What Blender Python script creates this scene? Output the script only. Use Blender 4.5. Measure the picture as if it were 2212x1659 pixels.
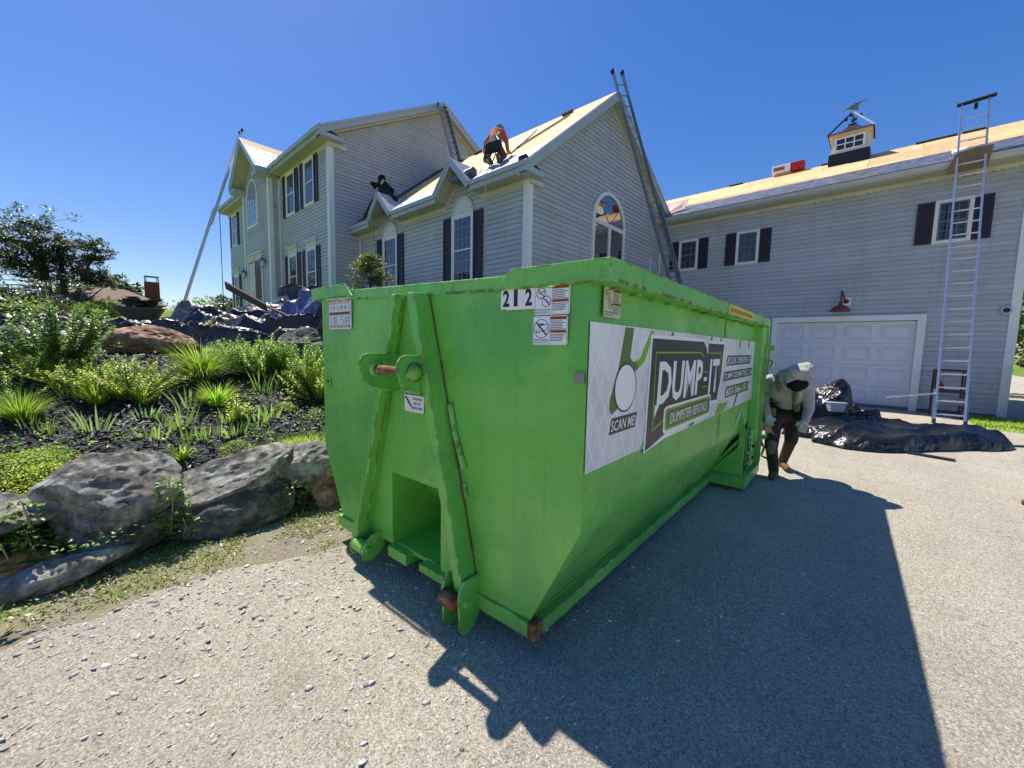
import bpy, bmesh, math, random
import numpy as np
from mathutils import Vector, Matrix, noise as mnoise
from math import sin, cos, pi, radians, sqrt, atan2

for _o in list(bpy.data.objects): bpy.data.objects.remove(_o, do_unlink=True)
scene = bpy.context.scene
COL = scene.collection

# ------------------------------------------------------------------ camera
YAW, PITCH, ROLL = radians(42.417), radians(-5.422), radians(-1.134)
def _rot():
    Rz = Matrix.Rotation(YAW, 3, 'Z'); Rx = Matrix.Rotation(PITCH, 3, 'X'); Ry = Matrix.Rotation(ROLL, 3, 'Y')
    return Rz @ Rx @ Ry
RC = _rot()
CAM = Vector((0, 0, 1.5))
cd = bpy.data.cameras.new('camera'); cam = bpy.data.objects.new('camera', cd); COL.objects.link(cam)
cd.sensor_fit = 'HORIZONTAL'; cd.sensor_width = 36.0; cd.lens = 36.0 * 1597.1 / 4032
cd.clip_start = 0.05; cd.clip_end = 4000
M = Matrix.Identity(4)
cx, cy, cz = RC @ Vector((1, 0, 0)), RC @ Vector((0, 0, 1)), -(RC @ Vector((0, 1, 0)))
for i in range(3):
    M[i][0], M[i][1], M[i][2], M[i][3] = cx[i], cy[i], cz[i], CAM[i]
cam.matrix_world = M
scene.camera = cam

# ------------------------------------------------------------------ sky, sun, exposure
SUN = Vector((-0.604, 0.083, 1.0)).normalized()          # towards the sun
elev = math.asin(SUN.z); azim = atan2(SUN.x, SUN.y)       # azimuth from +Y towards +X
world = bpy.data.worlds.new('World'); scene.world = world; world.use_nodes = True
nt = world.node_tree; nt.nodes.clear()
sky = nt.nodes.new('ShaderNodeTexSky'); sky.sky_type = 'NISHITA'; sky.sun_disc = False
sky.sun_elevation = elev; sky.sun_rotation = azim
sky.altitude = 100; sky.air_density = 1.0; sky.dust_density = 0.25; sky.ozone_density = 3.0
bg = nt.nodes.new('ShaderNodeBackground'); bg.inputs['Strength'].default_value = 0.142
wo = nt.nodes.new('ShaderNodeOutputWorld')
hsv = nt.nodes.new('ShaderNodeHueSaturation'); hsv.inputs['Saturation'].default_value = 1.6; hsv.inputs['Hue'].default_value = 0.518
gam = nt.nodes.new('ShaderNodeGamma'); gam.inputs[1].default_value = 0.72      # evens the gradient between zenith and horizon
nt.links.new(sky.outputs[0], gam.inputs[0]); nt.links.new(gam.outputs[0], hsv.inputs['Color']); nt.links.new(hsv.outputs[0], bg.inputs[0]); nt.links.new(bg.outputs[0], wo.inputs[0])
sl = bpy.data.lights.new('sun', 'SUN'); sl.energy = 4.2; sl.angle = radians(0.53); sl.color = (1.0, 0.95, 0.87)
so = bpy.data.objects.new('sun', sl); COL.objects.link(so)
so.rotation_euler = (-SUN).to_track_quat('-Z', 'Y').to_euler(); so.location = (0, 0, 30)
scene.view_settings.view_transform = 'Standard'; scene.view_settings.look = 'None'
scene.view_settings.gamma = 1.0; scene.view_settings.use_curve_mapping = False
scene.view_settings.exposure = 0.68
scene.render.engine = 'CYCLES'
scene.cycles.max_bounces = 6; scene.cycles.diffuse_bounces = 4; scene.cycles.transparent_max_bounces = 8

# ------------------------------------------------------------------ helpers
random.seed(7)
rng = np.random.default_rng(11)
def ray(dx, dy):                # direction through a point of the 2212 x 1659 photo
    return (RC @ Vector((dx - 1106.0, 876.2, -(dy - 829.5)))).normalized()
def at_x(dx, dy, x):
    d = ray(dx, dy); return CAM + d * ((x - CAM.x) / d.x)
def at_y(dx, dy, y):
    d = ray(dx, dy); return CAM + d * ((y - CAM.y) / d.y)
def at_z(dx, dy, z):
    d = ray(dx, dy); return CAM + d * ((z - CAM.z) / d.z)
def at_d(dx, dy, dist):         # by horizontal range
    d = ray(dx, dy); return CAM + d * (dist / math.hypot(d.x, d.y))

def n3(x, y, z=0.0, s=1.0): return mnoise.noise((x * s, y * s, z * s))
def smooth(a, b, t):
    t = min(1.0, max(0.0, (t - a) / (b - a))); return t * t * (3 - 2 * t)

def empty(name, loc=(0, 0, 0), rotz=0.0, parent=None):
    o = bpy.data.objects.new(name, None); COL.objects.link(o)
    o.location = loc; o.rotation_euler = (0, 0, rotz); o.empty_display_size = 0.1
    if parent: o.parent = parent
    return o
def tag(o, label=None, cat=None, group=None, kind=None):
    if label: o['label'] = label
    if cat: o['category'] = cat
    if group: o['group'] = group
    if kind: o['kind'] = kind
    return o
def link(name, me, parent=None, loc=None):
    o = bpy.data.objects.new(name, me); COL.objects.link(o)
    if parent: o.parent = parent
    if loc is not None: o.location = loc
    return o
def copy_tree(o, parent=None):
    c = o.copy(); COL.objects.link(c); c.parent = parent
    for ch in o.children: copy_tree(ch, c)
    return c

class MB:
    """collects shapes, builds one mesh object"""
    def __init__(s): s.v = []; s.f = []; s.m = []
    def add(s, vs, fs, m=0):
        b = len(s.v); s.v.extend([tuple(p) for p in vs])
        for f in fs: s.f.append(tuple(i + b for i in f)); s.m.append(m)
    def poly(s, pts, m=0): s.add(pts, [tuple(range(len(pts)))], m)
    def box(s, x0, x1, y0, y1, z0, z1, m=0):
        s.add([(x0,y0,z0),(x1,y0,z0),(x1,y1,z0),(x0,y1,z0),(x0,y0,z1),(x1,y0,z1),(x1,y1,z1),(x0,y1,z1)],
              [(0,3,2,1),(4,5,6,7),(0,1,5,4),(1,2,6,5),(2,3,7,6),(3,0,4,7)], m)
    def hexa(s, p, m=0):     # 8 corners: bottom 4 ccw, top 4 ccw
        s.add(p, [(0,3,2,1),(4,5,6,7),(0,1,5,4),(1,2,6,5),(2,3,7,6),(3,0,4,7)], m)
    def prism(s, pts, off, m=0):   # polygon pts (ccw seen from outside = +off side) extruded by off
        n = len(pts); off = Vector(off)
        a = [Vector(p) for p in pts]; b = [p + off for p in a]
        fs = [tuple(reversed(range(n))), tuple(range(n, 2 * n))]
        for i in range(n):
            j = (i + 1) % n; fs.append((i, j, n + j, n + i))
        s.add(a + b, fs, m)
    def beam(s, p0, p1, w, h, side=None, m=0, w1=None, h1=None):
        p0, p1 = Vector(p0), Vector(p1); d = (p1 - p0).normalized()
        if side is None: side = Vector((0, 0, 1)).cross(d) if abs(d.z) < 0.95 else Vector((1, 0, 0))
        side = Vector(side); side = (side - d * side.dot(d)).normalized(); up = d.cross(side)
        w1 = w if w1 is None else w1; h1 = h if h1 is None else h1
        q = []
        for p, ww, hh in ((p0, w, h), (p1, w1, h1)):
            q += [p - side*ww/2 - up*hh/2, p + side*ww/2 - up*hh/2, p + side*ww/2 + up*hh/2, p - side*ww/2 + up*hh/2]
        s.add(q, [(3,2,1,0),(4,5,6,7),(0,1,5,4),(1,2,6,5),(2,3,7,6),(3,0,4,7)], m)
    def tube(s, pts, r, n=8, m=0, cap=True):
        pts = [Vector(p) for p in pts]; k = len(pts)
        rs = r if isinstance(r, (list, tuple)) else [r] * k
        vs = []; prev = None
        for i, p in enumerate(pts):
            d = (pts[min(i+1, k-1)] - pts[max(i-1, 0)])
            d = d.normalized() if d.length > 1e-9 else Vector((0, 0, 1))
            if prev is None: a = d.orthogonal().normalized()
            else:
                a = prev - d * prev.dot(d)
                a = a.normalized() if a.length > 1e-6 else d.orthogonal().normalized()
            prev = a; b = d.cross(a)
            for j in range(n):
                t = 2 * pi * j / n; vs.append(p + (a * cos(t) + b * sin(t)) * rs[i])
        fs = []
        for i in range(k - 1):
            for j in range(n):
                fs.append((i*n + j, i*n + (j+1) % n, (i+1)*n + (j+1) % n, (i+1)*n + j))
        if cap: fs += [tuple(reversed(range(n))), tuple(range((k-1)*n, k*n))]
        s.add(vs, fs, m)
    def lathe(s, prof, n=16, m=0, c=(0, 0, 0), axis='z'):   # prof: (r, z)
        vs = []; c = Vector(c)
        for r, z in prof:
            for j in range(n):
                t = 2 * pi * j / n
                p = (r * cos(t), r * sin(t), z)
                if axis == 'x': p = (z, r * cos(t), r * sin(t))
                if axis == 'y': p = (r * sin(t), z, r * cos(t))
                vs.append(c + Vector(p))
        k = len(prof); fs = []
        for i in range(k - 1):
            for j in range(n): fs.append((i*n + j, i*n + (j+1) % n, (i+1)*n + (j+1) % n, (i+1)*n + j))
        fs += [tuple(reversed(range(n))), tuple(range((k-1)*n, k*n))]
        s.add(vs, fs, m)
    def grid(s, P, m=0, wrap=False):     # P[i][j] points
        a, b = len(P), len(P[0]); vs = [p for row in P for p in row]
        fs = [(i*b + j, i*b + j + 1, (i+1)*b + j + 1, (i+1)*b + j) for i in range(a-1) for j in range(b-1)]
        s.add(vs, fs, m)
    def mesh(s, name, mats, smooth=False):
        me = bpy.data.meshes.new(name); me.from_pydata(s.v, [], s.f)
        if not isinstance(mats, (list, tuple)): mats = [mats]
        for mt in mats: me.materials.append(mt)
        me.polygons.foreach_set('material_index', s.m)
        if smooth: me.polygons.foreach_set('use_smooth', [True] * len(s.f))
        me.update(); return me
    def build(s, name, mats, parent=None, smooth=False, loc=None, bevel=0, autosmooth=False):
        o = link(name, s.mesh(name, mats, smooth), parent, loc)
        if bevel:
            b = o.modifiers.new('bevel', 'BEVEL'); b.width = bevel; b.segments = 2; b.limit_method = 'ANGLE'; b.angle_limit = radians(40)
        return o

def np_mesh(name, V, F, mat, parent=None, smooth=False, colors=None):
    """V (n,3), F (m,k) all faces k-sided"""
    V = np.asarray(V, np.float32); F = np.asarray(F, np.int32); k = F.shape[1]
    me = bpy.data.meshes.new(name)
    me.vertices.add(len(V)); me.vertices.foreach_set('co', V.ravel())
    me.loops.add(F.size); me.loops.foreach_set('vertex_index', F.ravel())
    me.polygons.add(len(F)); me.polygons.foreach_set('loop_start', np.arange(0, F.size, k, dtype=np.int32))
    me.polygons.foreach_set('loop_total', np.full(len(F), k, np.int32))
    if smooth: me.polygons.foreach_set('use_smooth', np.ones(len(F), bool))
    mats = mat if isinstance(mat, (list, tuple)) else [mat]
    for m_ in mats: me.materials.append(m_)
    me.update(calc_edges=True); me.validate()
    return link(name, me, parent)
# ------------------------------------------------------------------ materials
def srgb(r, g, b):
    def c(u):
        u /= 255.0; return u / 12.92 if u <= 0.04045 else ((u + 0.055) / 1.055) ** 2.4
    return (c(r), c(g), c(b), 1.0)
class Mat:
    def __init__(s, name, col=(0.5, 0.5, 0.5, 1), rough=0.6, spec=0.5, metal=0.0):
        s.m = bpy.data.materials.new(name); s.m.use_nodes = True; s.nt = s.m.node_tree
        s.b = s.nt.nodes['Principled BSDF']; s.b.inputs['Roughness'].default_value = rough
        s.b.inputs['Specular IOR Level'].default_value = spec; s.b.inputs['Metallic'].default_value = metal
        s.b.inputs['Base Color'].default_value = col; s.col = s.const(col); s._tc = None; s.obj = False
    def N(s, t, **kw):
        n = s.nt.nodes.new(t)
        for k, v in kw.items(): setattr(n, k, v)
        return n
    def L(s, a, b): s.nt.links.new(a, b)
    def const(s, c):
        n = s.nt.nodes.new('ShaderNodeRGB'); n.outputs[0].default_value = c; return n.outputs[0]
    def coord(s, which='Object'):
        if s._tc is None: s._tc = s.N('ShaderNodeTexCoord')
        return s._tc.outputs[which]
    def pos(s): return s.N('ShaderNodeNewGeometry').outputs['Position']
    def mapped(s, vec, scale=(1, 1, 1), rot=(0, 0, 0)):
        n = s.N('ShaderNodeMapping'); n.inputs['Scale'].default_value = scale; n.inputs['Rotation'].default_value = rot
        s.L(vec, n.inputs[0]); return n.outputs[0]
    def noise(s, vec, scale=5.0, detail=4.0, rough=0.55, dist=0.0, out=0):
        n = s.N('ShaderNodeTexNoise'); n.inputs['Scale'].default_value = scale; n.inputs['Detail'].default_value = detail
        n.inputs['Roughness'].default_value = rough; n.inputs['Distortion'].default_value = dist
        s.L(vec, n.inputs['Vector']); return n.outputs[out]
    def voro(s, vec, scale=5.0, feature='F1', out=0):
        n = s.N('ShaderNodeTexVoronoi', feature=feature); n.inputs['Scale'].default_value = scale
        s.L(vec, n.inputs['Vector']); return n.outputs[out]
    def ramp(s, val, stops):
        n = s.N('ShaderNodeValToRGB'); e = n.color_ramp.elements
        while len(e) < len(stops): e.new(0.5)
        for i, (p, c) in enumerate(stops):
            e[i].position = p; e[i].color = c if isinstance(c, tuple) else (c, c, c, 1)
        s.L(val, n.inputs[0]); return n.outputs[0]
    def mix(s, fac, a, b, mode='MIX'):
        n = s.N('ShaderNodeMix', data_type='RGBA', blend_type=mode)
        for sock, v in ((n.inputs[0], fac), (n.inputs[6], a), (n.inputs[7], b)):
            if hasattr(v, 'is_linked') or hasattr(v, 'links'): s.L(v, sock)
            else: sock.default_value = v
        return n.outputs[2]
    def math(s, op, a, b=0.0, clamp=False):
        n = s.N('ShaderNodeMath', operation=op, use_clamp=clamp)
        for sock, v in ((n.inputs[0], a), (n.inputs[1], b)):
            if hasattr(v, 'links'): s.L(v, sock)
            else: sock.default_value = v
        return n.outputs[0]
    def sep(s, vec):
        n = s.N('ShaderNodeSeparateXYZ'); s.L(vec, n.inputs[0]); return n.outputs
    def random(s): return s.N('ShaderNodeObjectInfo').outputs['Random']
    def island(s): return s.N('ShaderNodeNewGeometry').outputs['Random Per Island']
    def base(s, c): s.L(c, s.b.inputs['Base Color']); return s
    def rough(s, c): s.L(c, s.b.inputs['Roughness']); return s
    def bump(s, h, strength=0.3, dist=0.01):
        n = s.N('ShaderNodeBump'); n.inputs['Strength'].default_value = strength; n.inputs['Distance'].default_value = dist
        s.L(h, n.inputs['Height']); s.L(n.outputs[0], s.b.inputs['Normal']); return s
    def vary(s, c, lo, hi, val):    # multiply colour by lo..hi from a 0..1 value
        g = s.N('ShaderNodeMapRange'); g.inputs['To Min'].default_value = lo; g.inputs['To Max'].default_value = hi
        s.L(val, g.inputs[0]); h = s.N('ShaderNodeHueSaturation'); s.L(g.outputs[0], h.inputs['Value'])
        if hasattr(c, 'links'): s.L(c, h.inputs['Color'])
        else: h.inputs['Color'].default_value = c
        return h.outputs[0]
    def translucent(s, col, fac):
        t = s.N('ShaderNodeBsdfTranslucent'); s.L(col, t.inputs[0])
        mx = s.N('ShaderNodeMixShader'); mx.inputs[0].default_value = fac
        out = s.nt.nodes['Material Output']; s.L(s.b.outputs[0], mx.inputs[1]); s.L(t.outputs[0], mx.inputs[2])
        s.L(mx.outputs[0], out.inputs[0]); return s

def plain(name, col, rough=0.55, spec=0.5, metal=0.0, amt=0.12, scale=6.0, bump=0.0):
    m = Mat(name, col, rough, spec, metal); v = m.noise(m.pos(), scale, 5)
    m.base(m.vary(col, 1 - amt, 1 + amt, v))
    if bump: m.bump(m.noise(m.pos(), scale * 8, 3), bump, 0.004)
    return m.m

# dumpster paint: faded, scuffed, rust where an edge is exposed
def green_paint(name, worn=0.5, fade=0.5):
    m = Mat(name, srgb(72, 176, 62), 0.36, 0.6); p = m.coord('Object')
    c = m.const(srgb(104, 186, 72)); c2 = m.const(srgb(132, 206, 92)); c3 = m.const(srgb(92, 172, 78))
    big = m.noise(p, 1.1, 3, 0.5, 0.4); c = m.mix(m.ramp(big, [(0.40, 0.0), (0.64, 1.0)]), c, c2)
    big2 = m.noise(p, 1.7, 2, 0.5, 0.9); c = m.mix(m.math('MULTIPLY', m.ramp(big2, [(0.5, 0.0), (0.68, 1.0)]), 0.7), c, c3)
    fine = m.noise(p, 55, 4); c = m.vary(c, 0.93, 1.07, fine)
    streak = m.noise(m.mapped(p, (16, 16, 0.7)), 1.0, 4, 0.6)
    c = m.mix(m.math('MULTIPLY', m.ramp(streak, [(0.60, 0.0), (0.80, 1.0)]), 0.22), c, m.const(srgb(120, 120, 70)))
    sc1 = m.noise(m.mapped(p, (2.2, 1.4, 60), (0.5, 0.3, 0)), 1.0, 3, 0.5, 0.6); c = m.mix(m.math('MULTIPLY', m.ramp(sc1, [(0.70, 0.0), (0.73, 1.0)]), 0.3), c, m.const(srgb(168, 206, 140)))
    sc2 = m.noise(m.mapped(p, (34, 34, 1.1)), 1.0, 5, 0.7); c = m.mix(m.math('MULTIPLY', m.ramp(sc2, [(0.64, 0.0), (0.74, 1.0)]), 0.5), c, m.const(srgb(110, 96, 52)))
    pz = m.sep(p)[2]; run = m.noise(m.mapped(p, (22, 22, 0.55)), 1.0, 5, 0.75); rm_ = m.math('MULTIPLY', m.ramp(run, [(0.56, 0.0), (0.68, 1.0)]), m.ramp(m.math('ADD', pz, m.math('MULTIPLY', m.noise(p, 2.0, 2), 0.5)), [(0.62, 0.15), (0.99, 1.0)])); c = m.mix(m.math('MULTIPLY', rm_, 0.35 * worn + 0.05), c, m.const(srgb(98, 74, 38)))
    grm = m.noise(p, 4.2, 7, 0.75); c = m.mix(m.math('MULTIPLY', m.ramp(grm, [(0.52, 0.0), (0.72, 1.0)]), 0.28), c, m.const(srgb(92, 112, 62)))
    blot = m.noise(p, 6.5, 5, 0.7); c = m.mix(m.math('MULTIPLY', m.ramp(blot, [(0.60, 0.0), (0.70, 1.0)]), 0.35), c, m.const(srgb(70, 140, 66)))
    # chips
    chip = m.noise(p, 26, 5, 0.65); chipm = m.ramp(chip, [(0.70, 0.0), (0.72, 1.0)])
    bev = m.N('ShaderNodeBevel'); bev.samples = 4; bev.inputs['Radius'].default_value = 0.02
    geo = m.N('ShaderNodeNewGeometry'); dot = m.N('ShaderNodeVectorMath', operation='DOT_PRODUCT')
    m.L(bev.outputs[0], dot.inputs[0]); m.L(geo.outputs['Normal'], dot.inputs[1])
    edge = m.ramp(dot.outputs['Value'], [(0.92, 1.0), (0.995, 0.0)])
    en = m.noise(p, 9, 5, 0.7); em = m.math('MULTIPLY', edge, m.ramp(en, [(0.62 - 0.16 * worn, 0.0), (0.66 - 0.14 * worn, 1.0)]))
    allr = m.math('MAXIMUM', em, m.math('MULTIPLY', chipm, worn), True)
    c = m.mix(m.math('MULTIPLY', edge, 0.45), c, m.const(srgb(160, 216, 146)))
    rust = m.mix(m.noise(p, 40, 3), srgb(74, 34, 18), srgb(120, 70, 36))
    c = m.mix(allr, c, rust); m.base(c)
    rr = m.vary(m.const((0.28, 0.28, 0.28, 1)), 0.7, 1.7, m.noise(p, 3.2, 4)); r2 = m.mix(allr, rr, (0.85, 0.85, 0.85, 1)); m.rough(r2)
    dent = m.noise(p, 2.6, 3, 0.55); m.bump(m.math('ADD', m.math('MULTIPLY', dent, 9.0), m.noise(p, 130, 2)), 0.42, 0.007)
    return m.m
GREEN = green_paint('green_paint', 0.45); GREENW = green_paint('worn_green_paint', 0.95)
def flank_paint():
    mt = green_paint('scraped_green_paint', 0.45); nt_ = mt.node_tree; b = nt_.nodes['Principled BSDF']; src = b.inputs['Base Color'].links[0].from_socket
    m = Mat.__new__(Mat); m.m = mt; m.nt = nt_; m.b = b; m._tc = None
    p = m.coord('Object'); z = m.sep(p)[2]
    st = m.noise(m.mapped(p, (3, 0.9, 26)), 1.0, 5, 0.7); mask = m.math('MULTIPLY', m.ramp(st, [(0.47, 0.0), (0.56, 1.0)]), m.ramp(z, [(0.10, 1.0), (0.30, 0.0)]))
    m.base(m.mix(m.math('MULTIPLY', mask, 0.85), src, m.const(srgb(54, 62, 48)))); return mt
def rusty():
    m = Mat('rusty_steel', srgb(100, 62, 40), 0.75, 0.4); p = m.coord('Object')
    n = m.noise(p, 18, 5, 0.7); m.base(m.ramp(n, [(0.32, srgb(48, 26, 18)), (0.5, srgb(112, 66, 36)), (0.62, srgb(140, 98, 70)), (0.75, srgb(170, 160, 140))]))
    m.bump(n, 0.5, 0.004); return m.m
RUST = rusty(); FLANK = flank_paint()
STEEL = plain('worn_steel', srgb(150, 150, 148), 0.35, 0.5, 0.9, 0.2, 20)
BLACKR = plain('black_rubber', srgb(24, 24, 25), 0.7, 0.4)
def siding_mat(name, col, dirt=0.6):
    m = Mat(name, col, 0.5, 0.4); p = m.pos()
    c = m.vary(col, 0.94, 1.06, m.random())
    c = m.mix(m.math('MULTIPLY', m.ramp(m.noise(p, 0.8, 5, 0.6), [(0.45, 0.0), (0.75, 1.0)]), 0.35 * dirt), c, m.const(srgb(128, 122, 108)))
    st = m.noise(m.mapped(p, (5, 5, 0.5)), 1.0, 5, 0.65)
    c = m.mix(m.math('MULTIPLY', m.ramp(st, [(0.55, 0.0), (0.8, 1.0)]), 0.4 * dirt), c, m.const(srgb(112, 108, 96)))
    m.base(c); m.bump(m.noise(m.mapped(p, (6, 6, 90)), 2.0, 3), 0.12, 0.003); return m.m
SIDING = siding_mat('vinyl_siding', srgb(188, 189, 192), 0.8)
TRIM = plain('white_trim', srgb(232, 232, 230), 0.45, 0.45, 0, 0.06, 3)
TRIMD = plain('aged_white_trim', srgb(206, 203, 190), 0.5, 0.4, 0, 0.16, 2.2)
SOFFIT = plain('cream_soffit', srgb(178, 176, 156), 0.55, 0.3, 0, 0.12, 2.5)
FASCIA = plain('painted_fascia', srgb(172, 180, 188), 0.42, 0.45, 0, 0.08, 3)
GUTTER = plain('aluminium_gutter', srgb(186, 188, 190), 0.38, 0.5, 0.2, 0.12, 4)
SHUT = plain('dark_shutter', srgb(44, 36, 50), 0.5, 0.4, 0, 0.15, 8)
def glass_mat(name, col):
    m = Mat(name, col, 0.03, 0.9); p = m.pos(); c = m.vary(col, 0.4, 1.7, m.noise(m.mapped(p, (3, 3, 0.4)), 1.2, 3)); m.base(c)
    m.bump(m.noise(p, 1.3, 1), 0.05, 0.02); return m.m
GLASS = glass_mat('window_glass', srgb(34, 38, 44)); GLASSW = glass_mat('curtained_glass', srgb(58, 64, 84)); 
MUNT = plain('white_muntin', srgb(158, 162, 172), 0.5); MUNTD = plain('grey_muntin', srgb(110, 112, 112), 0.5)
def osb_mat():
    m = Mat('osb_sheathing', srgb(214, 170, 108), 0.75, 0.25); p = m.coord('Object')
    v = m.voro(m.mapped(p, (7, 22, 22)), 1.6, 'F1', 1); g = m.sep(v)[0]
    c = m.ramp(g, [(0.0, srgb(176, 128, 76)), (0.35, srgb(208, 164, 104)), (0.7, srgb(226, 188, 128)), (1.0, srgb(240, 212, 160))])
    c = m.mix(0.45, c, m.const(srgb(228, 198, 150)))
    c = m.vary(c, 0.85, 1.12, m.random()); c = m.vary(c, 0.85, 1.12, m.noise(p, 1.4, 4)); m.base(c); m.bump(g, 0.25, 0.004); return m.m
OSB = osb_mat()
def felt_mat(name, a, b, rough, metal=0.0):
    m = Mat(name, a, rough, 0.6, metal); p = m.pos(); n = m.noise(p, 5.5, 5, 0.7, 0.6); m.base(m.ramp(n, [(0.35, a), (0.65, b)]))
    m.bump(m.noise(p, 9, 4, 0.7, 1.0), 0.8, 0.03); return m.m
FELT = felt_mat('underlayment', srgb(150, 152, 158), srgb(205, 208, 214), 0.28)
FELTD = felt_mat('dark_underlayment', srgb(62, 64, 68), srgb(120, 124, 128), 0.35)
OLDSH = felt_mat('old_shingle', srgb(58, 52, 50), srgb(96, 86, 80), 0.85)
DARKMETAL = plain('dark_bronze_metal', srgb(58, 48, 56), 0.42, 0.5, 0.4, 0.2, 8)
PURPLEBLACK = plain('black_flashing', srgb(30, 27, 40), 0.5)
ALU = plain('aluminium', srgb(196, 200, 206), 0.34, 0.5, 0.75, 0.12, 9)
ALUD = plain('weathered_aluminium', srgb(140, 146, 154), 0.42, 0.5, 0.65, 0.2, 9)
WOODB = plain('weathered_board', srgb(120, 92, 66), 0.8, 0.3, 0, 0.25, 7)
WOODY = plain('new_lumber', srgb(216, 180, 128), 0.7, 0.3, 0, 0.15, 6)
REDDOOR = plain('maroon_door', srgb(74, 24, 30), 0.4)
WHITEP = plain('white_sticker', srgb(238, 238, 240), 0.4, 0.4, 0, 0.05, 8)
CREAMP = plain('aged_sticker', srgb(206, 204, 176), 0.5, 0.4, 0, 0.12, 9)
ORANGE = plain('orange_print', srgb(196, 92, 30), 0.45)
BLACKP = plain('black_print', srgb(26, 26, 30), 0.45)
GREYP = plain('grey_print', srgb(96, 98, 104), 0.5)
WHITEINK = plain('white_print', srgb(244, 244, 244), 0.4, 0.4, 0, 0.05, 4)
YELLOW = plain('yellow_sticker', srgb(226, 192, 40), 0.45, 0.4, 0, 0.1, 6)
NAVYP = plain('navy_print', srgb(24, 28, 84), 0.45)
LIME = plain('lime_print', srgb(126, 178, 40), 0.4, 0.4, 0, 0.08, 4)
OLIVEP = plain('olive_print', srgb(84, 110, 44), 0.4, 0.4, 0, 0.12, 3)
CHARP = plain('charcoal_print', srgb(40, 42, 44), 0.4, 0.4, 0, 0.12, 4)
def banner_mat():
    m = Mat('banner_print', srgb(225, 225, 226), 0.36, 0.45); p = m.coord('Object'); x, y, z = m.sep(p)
    def lines(sgn):
        a = m.math('ADD', m.math('MULTIPLY', y, 9.0), m.math('MULTIPLY', z, 5.0 * sgn)); fr = m.math('FRACT', a)
        d = m.math('ABSOLUTE', m.math('SUBTRACT', fr, 0.5)); return m.math('LESS_THAN', d, 0.045)
    ln = m.math('MAXIMUM', lines(1), lines(-1)); g = m.noise(m.mapped(p, (1, 1.2, 1)), 1.6, 3)
    c = m.ramp(g, [(0.3, srgb(196, 196, 200)), (0.55, srgb(228, 228, 229)), (0.75, srgb(238, 238, 239))])
    c = m.mix(m.math('MULTIPLY', ln, 0.55), c, m.const(srgb(250, 250, 250)))
    st = m.noise(m.mapped(p, (14, 14, 0.6)), 1.0, 4, 0.6)
    c = m.mix(m.math('MULTIPLY', m.ramp(st, [(0.6, 0.0), (0.78, 1.0)]), 0.4), c, m.const(srgb(150, 130, 108))); m.base(c); return m.m
BANNER = banner_mat()
# ground
def gravel_mat():
    m = Mat('gravel_drive', srgb(168, 158, 142), 0.9, 0.2); p = m.pos()
    v = m.voro(p, 150, 'F1', 1); g = m.sep(v)[0]; v2 = m.voro(p, 60, 'F1', 1); g2 = m.sep(v2)[1]
    c = m.ramp(g, [(0.0, srgb(112, 103, 90)), (0.25, srgb(168, 157, 137)), (0.75, srgb(196, 186, 165)), (1.0, srgb(228, 221, 205))])
    c = m.mix(0.3, c, m.ramp(g2, [(0.0, srgb(158, 148, 130)), (1.0, srgb(212, 203, 185))]))
    c = m.vary(c, 0.8, 1.14, m.noise(p, 0.7, 5, 0.6)); c = m.vary(c, 0.86, 1.1, m.noise(m.mapped(p, (0.35, 2.2, 1), (0, 0, 0.6)), 1.5, 4)); c = m.vary(c, 0.8, 1.16, m.noise(m.mapped(p, (1.7, 0.16, 1), (0, 0, 0.12)), 1.0, 5, 0.6)); c = m.mix(m.math('MULTIPLY', m.ramp(m.noise(p, 2.4, 6, 0.7), [(0.56, 0.0), (0.7, 1.0)]), 0.35), c, m.const(srgb(150, 138, 118)))
    m.base(c)
    d = m.noise(p, 70, 6, 0.75); d2 = m.voro(p, 60, 'F1', 0); h = m.math('ADD', m.math('MULTIPLY', d, 1.6), m.math('MULTIPLY', d2, -0.3)); m.bump(h, 0.8, 0.012); return m.m
GRAVEL = gravel_mat()
def stone_mat(name, cols, sc=9.0, lichen=0.3, perisl=True):
    m = Mat(name, cols[1], 0.85, 0.3); p = m.coord('Object'); n = m.noise(p, sc, 9, 0.72, 0.15)
    c = m.ramp(n, [(0.36, cols[0]), (0.5, cols[1]), (0.62, cols[2])]); c = m.vary(c, 0.72, 1.25, m.noise(p, sc * 9, 5, 0.7))
    if perisl: c = m.vary(c, 0.65, 1.3, m.island())
    if lichen:
        l = m.noise(p, sc * 0.5, 6, 0.7); c = m.mix(m.math('MULTIPLY', m.ramp(l, [(0.56, 0.0), (0.66, 1.0)]), lichen), c, m.const(srgb(176, 178, 166)))
    m.base(c)
    if not perisl: m.bump(m.noise(p, sc * 3.0, 9, 0.75, 0.4), 0.9, 0.022)
    return m.m
STONES = stone_mat('loose_stone', [srgb(150, 144, 136), srgb(188, 182, 174), srgb(220, 216, 210)], 14, 0.0)
BOULDER = stone_mat('grey_boulder', [srgb(78, 72, 66), srgb(140, 133, 123), srgb(188, 182, 171)], 8.0, 0.4, False)
BOULDERD = stone_mat('dark_boulder', [srgb(58, 56, 52), srgb(100, 97, 88), srgb(146, 141, 127)], 8.0, 0.15, False)
BOULDERB = stone_mat('brown_boulder', [srgb(92, 64, 48), srgb(158, 116, 86), srgb(206, 168, 134)], 4.0, 0.0, False)
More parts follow.
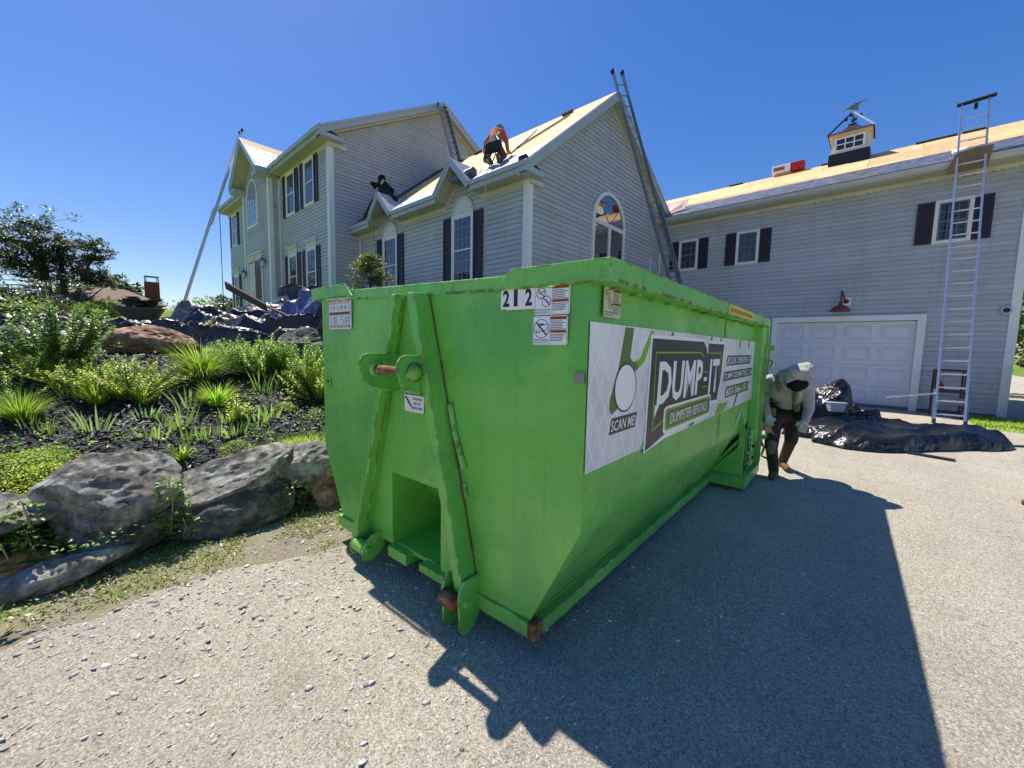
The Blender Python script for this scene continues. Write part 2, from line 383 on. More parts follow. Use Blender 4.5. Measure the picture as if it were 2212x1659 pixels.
def mulch_mat():
    m = Mat('black_mulch', srgb(38, 36, 40), 0.8, 0.4); p = m.pos(); v = m.voro(m.mapped(p, (1, 1, 1)), 42, 'F1', 1); g = m.sep(v)[0]
    m.base(m.ramp(g, [(0.0, srgb(22, 21, 25)), (0.6, srgb(46, 43, 48)), (1.0, srgb(78, 74, 78))])); m.bump(m.voro(p, 42, 'F1', 0), 1.0, 0.03); return m.m
MULCH = mulch_mat()
def chip_mat():
    m = Mat('mulch_chip', srgb(44, 42, 46), 0.55, 0.5); c = m.ramp(m.island(), [(0.0, srgb(22, 21, 24)), (0.7, srgb(52, 48, 52)), (1.0, srgb(112, 104, 102))]); m.base(c); return m.m
CHIP = chip_mat()
def lawn_mat():
    m = Mat('lawn', srgb(92, 116, 44), 0.9, 0.2); p = m.pos(); n = m.noise(p, 1.6, 6, 0.65)
    m.base(m.ramp(n, [(0.3, srgb(84, 98, 42)), (0.5, srgb(112, 134, 52)), (0.7, srgb(140, 152, 72))])); m.bump(m.noise(p, 30, 4), 0.8, 0.05); return m.m
LAWN = lawn_mat()
def verge_mat():
    m = Mat('weedy_verge', srgb(110, 104, 80), 0.95, 0.2); p = m.pos(); n = m.noise(p, 2.3, 6, 0.7)
    c = m.ramp(n, [(0.30, srgb(112, 100, 84)), (0.5, srgb(150, 140, 118)), (0.66, srgb(124, 128, 80))])
    c = m.vary(c, 0.75, 1.2, m.noise(p, 60, 3)); m.base(c); m.bump(m.noise(p, 45, 5), 0.9, 0.03); return m.m
VERGE = verge_mat()
def leaf_mat(name, cols, tr=0.5, rough=0.38, spec=0.5):
    m = Mat(name, cols[0], rough, spec); c = m.ramp(m.island(), [(i / (len(cols) - 1), c_) for i, c_ in enumerate(cols)])
    c = m.vary(c, 0.8, 1.2, m.random()); m.base(c); m.translucent(m.vary(c, 1.35, 1.36, m.random()), tr); return m.m
LEAF = leaf_mat('shrub_leaf', [srgb(104, 138, 44), srgb(142, 176, 58), srgb(176, 202, 78)])
LEAFD = leaf_mat('deep_green_leaf', [srgb(78, 114, 44), srgb(112, 148, 54), srgb(150, 180, 70)])
LEAFY = leaf_mat('yellow_green_leaf', [srgb(140, 160, 44), srgb(180, 196, 58), srgb(208, 214, 84)])
BLADE = leaf_mat('iris_blade', [srgb(112, 146, 66), srgb(142, 174, 76), srgb(172, 196, 96)])
BLADEB = leaf_mat('bluish_blade', [srgb(110, 142, 90), srgb(138, 168, 106), srgb(166, 190, 120)])
GRASSB = leaf_mat('grass_blade', [srgb(116, 152, 44), srgb(152, 184, 58), srgb(186, 206, 78)])
CONIF = leaf_mat('spruce_needles', [srgb(66, 84, 34), srgb(120, 132, 46), srgb(176, 178, 74)], 0.2)
PINE = leaf_mat('pine_needles', [srgb(58, 74, 50), srgb(80, 96, 62), srgb(108, 120, 80)], 0.3)
TREEG = leaf_mat('tree_foliage', [srgb(48, 72, 36), srgb(72, 100, 46), srgb(98, 124, 56)], 0.25)
TREEY = leaf_mat('light_tree_foliage', [srgb(82, 108, 44), srgb(116, 142, 56), srgb(150, 168, 76)], 0.3)
BARK = plain('bark', srgb(74, 62, 56), 0.9, 0.2, 0, 0.3, 6)
STEM = plain('green_stem', srgb(100, 122, 60), 0.6)
DRYS = plain('dry_stem', srgb(176, 158, 120), 0.8)
def tarp_mat(name, a, b, rough):
    m = Mat(name, a, rough, 0.5); p = m.pos(); n = m.noise(p, 2.5, 6, 0.65, 0.4); c = m.ramp(n, [(0.3, a), (0.7, b)])
    m.base(c); m.rough(m.ramp(m.noise(p, 4, 3), [(0.3, rough * 0.75), (0.7, min(1.0, rough * 1.5))])); w = m.N('ShaderNodeVectorMath', operation='ADD'); m.L(p, w.inputs[0]); m.L(m.noise(p, 2.2, 3, 0.5, 0, 1), w.inputs[1]); v1 = m.voro(w.outputs[0], 3.4, 'F1', 0); v2 = m.voro(w.outputs[0], 9.0, 'F1', 0); m.bump(m.math('ADD', v1, m.math('MULTIPLY', v2, 0.25)), 0.8, 0.05); return m.m
TARP = tarp_mat('black_plastic', srgb(15, 15, 17), srgb(30, 30, 32), 0.3)
TARPM = tarp_mat('dusty_black_tarp', srgb(26, 25, 26), srgb(60, 58, 57), 0.38)
BLUET = tarp_mat('blue_tarp', srgb(52, 62, 112), srgb(124, 130, 164), 0.3)  # pale end of the ramp puts the tarp's sheen into its colour
ROOFSH = plain('brown_shingles', srgb(128, 108, 98), 0.9, 0.2, 0, 0.12, 2)
CREAMW = plain('pale_green_wall', srgb(176, 186, 160), 0.7, 0.3, 0, 0.06, 1)
BRICK = plain('brick', srgb(128, 74, 54), 0.85, 0.2, 0, 0.2, 5)
BARNRED = plain('barn_red_enamel', srgb(122, 58, 50), 0.35, 0.5, 0, 0.12, 6)
BARROW = plain('grey_green_barrow', srgb(96, 104, 96), 0.5, 0.4, 0.1, 0.15, 4)
# clothing
def cloth(name, col, amt=0.15, bump=0.5, sc=14):
    m = Mat(name, col, 0.85, 0.2); p = m.coord('Object'); m.base(m.vary(col, 1 - amt, 1 + amt, m.noise(p, sc, 4)))
    m.bump(m.noise(m.mapped(p, (1, 1, 1.8)), sc, 3, 0.5, 0.8), bump, 0.03); return m.m
HOODIE = cloth('pale_hoodie', srgb(172, 169, 161), 0.18, 1.0, 9); TROUS = cloth('dark_work_trousers', srgb(62, 56, 48), 0.3); BOOT = cloth('tan_boot', srgb(104, 82, 60), 0.3, 0.3)
GLOVE = cloth('pale_glove', srgb(196, 192, 176)); MASK = cloth('black_mask', srgb(22, 22, 24)); KNEEP = cloth('grey_kneepad', srgb(112, 108, 100))
SKIN = plain('skin', srgb(150, 104, 82), 0.5, 0.4, 0, 0.08, 12); STRAP = cloth('olive_strap', srgb(120, 122, 84)); BELT = cloth('tool_belt', srgb(40, 34, 30))
BLACKC = cloth('black_hoodie', srgb(26, 28, 30)); DGREEN = cloth('dark_green_trousers', srgb(34, 44, 40)); NEON = plain('neon_strap', srgb(150, 220, 130), 0.6)
ORSH = cloth('orange_shirt', srgb(186, 92, 68)); JEANS = cloth('dark_jeans', srgb(40, 48, 62)); TEALC = cloth('teal_cap', srgb(96, 144, 150)); CHAPS = cloth('brown_patches', srgb(92, 72, 58), 0.3)
REDP = plain('red_handle', srgb(150, 40, 34), 0.45)
# ------------------------------------------------------------------ ground
def xb(y):                      # foot of the boulder edging
    base = -4.12 + 0.10 * math.sin(y * 1.3) + 0.12 * smooth(0.2, 2.0, y)
    return base + (-6.55 - base) * smooth(5.8, 7.5, y)
def zd(x, y): return -0.12 + 0.085 * smooth(1.6, 6.0, y)
PROF = [(0, 0.0), (0.12, 0.16), (0.3, 0.42), (0.5, 0.52), (1.2, 0.72), (2.4, 1.05), (3.6, 1.35), (4.6, 1.47), (6.5, 1.62), (9, 1.86), (12, 2.2), (16, 2.6), (20, 2.9), (30, 3.0), (60, 3.0), (400, 4.5)]
def prof(s):
    if s <= 0: return 0.0
    for (a, za), (b, zb_) in zip(PROF, PROF[1:]):
        if s <= b: return za + (zb_ - za) * (s - a) / (b - a)
    return PROF[-1][1]
PROF2 = [(0, 0.0), (4.6, 1.47), (6.5, 1.56), (12, 1.78), (20, 2.02), (30, 2.3), (45, 2.7), (60, 2.9), (400, 4.5)]
def prof2(s):
    for (a, za), (b, zb_) in zip(PROF2, PROF2[1:]):
        if s <= b: return za + (zb_ - za) * (s - a) / (b - a)
    return PROF2[-1][1]
def hz(x, y):
    s = xb(y) - x; z = zd(x, y)
    if s <= 0:
        return z + 0.012 * n3(x, y, 3.1, 1.1)
    n = 0.05 * n3(x, y, 0.5, 0.9) * min(1, s / 0.5) + 0.02 * n3(x, y, 1.5, 3.0) * min(1, s)
    k = smooth(-0.5, 3.6, y) if s > 4.6 else 1.0
    return z + prof(s) * k + (prof2(s) * (1 - k) if k < 1 else 0) + n
YS = list(np.concatenate([[-260, -120, -60, -35, -22, -15, -10, -7, -5, -4, -3.2], np.arange(-2.6, 8.2, 0.13), [8.6, 9.2, 10, 11, 12, 13, 14, 15, 16, 18, 21, 25, 32, 45, 70, 130, 300]]))
def strip(name, S, mat, label, smoothit=True):
    S = list(S); V = []; F = []; b = len(S)
    for y in YS:
        e = xb(y)
        for s in S:
            if -2.2 < s < -0.05: s = s + (0.34*n3(y, 5.5, 0, 0.9) + 0.16*n3(y, 8.5, 0, 2.7)) * math.exp(-((s + 0.86)/0.5)**2)
            x = e - s; V.append((x, y, hz(x, y)))
    for i in range(len(YS) - 1):
        for j in range(b - 1): F.append((i*b + j, (i+1)*b + j, (i+1)*b + j + 1, i*b + j + 1))
    o = np_mesh(name, V, [tuple(reversed(f)) for f in F], mat, smooth=smoothit)
    tag(o, label, 'ground', kind='structure'); return o
drive = strip('driveway', np.concatenate([[-14, -10, -8, -6.5, -5.5], np.arange(-5, -0.95, 0.15), [-0.86]]), GRAVEL, 'pale gravel driveway under the green dumpster')
vg = strip('verge', np.linspace(-0.86, 0.0, 7), VERGE, 'weedy strip of soil between gravel and boulders')
bed = strip('garden_bed', np.concatenate([np.arange(0, 0.6, 0.06), np.arange(0.6, 4.5, 0.15)]), MULCH, 'sloping garden bed of black mulch')
lw = strip('lawn', np.concatenate([np.arange(4.35, 9, 0.3), np.arange(9, 30, 1.0), [34, 40, 50, 70, 120, 400]]), LAWN, 'rough lawn rising from the bed to the house')
gr = strip('side_lawn', [-400, -150, -60, -35, -22, -14], LAWN, 'grass beyond the right side of the driveway')

def ico(sub=0):
    bm = bmesh.new(); bmesh.ops.create_icosphere(bm, subdivisions=sub + 1, radius=1.0)
    v = np.array([p.co[:] for p in bm.verts]); f = np.array([[q.index for q in p.verts] for p in bm.faces]); bm.free(); return v, f
def scatter(name, pts, sizes, mat, flat=(0.9, 0.45), sub=0, seed=3, sink=0.3):
    r = np.random.default_rng(seed); v0, f0 = ico(sub); nv = len(v0); shapes = []
    for k in range(10):
        d = v0 * (1 + 0.7 * (r.random((nv, 1)) - 0.5))
        for q_ in range(5):
            nn = r.normal(size=3); nn /= np.linalg.norm(nn); e = d @ nn - r.uniform(.35, .7); d = d - np.outer(np.clip(e, 0, None), nn)
        shapes.append(d)
    V = []; F = []
    for i, (p, s) in enumerate(zip(pts, sizes)):
        d = shapes[r.integers(10)]; a = r.random() * 6.28; c_, s_ = cos(a), sin(a)
        sx, sy, sz = s, s * r.uniform(0.55, flat[0]), s * r.uniform(0.28, flat[1])
        q = d * np.array([sx, sy, sz]); q = np.stack([q[:, 0]*c_ - q[:, 1]*s_, q[:, 0]*s_ + q[:, 1]*c_, q[:, 2]], 1)
        t = r.normal(0, 0.25); q[:, 2] += q[:, 0] * t
        V.append(q + np.array([p[0], p[1], p[2] + sz * (0.5 - sink)])); F.append(f0 + i * nv)
    return np_mesh(name, np.concatenate(V), np.concatenate(F), mat)
# loose stones: thick along the verge, thinning towards the middle of the drive
pts = []; sz = []
while len(pts) < 13000:
    y = random.uniform(-2.2, 4.2); t = random.random(); x = xb(y) + 0.15 + 3.9 * t ** 1.7
    if random.random() > 1.0 - 0.45 * t: continue
    dens = 0.5 + 0.5 * n3(x, y, 9, 1.7)
    if random.random() > 0.35 + 0.8 * dens: continue
    near = math.hypot(x, y)
    if near < 0.7: continue
    s_ = 0.004 + 0.011 * random.random() ** 2.4 + (0.014 * random.random() if random.random() < 0.22 * (1 - t * 0.8) else 0)
    pts.append((x, y, hz(x, y))); sz.append(s_)
for k in range(2600):
    x = random.uniform(-3.0, 3.2); y = random.uniform(0.2, 9.0); pts.append((x, y, hz(x, y))); sz.append(0.004 + 0.008 * random.random() ** 3)
for k in range(210):
    y = random.uniform(-1.9, 1.6); x = xb(y) + random.uniform(0.75, 2.6); pts.append((x, y, hz(x, y))); sz.append(random.uniform(0.014, 0.03))
tag(scatter('gravel', pts, sz, STONES, sink=0.25), 'loose pale gravel scattered over the driveway', 'gravel', kind='stuff')
# mulch chips
r = np.random.default_rng(5); V = []; F = []; k = 0
for i in range(15000):
    y = r.uniform(-2.4, 4.6); s = 0.35 + 3.9 * r.random(); x = xb(y) - s; z = hz(x, y) + 0.006
    a = r.random() * 6.28; l = r.uniform(0.012, 0.04); w = r.uniform(0.004, 0.011)
    u_ = np.array([cos(a), sin(a), r.normal(0, 0.35)]); w_ = np.array([-sin(a), cos(a), r.normal(0, 0.5)])
    c_ = np.array([x, y, z + 0.006 * r.random()]); h = np.array([0, 0, 0.004])
    V += [c_ - u_*l - w_*w, c_ + u_*l - w_*w*0.6, c_ + u_*l*0.8 + w_*w + h, c_ - u_*l*0.9 + w_*w + h]; F.append((k, k+1, k+2, k+3)); k += 4
tag(np_mesh('mulch_chips', V, F, CHIP), 'loose black bark chips covering the garden bed', 'mulch', kind='stuff')
# ------------------------------------------------------------------ house
EXPO = 0.127
_cache = {}
def board_mesh(a0, a1, b0, b1, A, N, h=EXPO):
    key = (round(a0, 3), round(a1, 3), round(b0, 3), round(b1, 3), tuple(A), tuple(N), round(h, 4))
    if key in _cache: return _cache[key]
    A_, N_ = Vector(A), Vector(N); Z = Vector((0, 0, 1)); mb = MB()
    def at(n, z): t = z/h; return A_*(a0+(b0-a0)*t) + N_*n + Z*z, A_*(a1+(b1-a1)*t) + N_*n + Z*z
    sec = [(0.0, 0.0), (0.030, 0.0), (0.030, 0.006), (0.013, h*.86), (0.001, h*.87), (0.001, h)]
    vs = []
    for n_, z_ in sec: p, q = at(n_, z_); vs += [p, q]
    mb.add(vs, [(2*i, 2*i+1, 2*i+3, 2*i+2) for i in range(5)] + [(0,2,4,6,8,10), (1,11,9,7,5,3)])
    _cache[key] = mb.mesh('siding_board', SIDING); return _cache[key]
def siding(wall, O, A, N, span, z0, z1, holes=(), h=EXPO):
    """rows of boards; span(z)->(a0,a1); holes: (a0,a1,z0,z1) left free"""
    z = z0
    while z < z1 - 0.02:
        hh = min(h, z1 - z); s0 = span(z); s1 = span(z + hh)
        if s0[1] - s0[0] < 0.06: break
        segs = [(s0[0], s0[1], s1[0], s1[1])]
        for (ha, hb, hc, hd) in holes:
            if hc < z + 0.02 and hd > z + hh - 0.02:
                out = []
                for (a, b, c, d) in segs:
                    if hb <= a or ha >= b: out.append((a, b, c, d)); continue
                    if ha > a + 0.02: out.append((a, ha, c, ha))
                    if hb < b - 0.02: out.append((hb, b, hb, d))
                segs = out
        for (a, b, c, d) in segs:
            if d <= c: c = d = (c + d) / 2
            me = board_mesh(a, b, c, d, A, N, hh); o = link('siding_board', me, wall); o.location = (O[0], O[1], z)
        z += h
def P(O, A, N, a, n, z): return Vector((O[0] + A[0]*a + N[0]*n, O[1] + A[1]*a + N[1]*n, z))
def pbox(mb, O, A, N, a0, a1, n0, n1, z0, z1, m=0):
    p = [P(O,A,N,a0,n0,z0), P(O,A,N,a0,n1,z0), P(O,A,N,a1,n1,z0), P(O,A,N,a1,n0,z0)]
    q = [P(O,A,N,a0,n0,z1), P(O,A,N,a0,n1,z1), P(O,A,N,a1,n1,z1), P(O,A,N,a1,n0,z1)]
    mb.hexa(p + q, m)
def window(parent, O, A, N, a0, a1, z0, z1, grid=(3, 4), shut=0.32, glass=None, header=False, mid=True, fw=0.075, muntin=None, name='window'):
    mb = MB(); f = fw
    pbox(mb,O,A,N,a0,a0+f,0,.062,z0,z1); pbox(mb,O,A,N,a1-f,a1,0,.062,z0,z1)
    pbox(mb,O,A,N,a0+f,a1-f,0,.0615,z1-f,z1); pbox(mb,O,A,N,a0+f,a1-f,0,.0615,z0,z0+f)
    w = mb.build(name, TRIM, parent)
    s = MB(); g = 0.035; b0, b1, c0, c1 = a0+f, a1-f, z0+f, z1-f
    pbox(s,O,A,N,b0,b0+g,.015,.046,c0,c1); pbox(s,O,A,N,b1-g,b1,.015,.046,c0,c1)
    pbox(s,O,A,N,b0+g,b1-g,.015,.0455,c1-g,c1); pbox(s,O,A,N,b0+g,b1-g,.015,.0455,c0,c0+g)
    if mid: pbox(s,O,A,N,b0+g,b1-g,.015,.050,(c0+c1)/2-.02,(c0+c1)/2+.02)
    s.build('sash', MUNTD if grid and grid[0] == 3 and not header else TRIM, w)
    p = MB(); p.poly([P(O,A,N,b0,.032,c0), P(O,A,N,b1,.032,c0), P(O,A,N,b1,.032,c1), P(O,A,N,b0,.032,c1)]); p.build('pane', glass or GLASS, w)
    if grid:
        q = MB(); t = 0.009
        for i in range(1, grid[0]):
            a = b0 + (b1 - b0) * i / grid[0]; pbox(q,O,A,N,a-t,a+t,.033,.039,c0,c1)
        for j in range(1, grid[1]):
            z = c0 + (c1 - c0) * j / grid[1]
            if mid and grid[1] % 2 == 0 and j == grid[1] // 2: continue
            pbox(q,O,A,N,b0,b1,.0325,.0385,z-t,z+t)
        q.build('muntin_grid', muntin or MUNTD, w)
    if shut:
        for (s0, s1) in ((a0 - shut - .015, a0 - .015), (a1 + .015, a1 + shut + .015)):
            m_ = MB(); e = 0.05
            pbox(m_,O,A,N,s0,s0+e,.018,.062,z0+.02,z1-.02); pbox(m_,O,A,N,s1-e,s1,.018,.062,z0+.02,z1-.02)
            for zz in (z0+.02, (z0+z1)/2-.03, z1-.09): pbox(m_,O,A,N,s0+e,s1-e,.018,.061,zz,zz+.07)
            z = z0 + .1; k = 0
            while z < z1 - .1:
                pbox(m_,O,A,N,s0+e,s1-e,.02,.042 + .008*(k % 2),z,z+.033); z += .033; k += 1
            m_.build('shutter', SHUT, parent)
    if header:
        m_ = MB(); pbox(m_,O,A,N,a0-.03,a1+.03,0,.06,z1+.002,z1+.2); pbox(m_,O,A,N,a0-.09,a1+.09,0,.10,z1+.2,z1+.25); pbox(m_,O,A,N,a0-.06,a1+.06,0,.12,z1+.25,z1+.31)
        m_.build('window_header', TRIMD, parent)
    return w
def arch_pts(O, A, N, ac, hw, zs, n, k=14, ztop=None, rz=None):
    rz = rz or hw
    return [P(O,A,N,ac + hw*cos(pi*i/k), n, zs + rz*sin(pi*i/k)) for i in range(k + 1)]
def ring(mb, outer, inner, d):      # flat arch frame between two polylines, thickness d (vector)
    d = Vector(d)
    for i in range(len(outer) - 1):
        mb.hexa([outer[i], outer[i+1], inner[i+1], inner[i], outer[i]+d, outer[i+1]+d, inner[i+1]+d, inner[i]+d])

def slab(name, pts, th, mat, parent):  # roof slab: pts ccw seen from above, thickened downwards along its normal
    a = [Vector(p) for p in pts]; nrm = (a[1]-a[0]).cross(a[-1]-a[0]).normalized()
    if nrm.z < 0: nrm = -nrm
    mb = MB(); mb.prism([p - nrm*th for p in a], nrm*th); return mb.build(name, mat, parent)
def sheathe(parent, name, x0, x1, O0, up, L, mat, w=2.42, h=1.2, off=0.004, th=0.012, skip=None, seed=1):
    """panels on a slope: x along X; O0 = (y,z) at foot; up=(dy,dz) unit; L slope length"""
    r = random.Random(seed); nrm = Vector((0, -up[1], up[0]));
    if nrm.z < 0: nrm = -nrm
    row = 0; s = 0.0
    while s < L - 0.05:
        s1 = min(L, s + h); x = x0 - (w/2 if row % 2 else 0)
        while x < x1 - 0.02:
            a, b = max(x, x0), min(x + w, x1)
            if b - a > 0.06 and not (skip and skip(a, b, s, s1)):
                g = 0.008; d = off + r.uniform(0, .003); mb = MB()
                q = [Vector((xx, O0[0]+up[0]*ss, O0[1]+up[1]*ss)) + nrm*d for xx, ss in ((a+g,s+g),(b-g,s+g),(b-g,s1-g),(a+g,s1-g))]
                c = sum(q, Vector())/4
                mb.prism([p - c for p in q], nrm*th); mb.build(name, mat, parent, loc=c)
            x += w
        s = s1; row += 1
def unit2(a, b):
    l = math.hypot(a, b); return (a/l, b/l)

# ================= garage block
G = empty('garage_house', (0, 0, 0)); tag(G, 'grey sided garage block with bare sheathing roof at the right', 'house')
YG = 15.27; GX0, GX1 = -6.55, 2.25; A, N, O = (1,0,0), (0,-1,0), (0, YG)
mb = MB(); mb.box(GX0, GX1, YG+.004, 22.2, -0.1, 6.05); gw = mb.build('wall', SIDING, G)
mb = MB(); mb.box(GX0, GX1-.01, YG-.03, YG+.003, -0.3, 0.045); mb.build('foundation', plain('concrete', srgb(120,116,108), .9, .2, 0, .2, 3), G)
GDOOR = (-2.71, 0.71, -0.06, 2.53)
siding(gw, O, A, N, lambda z: (GX0, GX1 - .13), 0.05, 6.0, [GDOOR, (-5.8,-5.14,4.31,5.39), (-3.93,-3.26,4.31,5.39), (0.66,1.33,4.31,5.39)])
mb = MB(); mb.box(GX1-.13, GX1+.03, YG-.045, YG-.004, -0.0, 6.0); mb.box(GX1-.001, GX1+.032, YG-.044, YG+.12, -0.0, 5.99); mb.build('corner_board', TRIM, G)
for (a0, a1) in ((-5.81,-5.14), (-3.93,-3.26), (0.66,1.33)): window(G, O, A, N, a0, a1, 4.31, 5.39, (3, 4), 0.31, muntin=MUNTD)
# garage door
mb = MB()
pbox(mb,O,A,N,-2.71,-2.55,0,.13,-.06,2.53); pbox(mb,O,A,N,.57,.73,0,.13,-.06,2.53); pbox(mb,O,A,N,-2.55,.57,0,.1295,2.38,2.53)
mb.build('door_frame', TRIM, G)
gd = empty('garage_door', (0,0,0), parent=G)
GDM = plain('garage_door_paint', srgb(214, 218, 224), .4, .4, 0, .05, 2)
for r_ in range(4):
    z0 = -0.04 + r_*0.6; z1 = z0 + 0.594; mb = MB(); pbox(mb,O,A,N,-2.545,.565,.0,.02,z0,z1)
    n_ = 4; W = 3.10/n_
    for c_ in range(n_):
        a0 = -2.54 + c_*W + .1; a1 = a0 + W - .2; b0, b1 = z0+.11, z1-.11
        for (u0,u1,v0,v1) in ((a0,a1,b0,b0+.02),(a0,a1,b1-.02,b1),(a0,a0+.02,b0+.02,b1-.02),(a1-.02,a1,b0+.02,b1-.02)): pbox(mb,O,A,N,u0,u1,.02,.046,v0,v1)
        pbox(mb,O,A,N,a0+.06,a1-.06,.02,.040,b0+.06,b1-.06)
    mb.build('panel', GDM, gd)
# eave
mb = MB(); mb.box(GX0+.1, 2.6, 14.86, YG-.002, 6.0, 6.02); mb.build('soffit', SOFFIT, G)
mb = MB(); mb.box(GX0+.1, 2.6, YG-.06, YG-.018, 5.9, 5.998)
for i in range(58): mb.box(GX0+.2+i*.15, GX0+.26+i*.15, YG-.062, YG-.02, 5.87, 5.899)
mb.build('frieze', TRIMD, G)
mb = MB(); mb.prism([(GX0+.35,14.86,6.03),(GX0+.35,14.86,6.17),(GX0+.35,14.74,6.17),(GX0+.35,14.76,6.08),(GX0+.35,14.80,6.03)], (9.0,0,0)); mb.build('gutter', GUTTER, G)
mb = MB(); mb.box(GX0+.1, 2.6, 14.861, 14.9, 6.02, 6.16); mb.build('fascia', FASCIA, G)
up = unit2(18.6-14.82, 8.10-6.175); L = math.hypot(18.6-14.82, 8.10-6.175)
slab('roof', [(-7.4,14.82,6.175),(2.7,14.82,6.175),(2.7,18.6,8.10),(-9.5,18.6,8.10)], .12, WOODY, G)
slab('roof', [(-9.5,18.6,8.10),(2.7,18.6,8.10),(2.7,22.5,6.1),(-9.5,22.5,6.1)], .12, WOODY, G)
mb = MB(); mb.box(-6.2, 2.7, 14.80, 14.82, 6.13, 6.185); mb.build('drip_board', WOODY, G)
def strip_felt(parent, name, mat, x0, x1, O0, up, s0, s1, off=.02, wav=.02, seed=1):
    mb = MB(); nrm = Vector((0,-up[1],up[0])); nrm = nrm if nrm.z > 0 else -nrm; n = max(2, int((x1-x0)/.25)); k = 5; rows = []
    for j in range(k+1):
        row = []
        for i in range(n+1):
            x = x0+(x1-x0)*i/n; s = s0+(s1-s0)*j/k
            if j == k: s += .03*n3(x, seed, 0, 1.7)
            row.append(Vector((x, O0[0]+up[0]*s, O0[1]+up[1]*s)) + nrm*(off + wav*abs(n3(x, s, seed, 2.6))*(0.2+1.0*j/k)))
        rows.append(row)
    mb.grid(rows); return mb.build(name, mat, parent, smooth=True)
strip_felt(G, 'underlayment', FELTD, -6.35, 2.65, (14.82,6.175), up, .06, 1.5, .024)
sheathe(G, 'sheathing_panel', -9.3, 2.68, (14.82+up[0]*.7, 6.175+up[1]*.7), up, L-.7, OSB, seed=4)
for (xx, w_) in ((-5.2,.5),(-2.2,.4),(.2,.9),(1.2,.5)): mb = MB(); mb.box(xx, xx+w_, 18.5, 18.75, 8.10, 8.14); mb.build('ridge_scrap', OLDSH, G)

# ================= wing with two little eave gables
W = empty('house_wing', (0,0,0)); tag(W, 'grey sided house wing with tall steep gable and two small eave gables', 'house')
WX0, WX1, YW = -14.81, -6.556, 7.63
GA = (0,1,0); GN = (1,0,0); GO = (WX1, 0)
apexY, apexZ = 11.22, 8.72
def gspan(z):
    a, b = YW, YG
    if z > 5.72: a = YW + (z - 5.72)/.80
    if z > 6.35: b = YG - (z - 6.35)*(YG - apexY)/(apexZ - 6.35)
    return (a, b)
mb = MB(); mb.prism([(WX1-.004,YW,0),(WX1-.004,YG,0),(WX1-.004,YG,6.35),(WX1-.004,apexY,apexZ),(WX1-.004,YW,5.72)], (-0.2,0,0))
gwall = mb.build('wall', SIDING, W)
AC, AHW = 11.42, 0.97
siding(gwall, GO, GA, GN, lambda z: (max(gspan(z)[0], YW+.12) if z < 5.72 else gspan(z)[0], gspan(z)[1]), -0.05, apexZ - .02, [(AC-.9, AC+.9, 3.0, 5.2), (AC-.6, AC+.6, 5.2, 5.9)])
mb = MB(); mb.box(WX0, WX1-.01, YW+.004, YW+.2, 0.0, 6.05); wwall = mb.build('wall', SIDING, W)
D1, D2, DH, DY = -12.68, -8.92, 0.72, 7.2
EZ, RS = 5.66, 0.807
siding(wwall, (0,YW), A, N, lambda z: (WX0+.03, WX1-.13), 0.3, 5.62, [(D1-.42,D1+.42,3.1,5.6),(D2-.42,D2+.42,3.1,5.6)])
for dc in (D1, D2):
    siding(wwall, (dc,YW), A, N, lambda z: (-max(0.0,(6.30-z)*.95), max(0.0,(6.30-z)*.95)) if z > 5.62 else (-.62,.62), 5.62+.001, 6.16, [(-.34,.34,5.3,5.70)])
mb = MB(); mb.box(WX1-.13, WX1+.036, YW-.044, YW-.004, 0.0, 5.60); mb.box(WX1-.004, WX1+.042, YW-.046, YW+.12, 0.0, 5.59)
mb.build('corner_board', TRIM, W)
mb = MB(); mb.box(WX0+.001, WX0+.06, YW-.05, YW-.002, 1.5, 5.5); mb.build('inner_corner_trim', TRIM, W)
# windows of the wing front: tall double hung, fan blind above
for dc in (D1, D2):
    window(W, (0,YW), A, N, dc-.455, dc+.455, 3.15, 5.10, (4, 6), 0.36, glass=GLASSW, muntin=MUNT)
    fan = MB(); o_ = arch_pts((0,YW),A,N,dc,.455,5.105,0.0); i_ = arch_pts((0,YW),A,N,dc,.40,5.105,0.0); ring(fan, o_, i_, (0,-.065,0))
    f_ = fan.build('fan_panel', TRIMD, W)
    body = MB(); body.prism(list(reversed(arch_pts((0,YW),A,N,dc,.40,5.105,0.02))), (0,-.016,0)); body.build('fan_board', TRIMD, f_)
    for k in range(11):
        t = pi*(k+.5)/11; ray_ = MB(); c0 = P((0,YW),A,N,dc+.07*cos(t),.042,5.115+.07*sin(t)); c1 = P((0,YW),A,N,dc+.38*cos(t),.042,5.115+.38*sin(t))
        ray_.beam(c0, c1, .018, .02, side=(0,1,0).__class__((0,1,0)), w1=.02, h1=.055); ray_.build('fan_rib', TRIM, f_)
# gable arch window
mb = MB(); oo = arch_pts(GO,GA,GN,AC,AHW,5.22,0,16,rz=.95); ii = arch_pts(GO,GA,GN,AC,AHW-.11,5.22,0,16,rz=.84); ring(mb, oo, ii, (.07,0,0))
pbox(mb,GO,GA,GN,AC-AHW,AC-AHW+.11,0,.07,3.2,5.22); pbox(mb,GO,GA,GN,AC+AHW-.11,AC+AHW,0,.07,3.2,5.22)
pbox(mb,GO,GA,GN,AC-AHW+.11,AC+AHW-.11,0,.069,5.12,5.24); pbox(mb,GO,GA,GN,AC-.06,AC+.06,0,.068,3.2,5.12); pbox(mb,GO,GA,GN,AC-AHW+.11,AC+AHW-.11,0,.067,3.1,3.2)
aw = mb.build('arch_window', TRIM, W)
GLASSR = Mat('mirror_like_glass', srgb(40, 46, 54), 0.015, 1.0); GLASSR.b.inputs['IOR'].default_value = 2.2; GLASSR = GLASSR.m
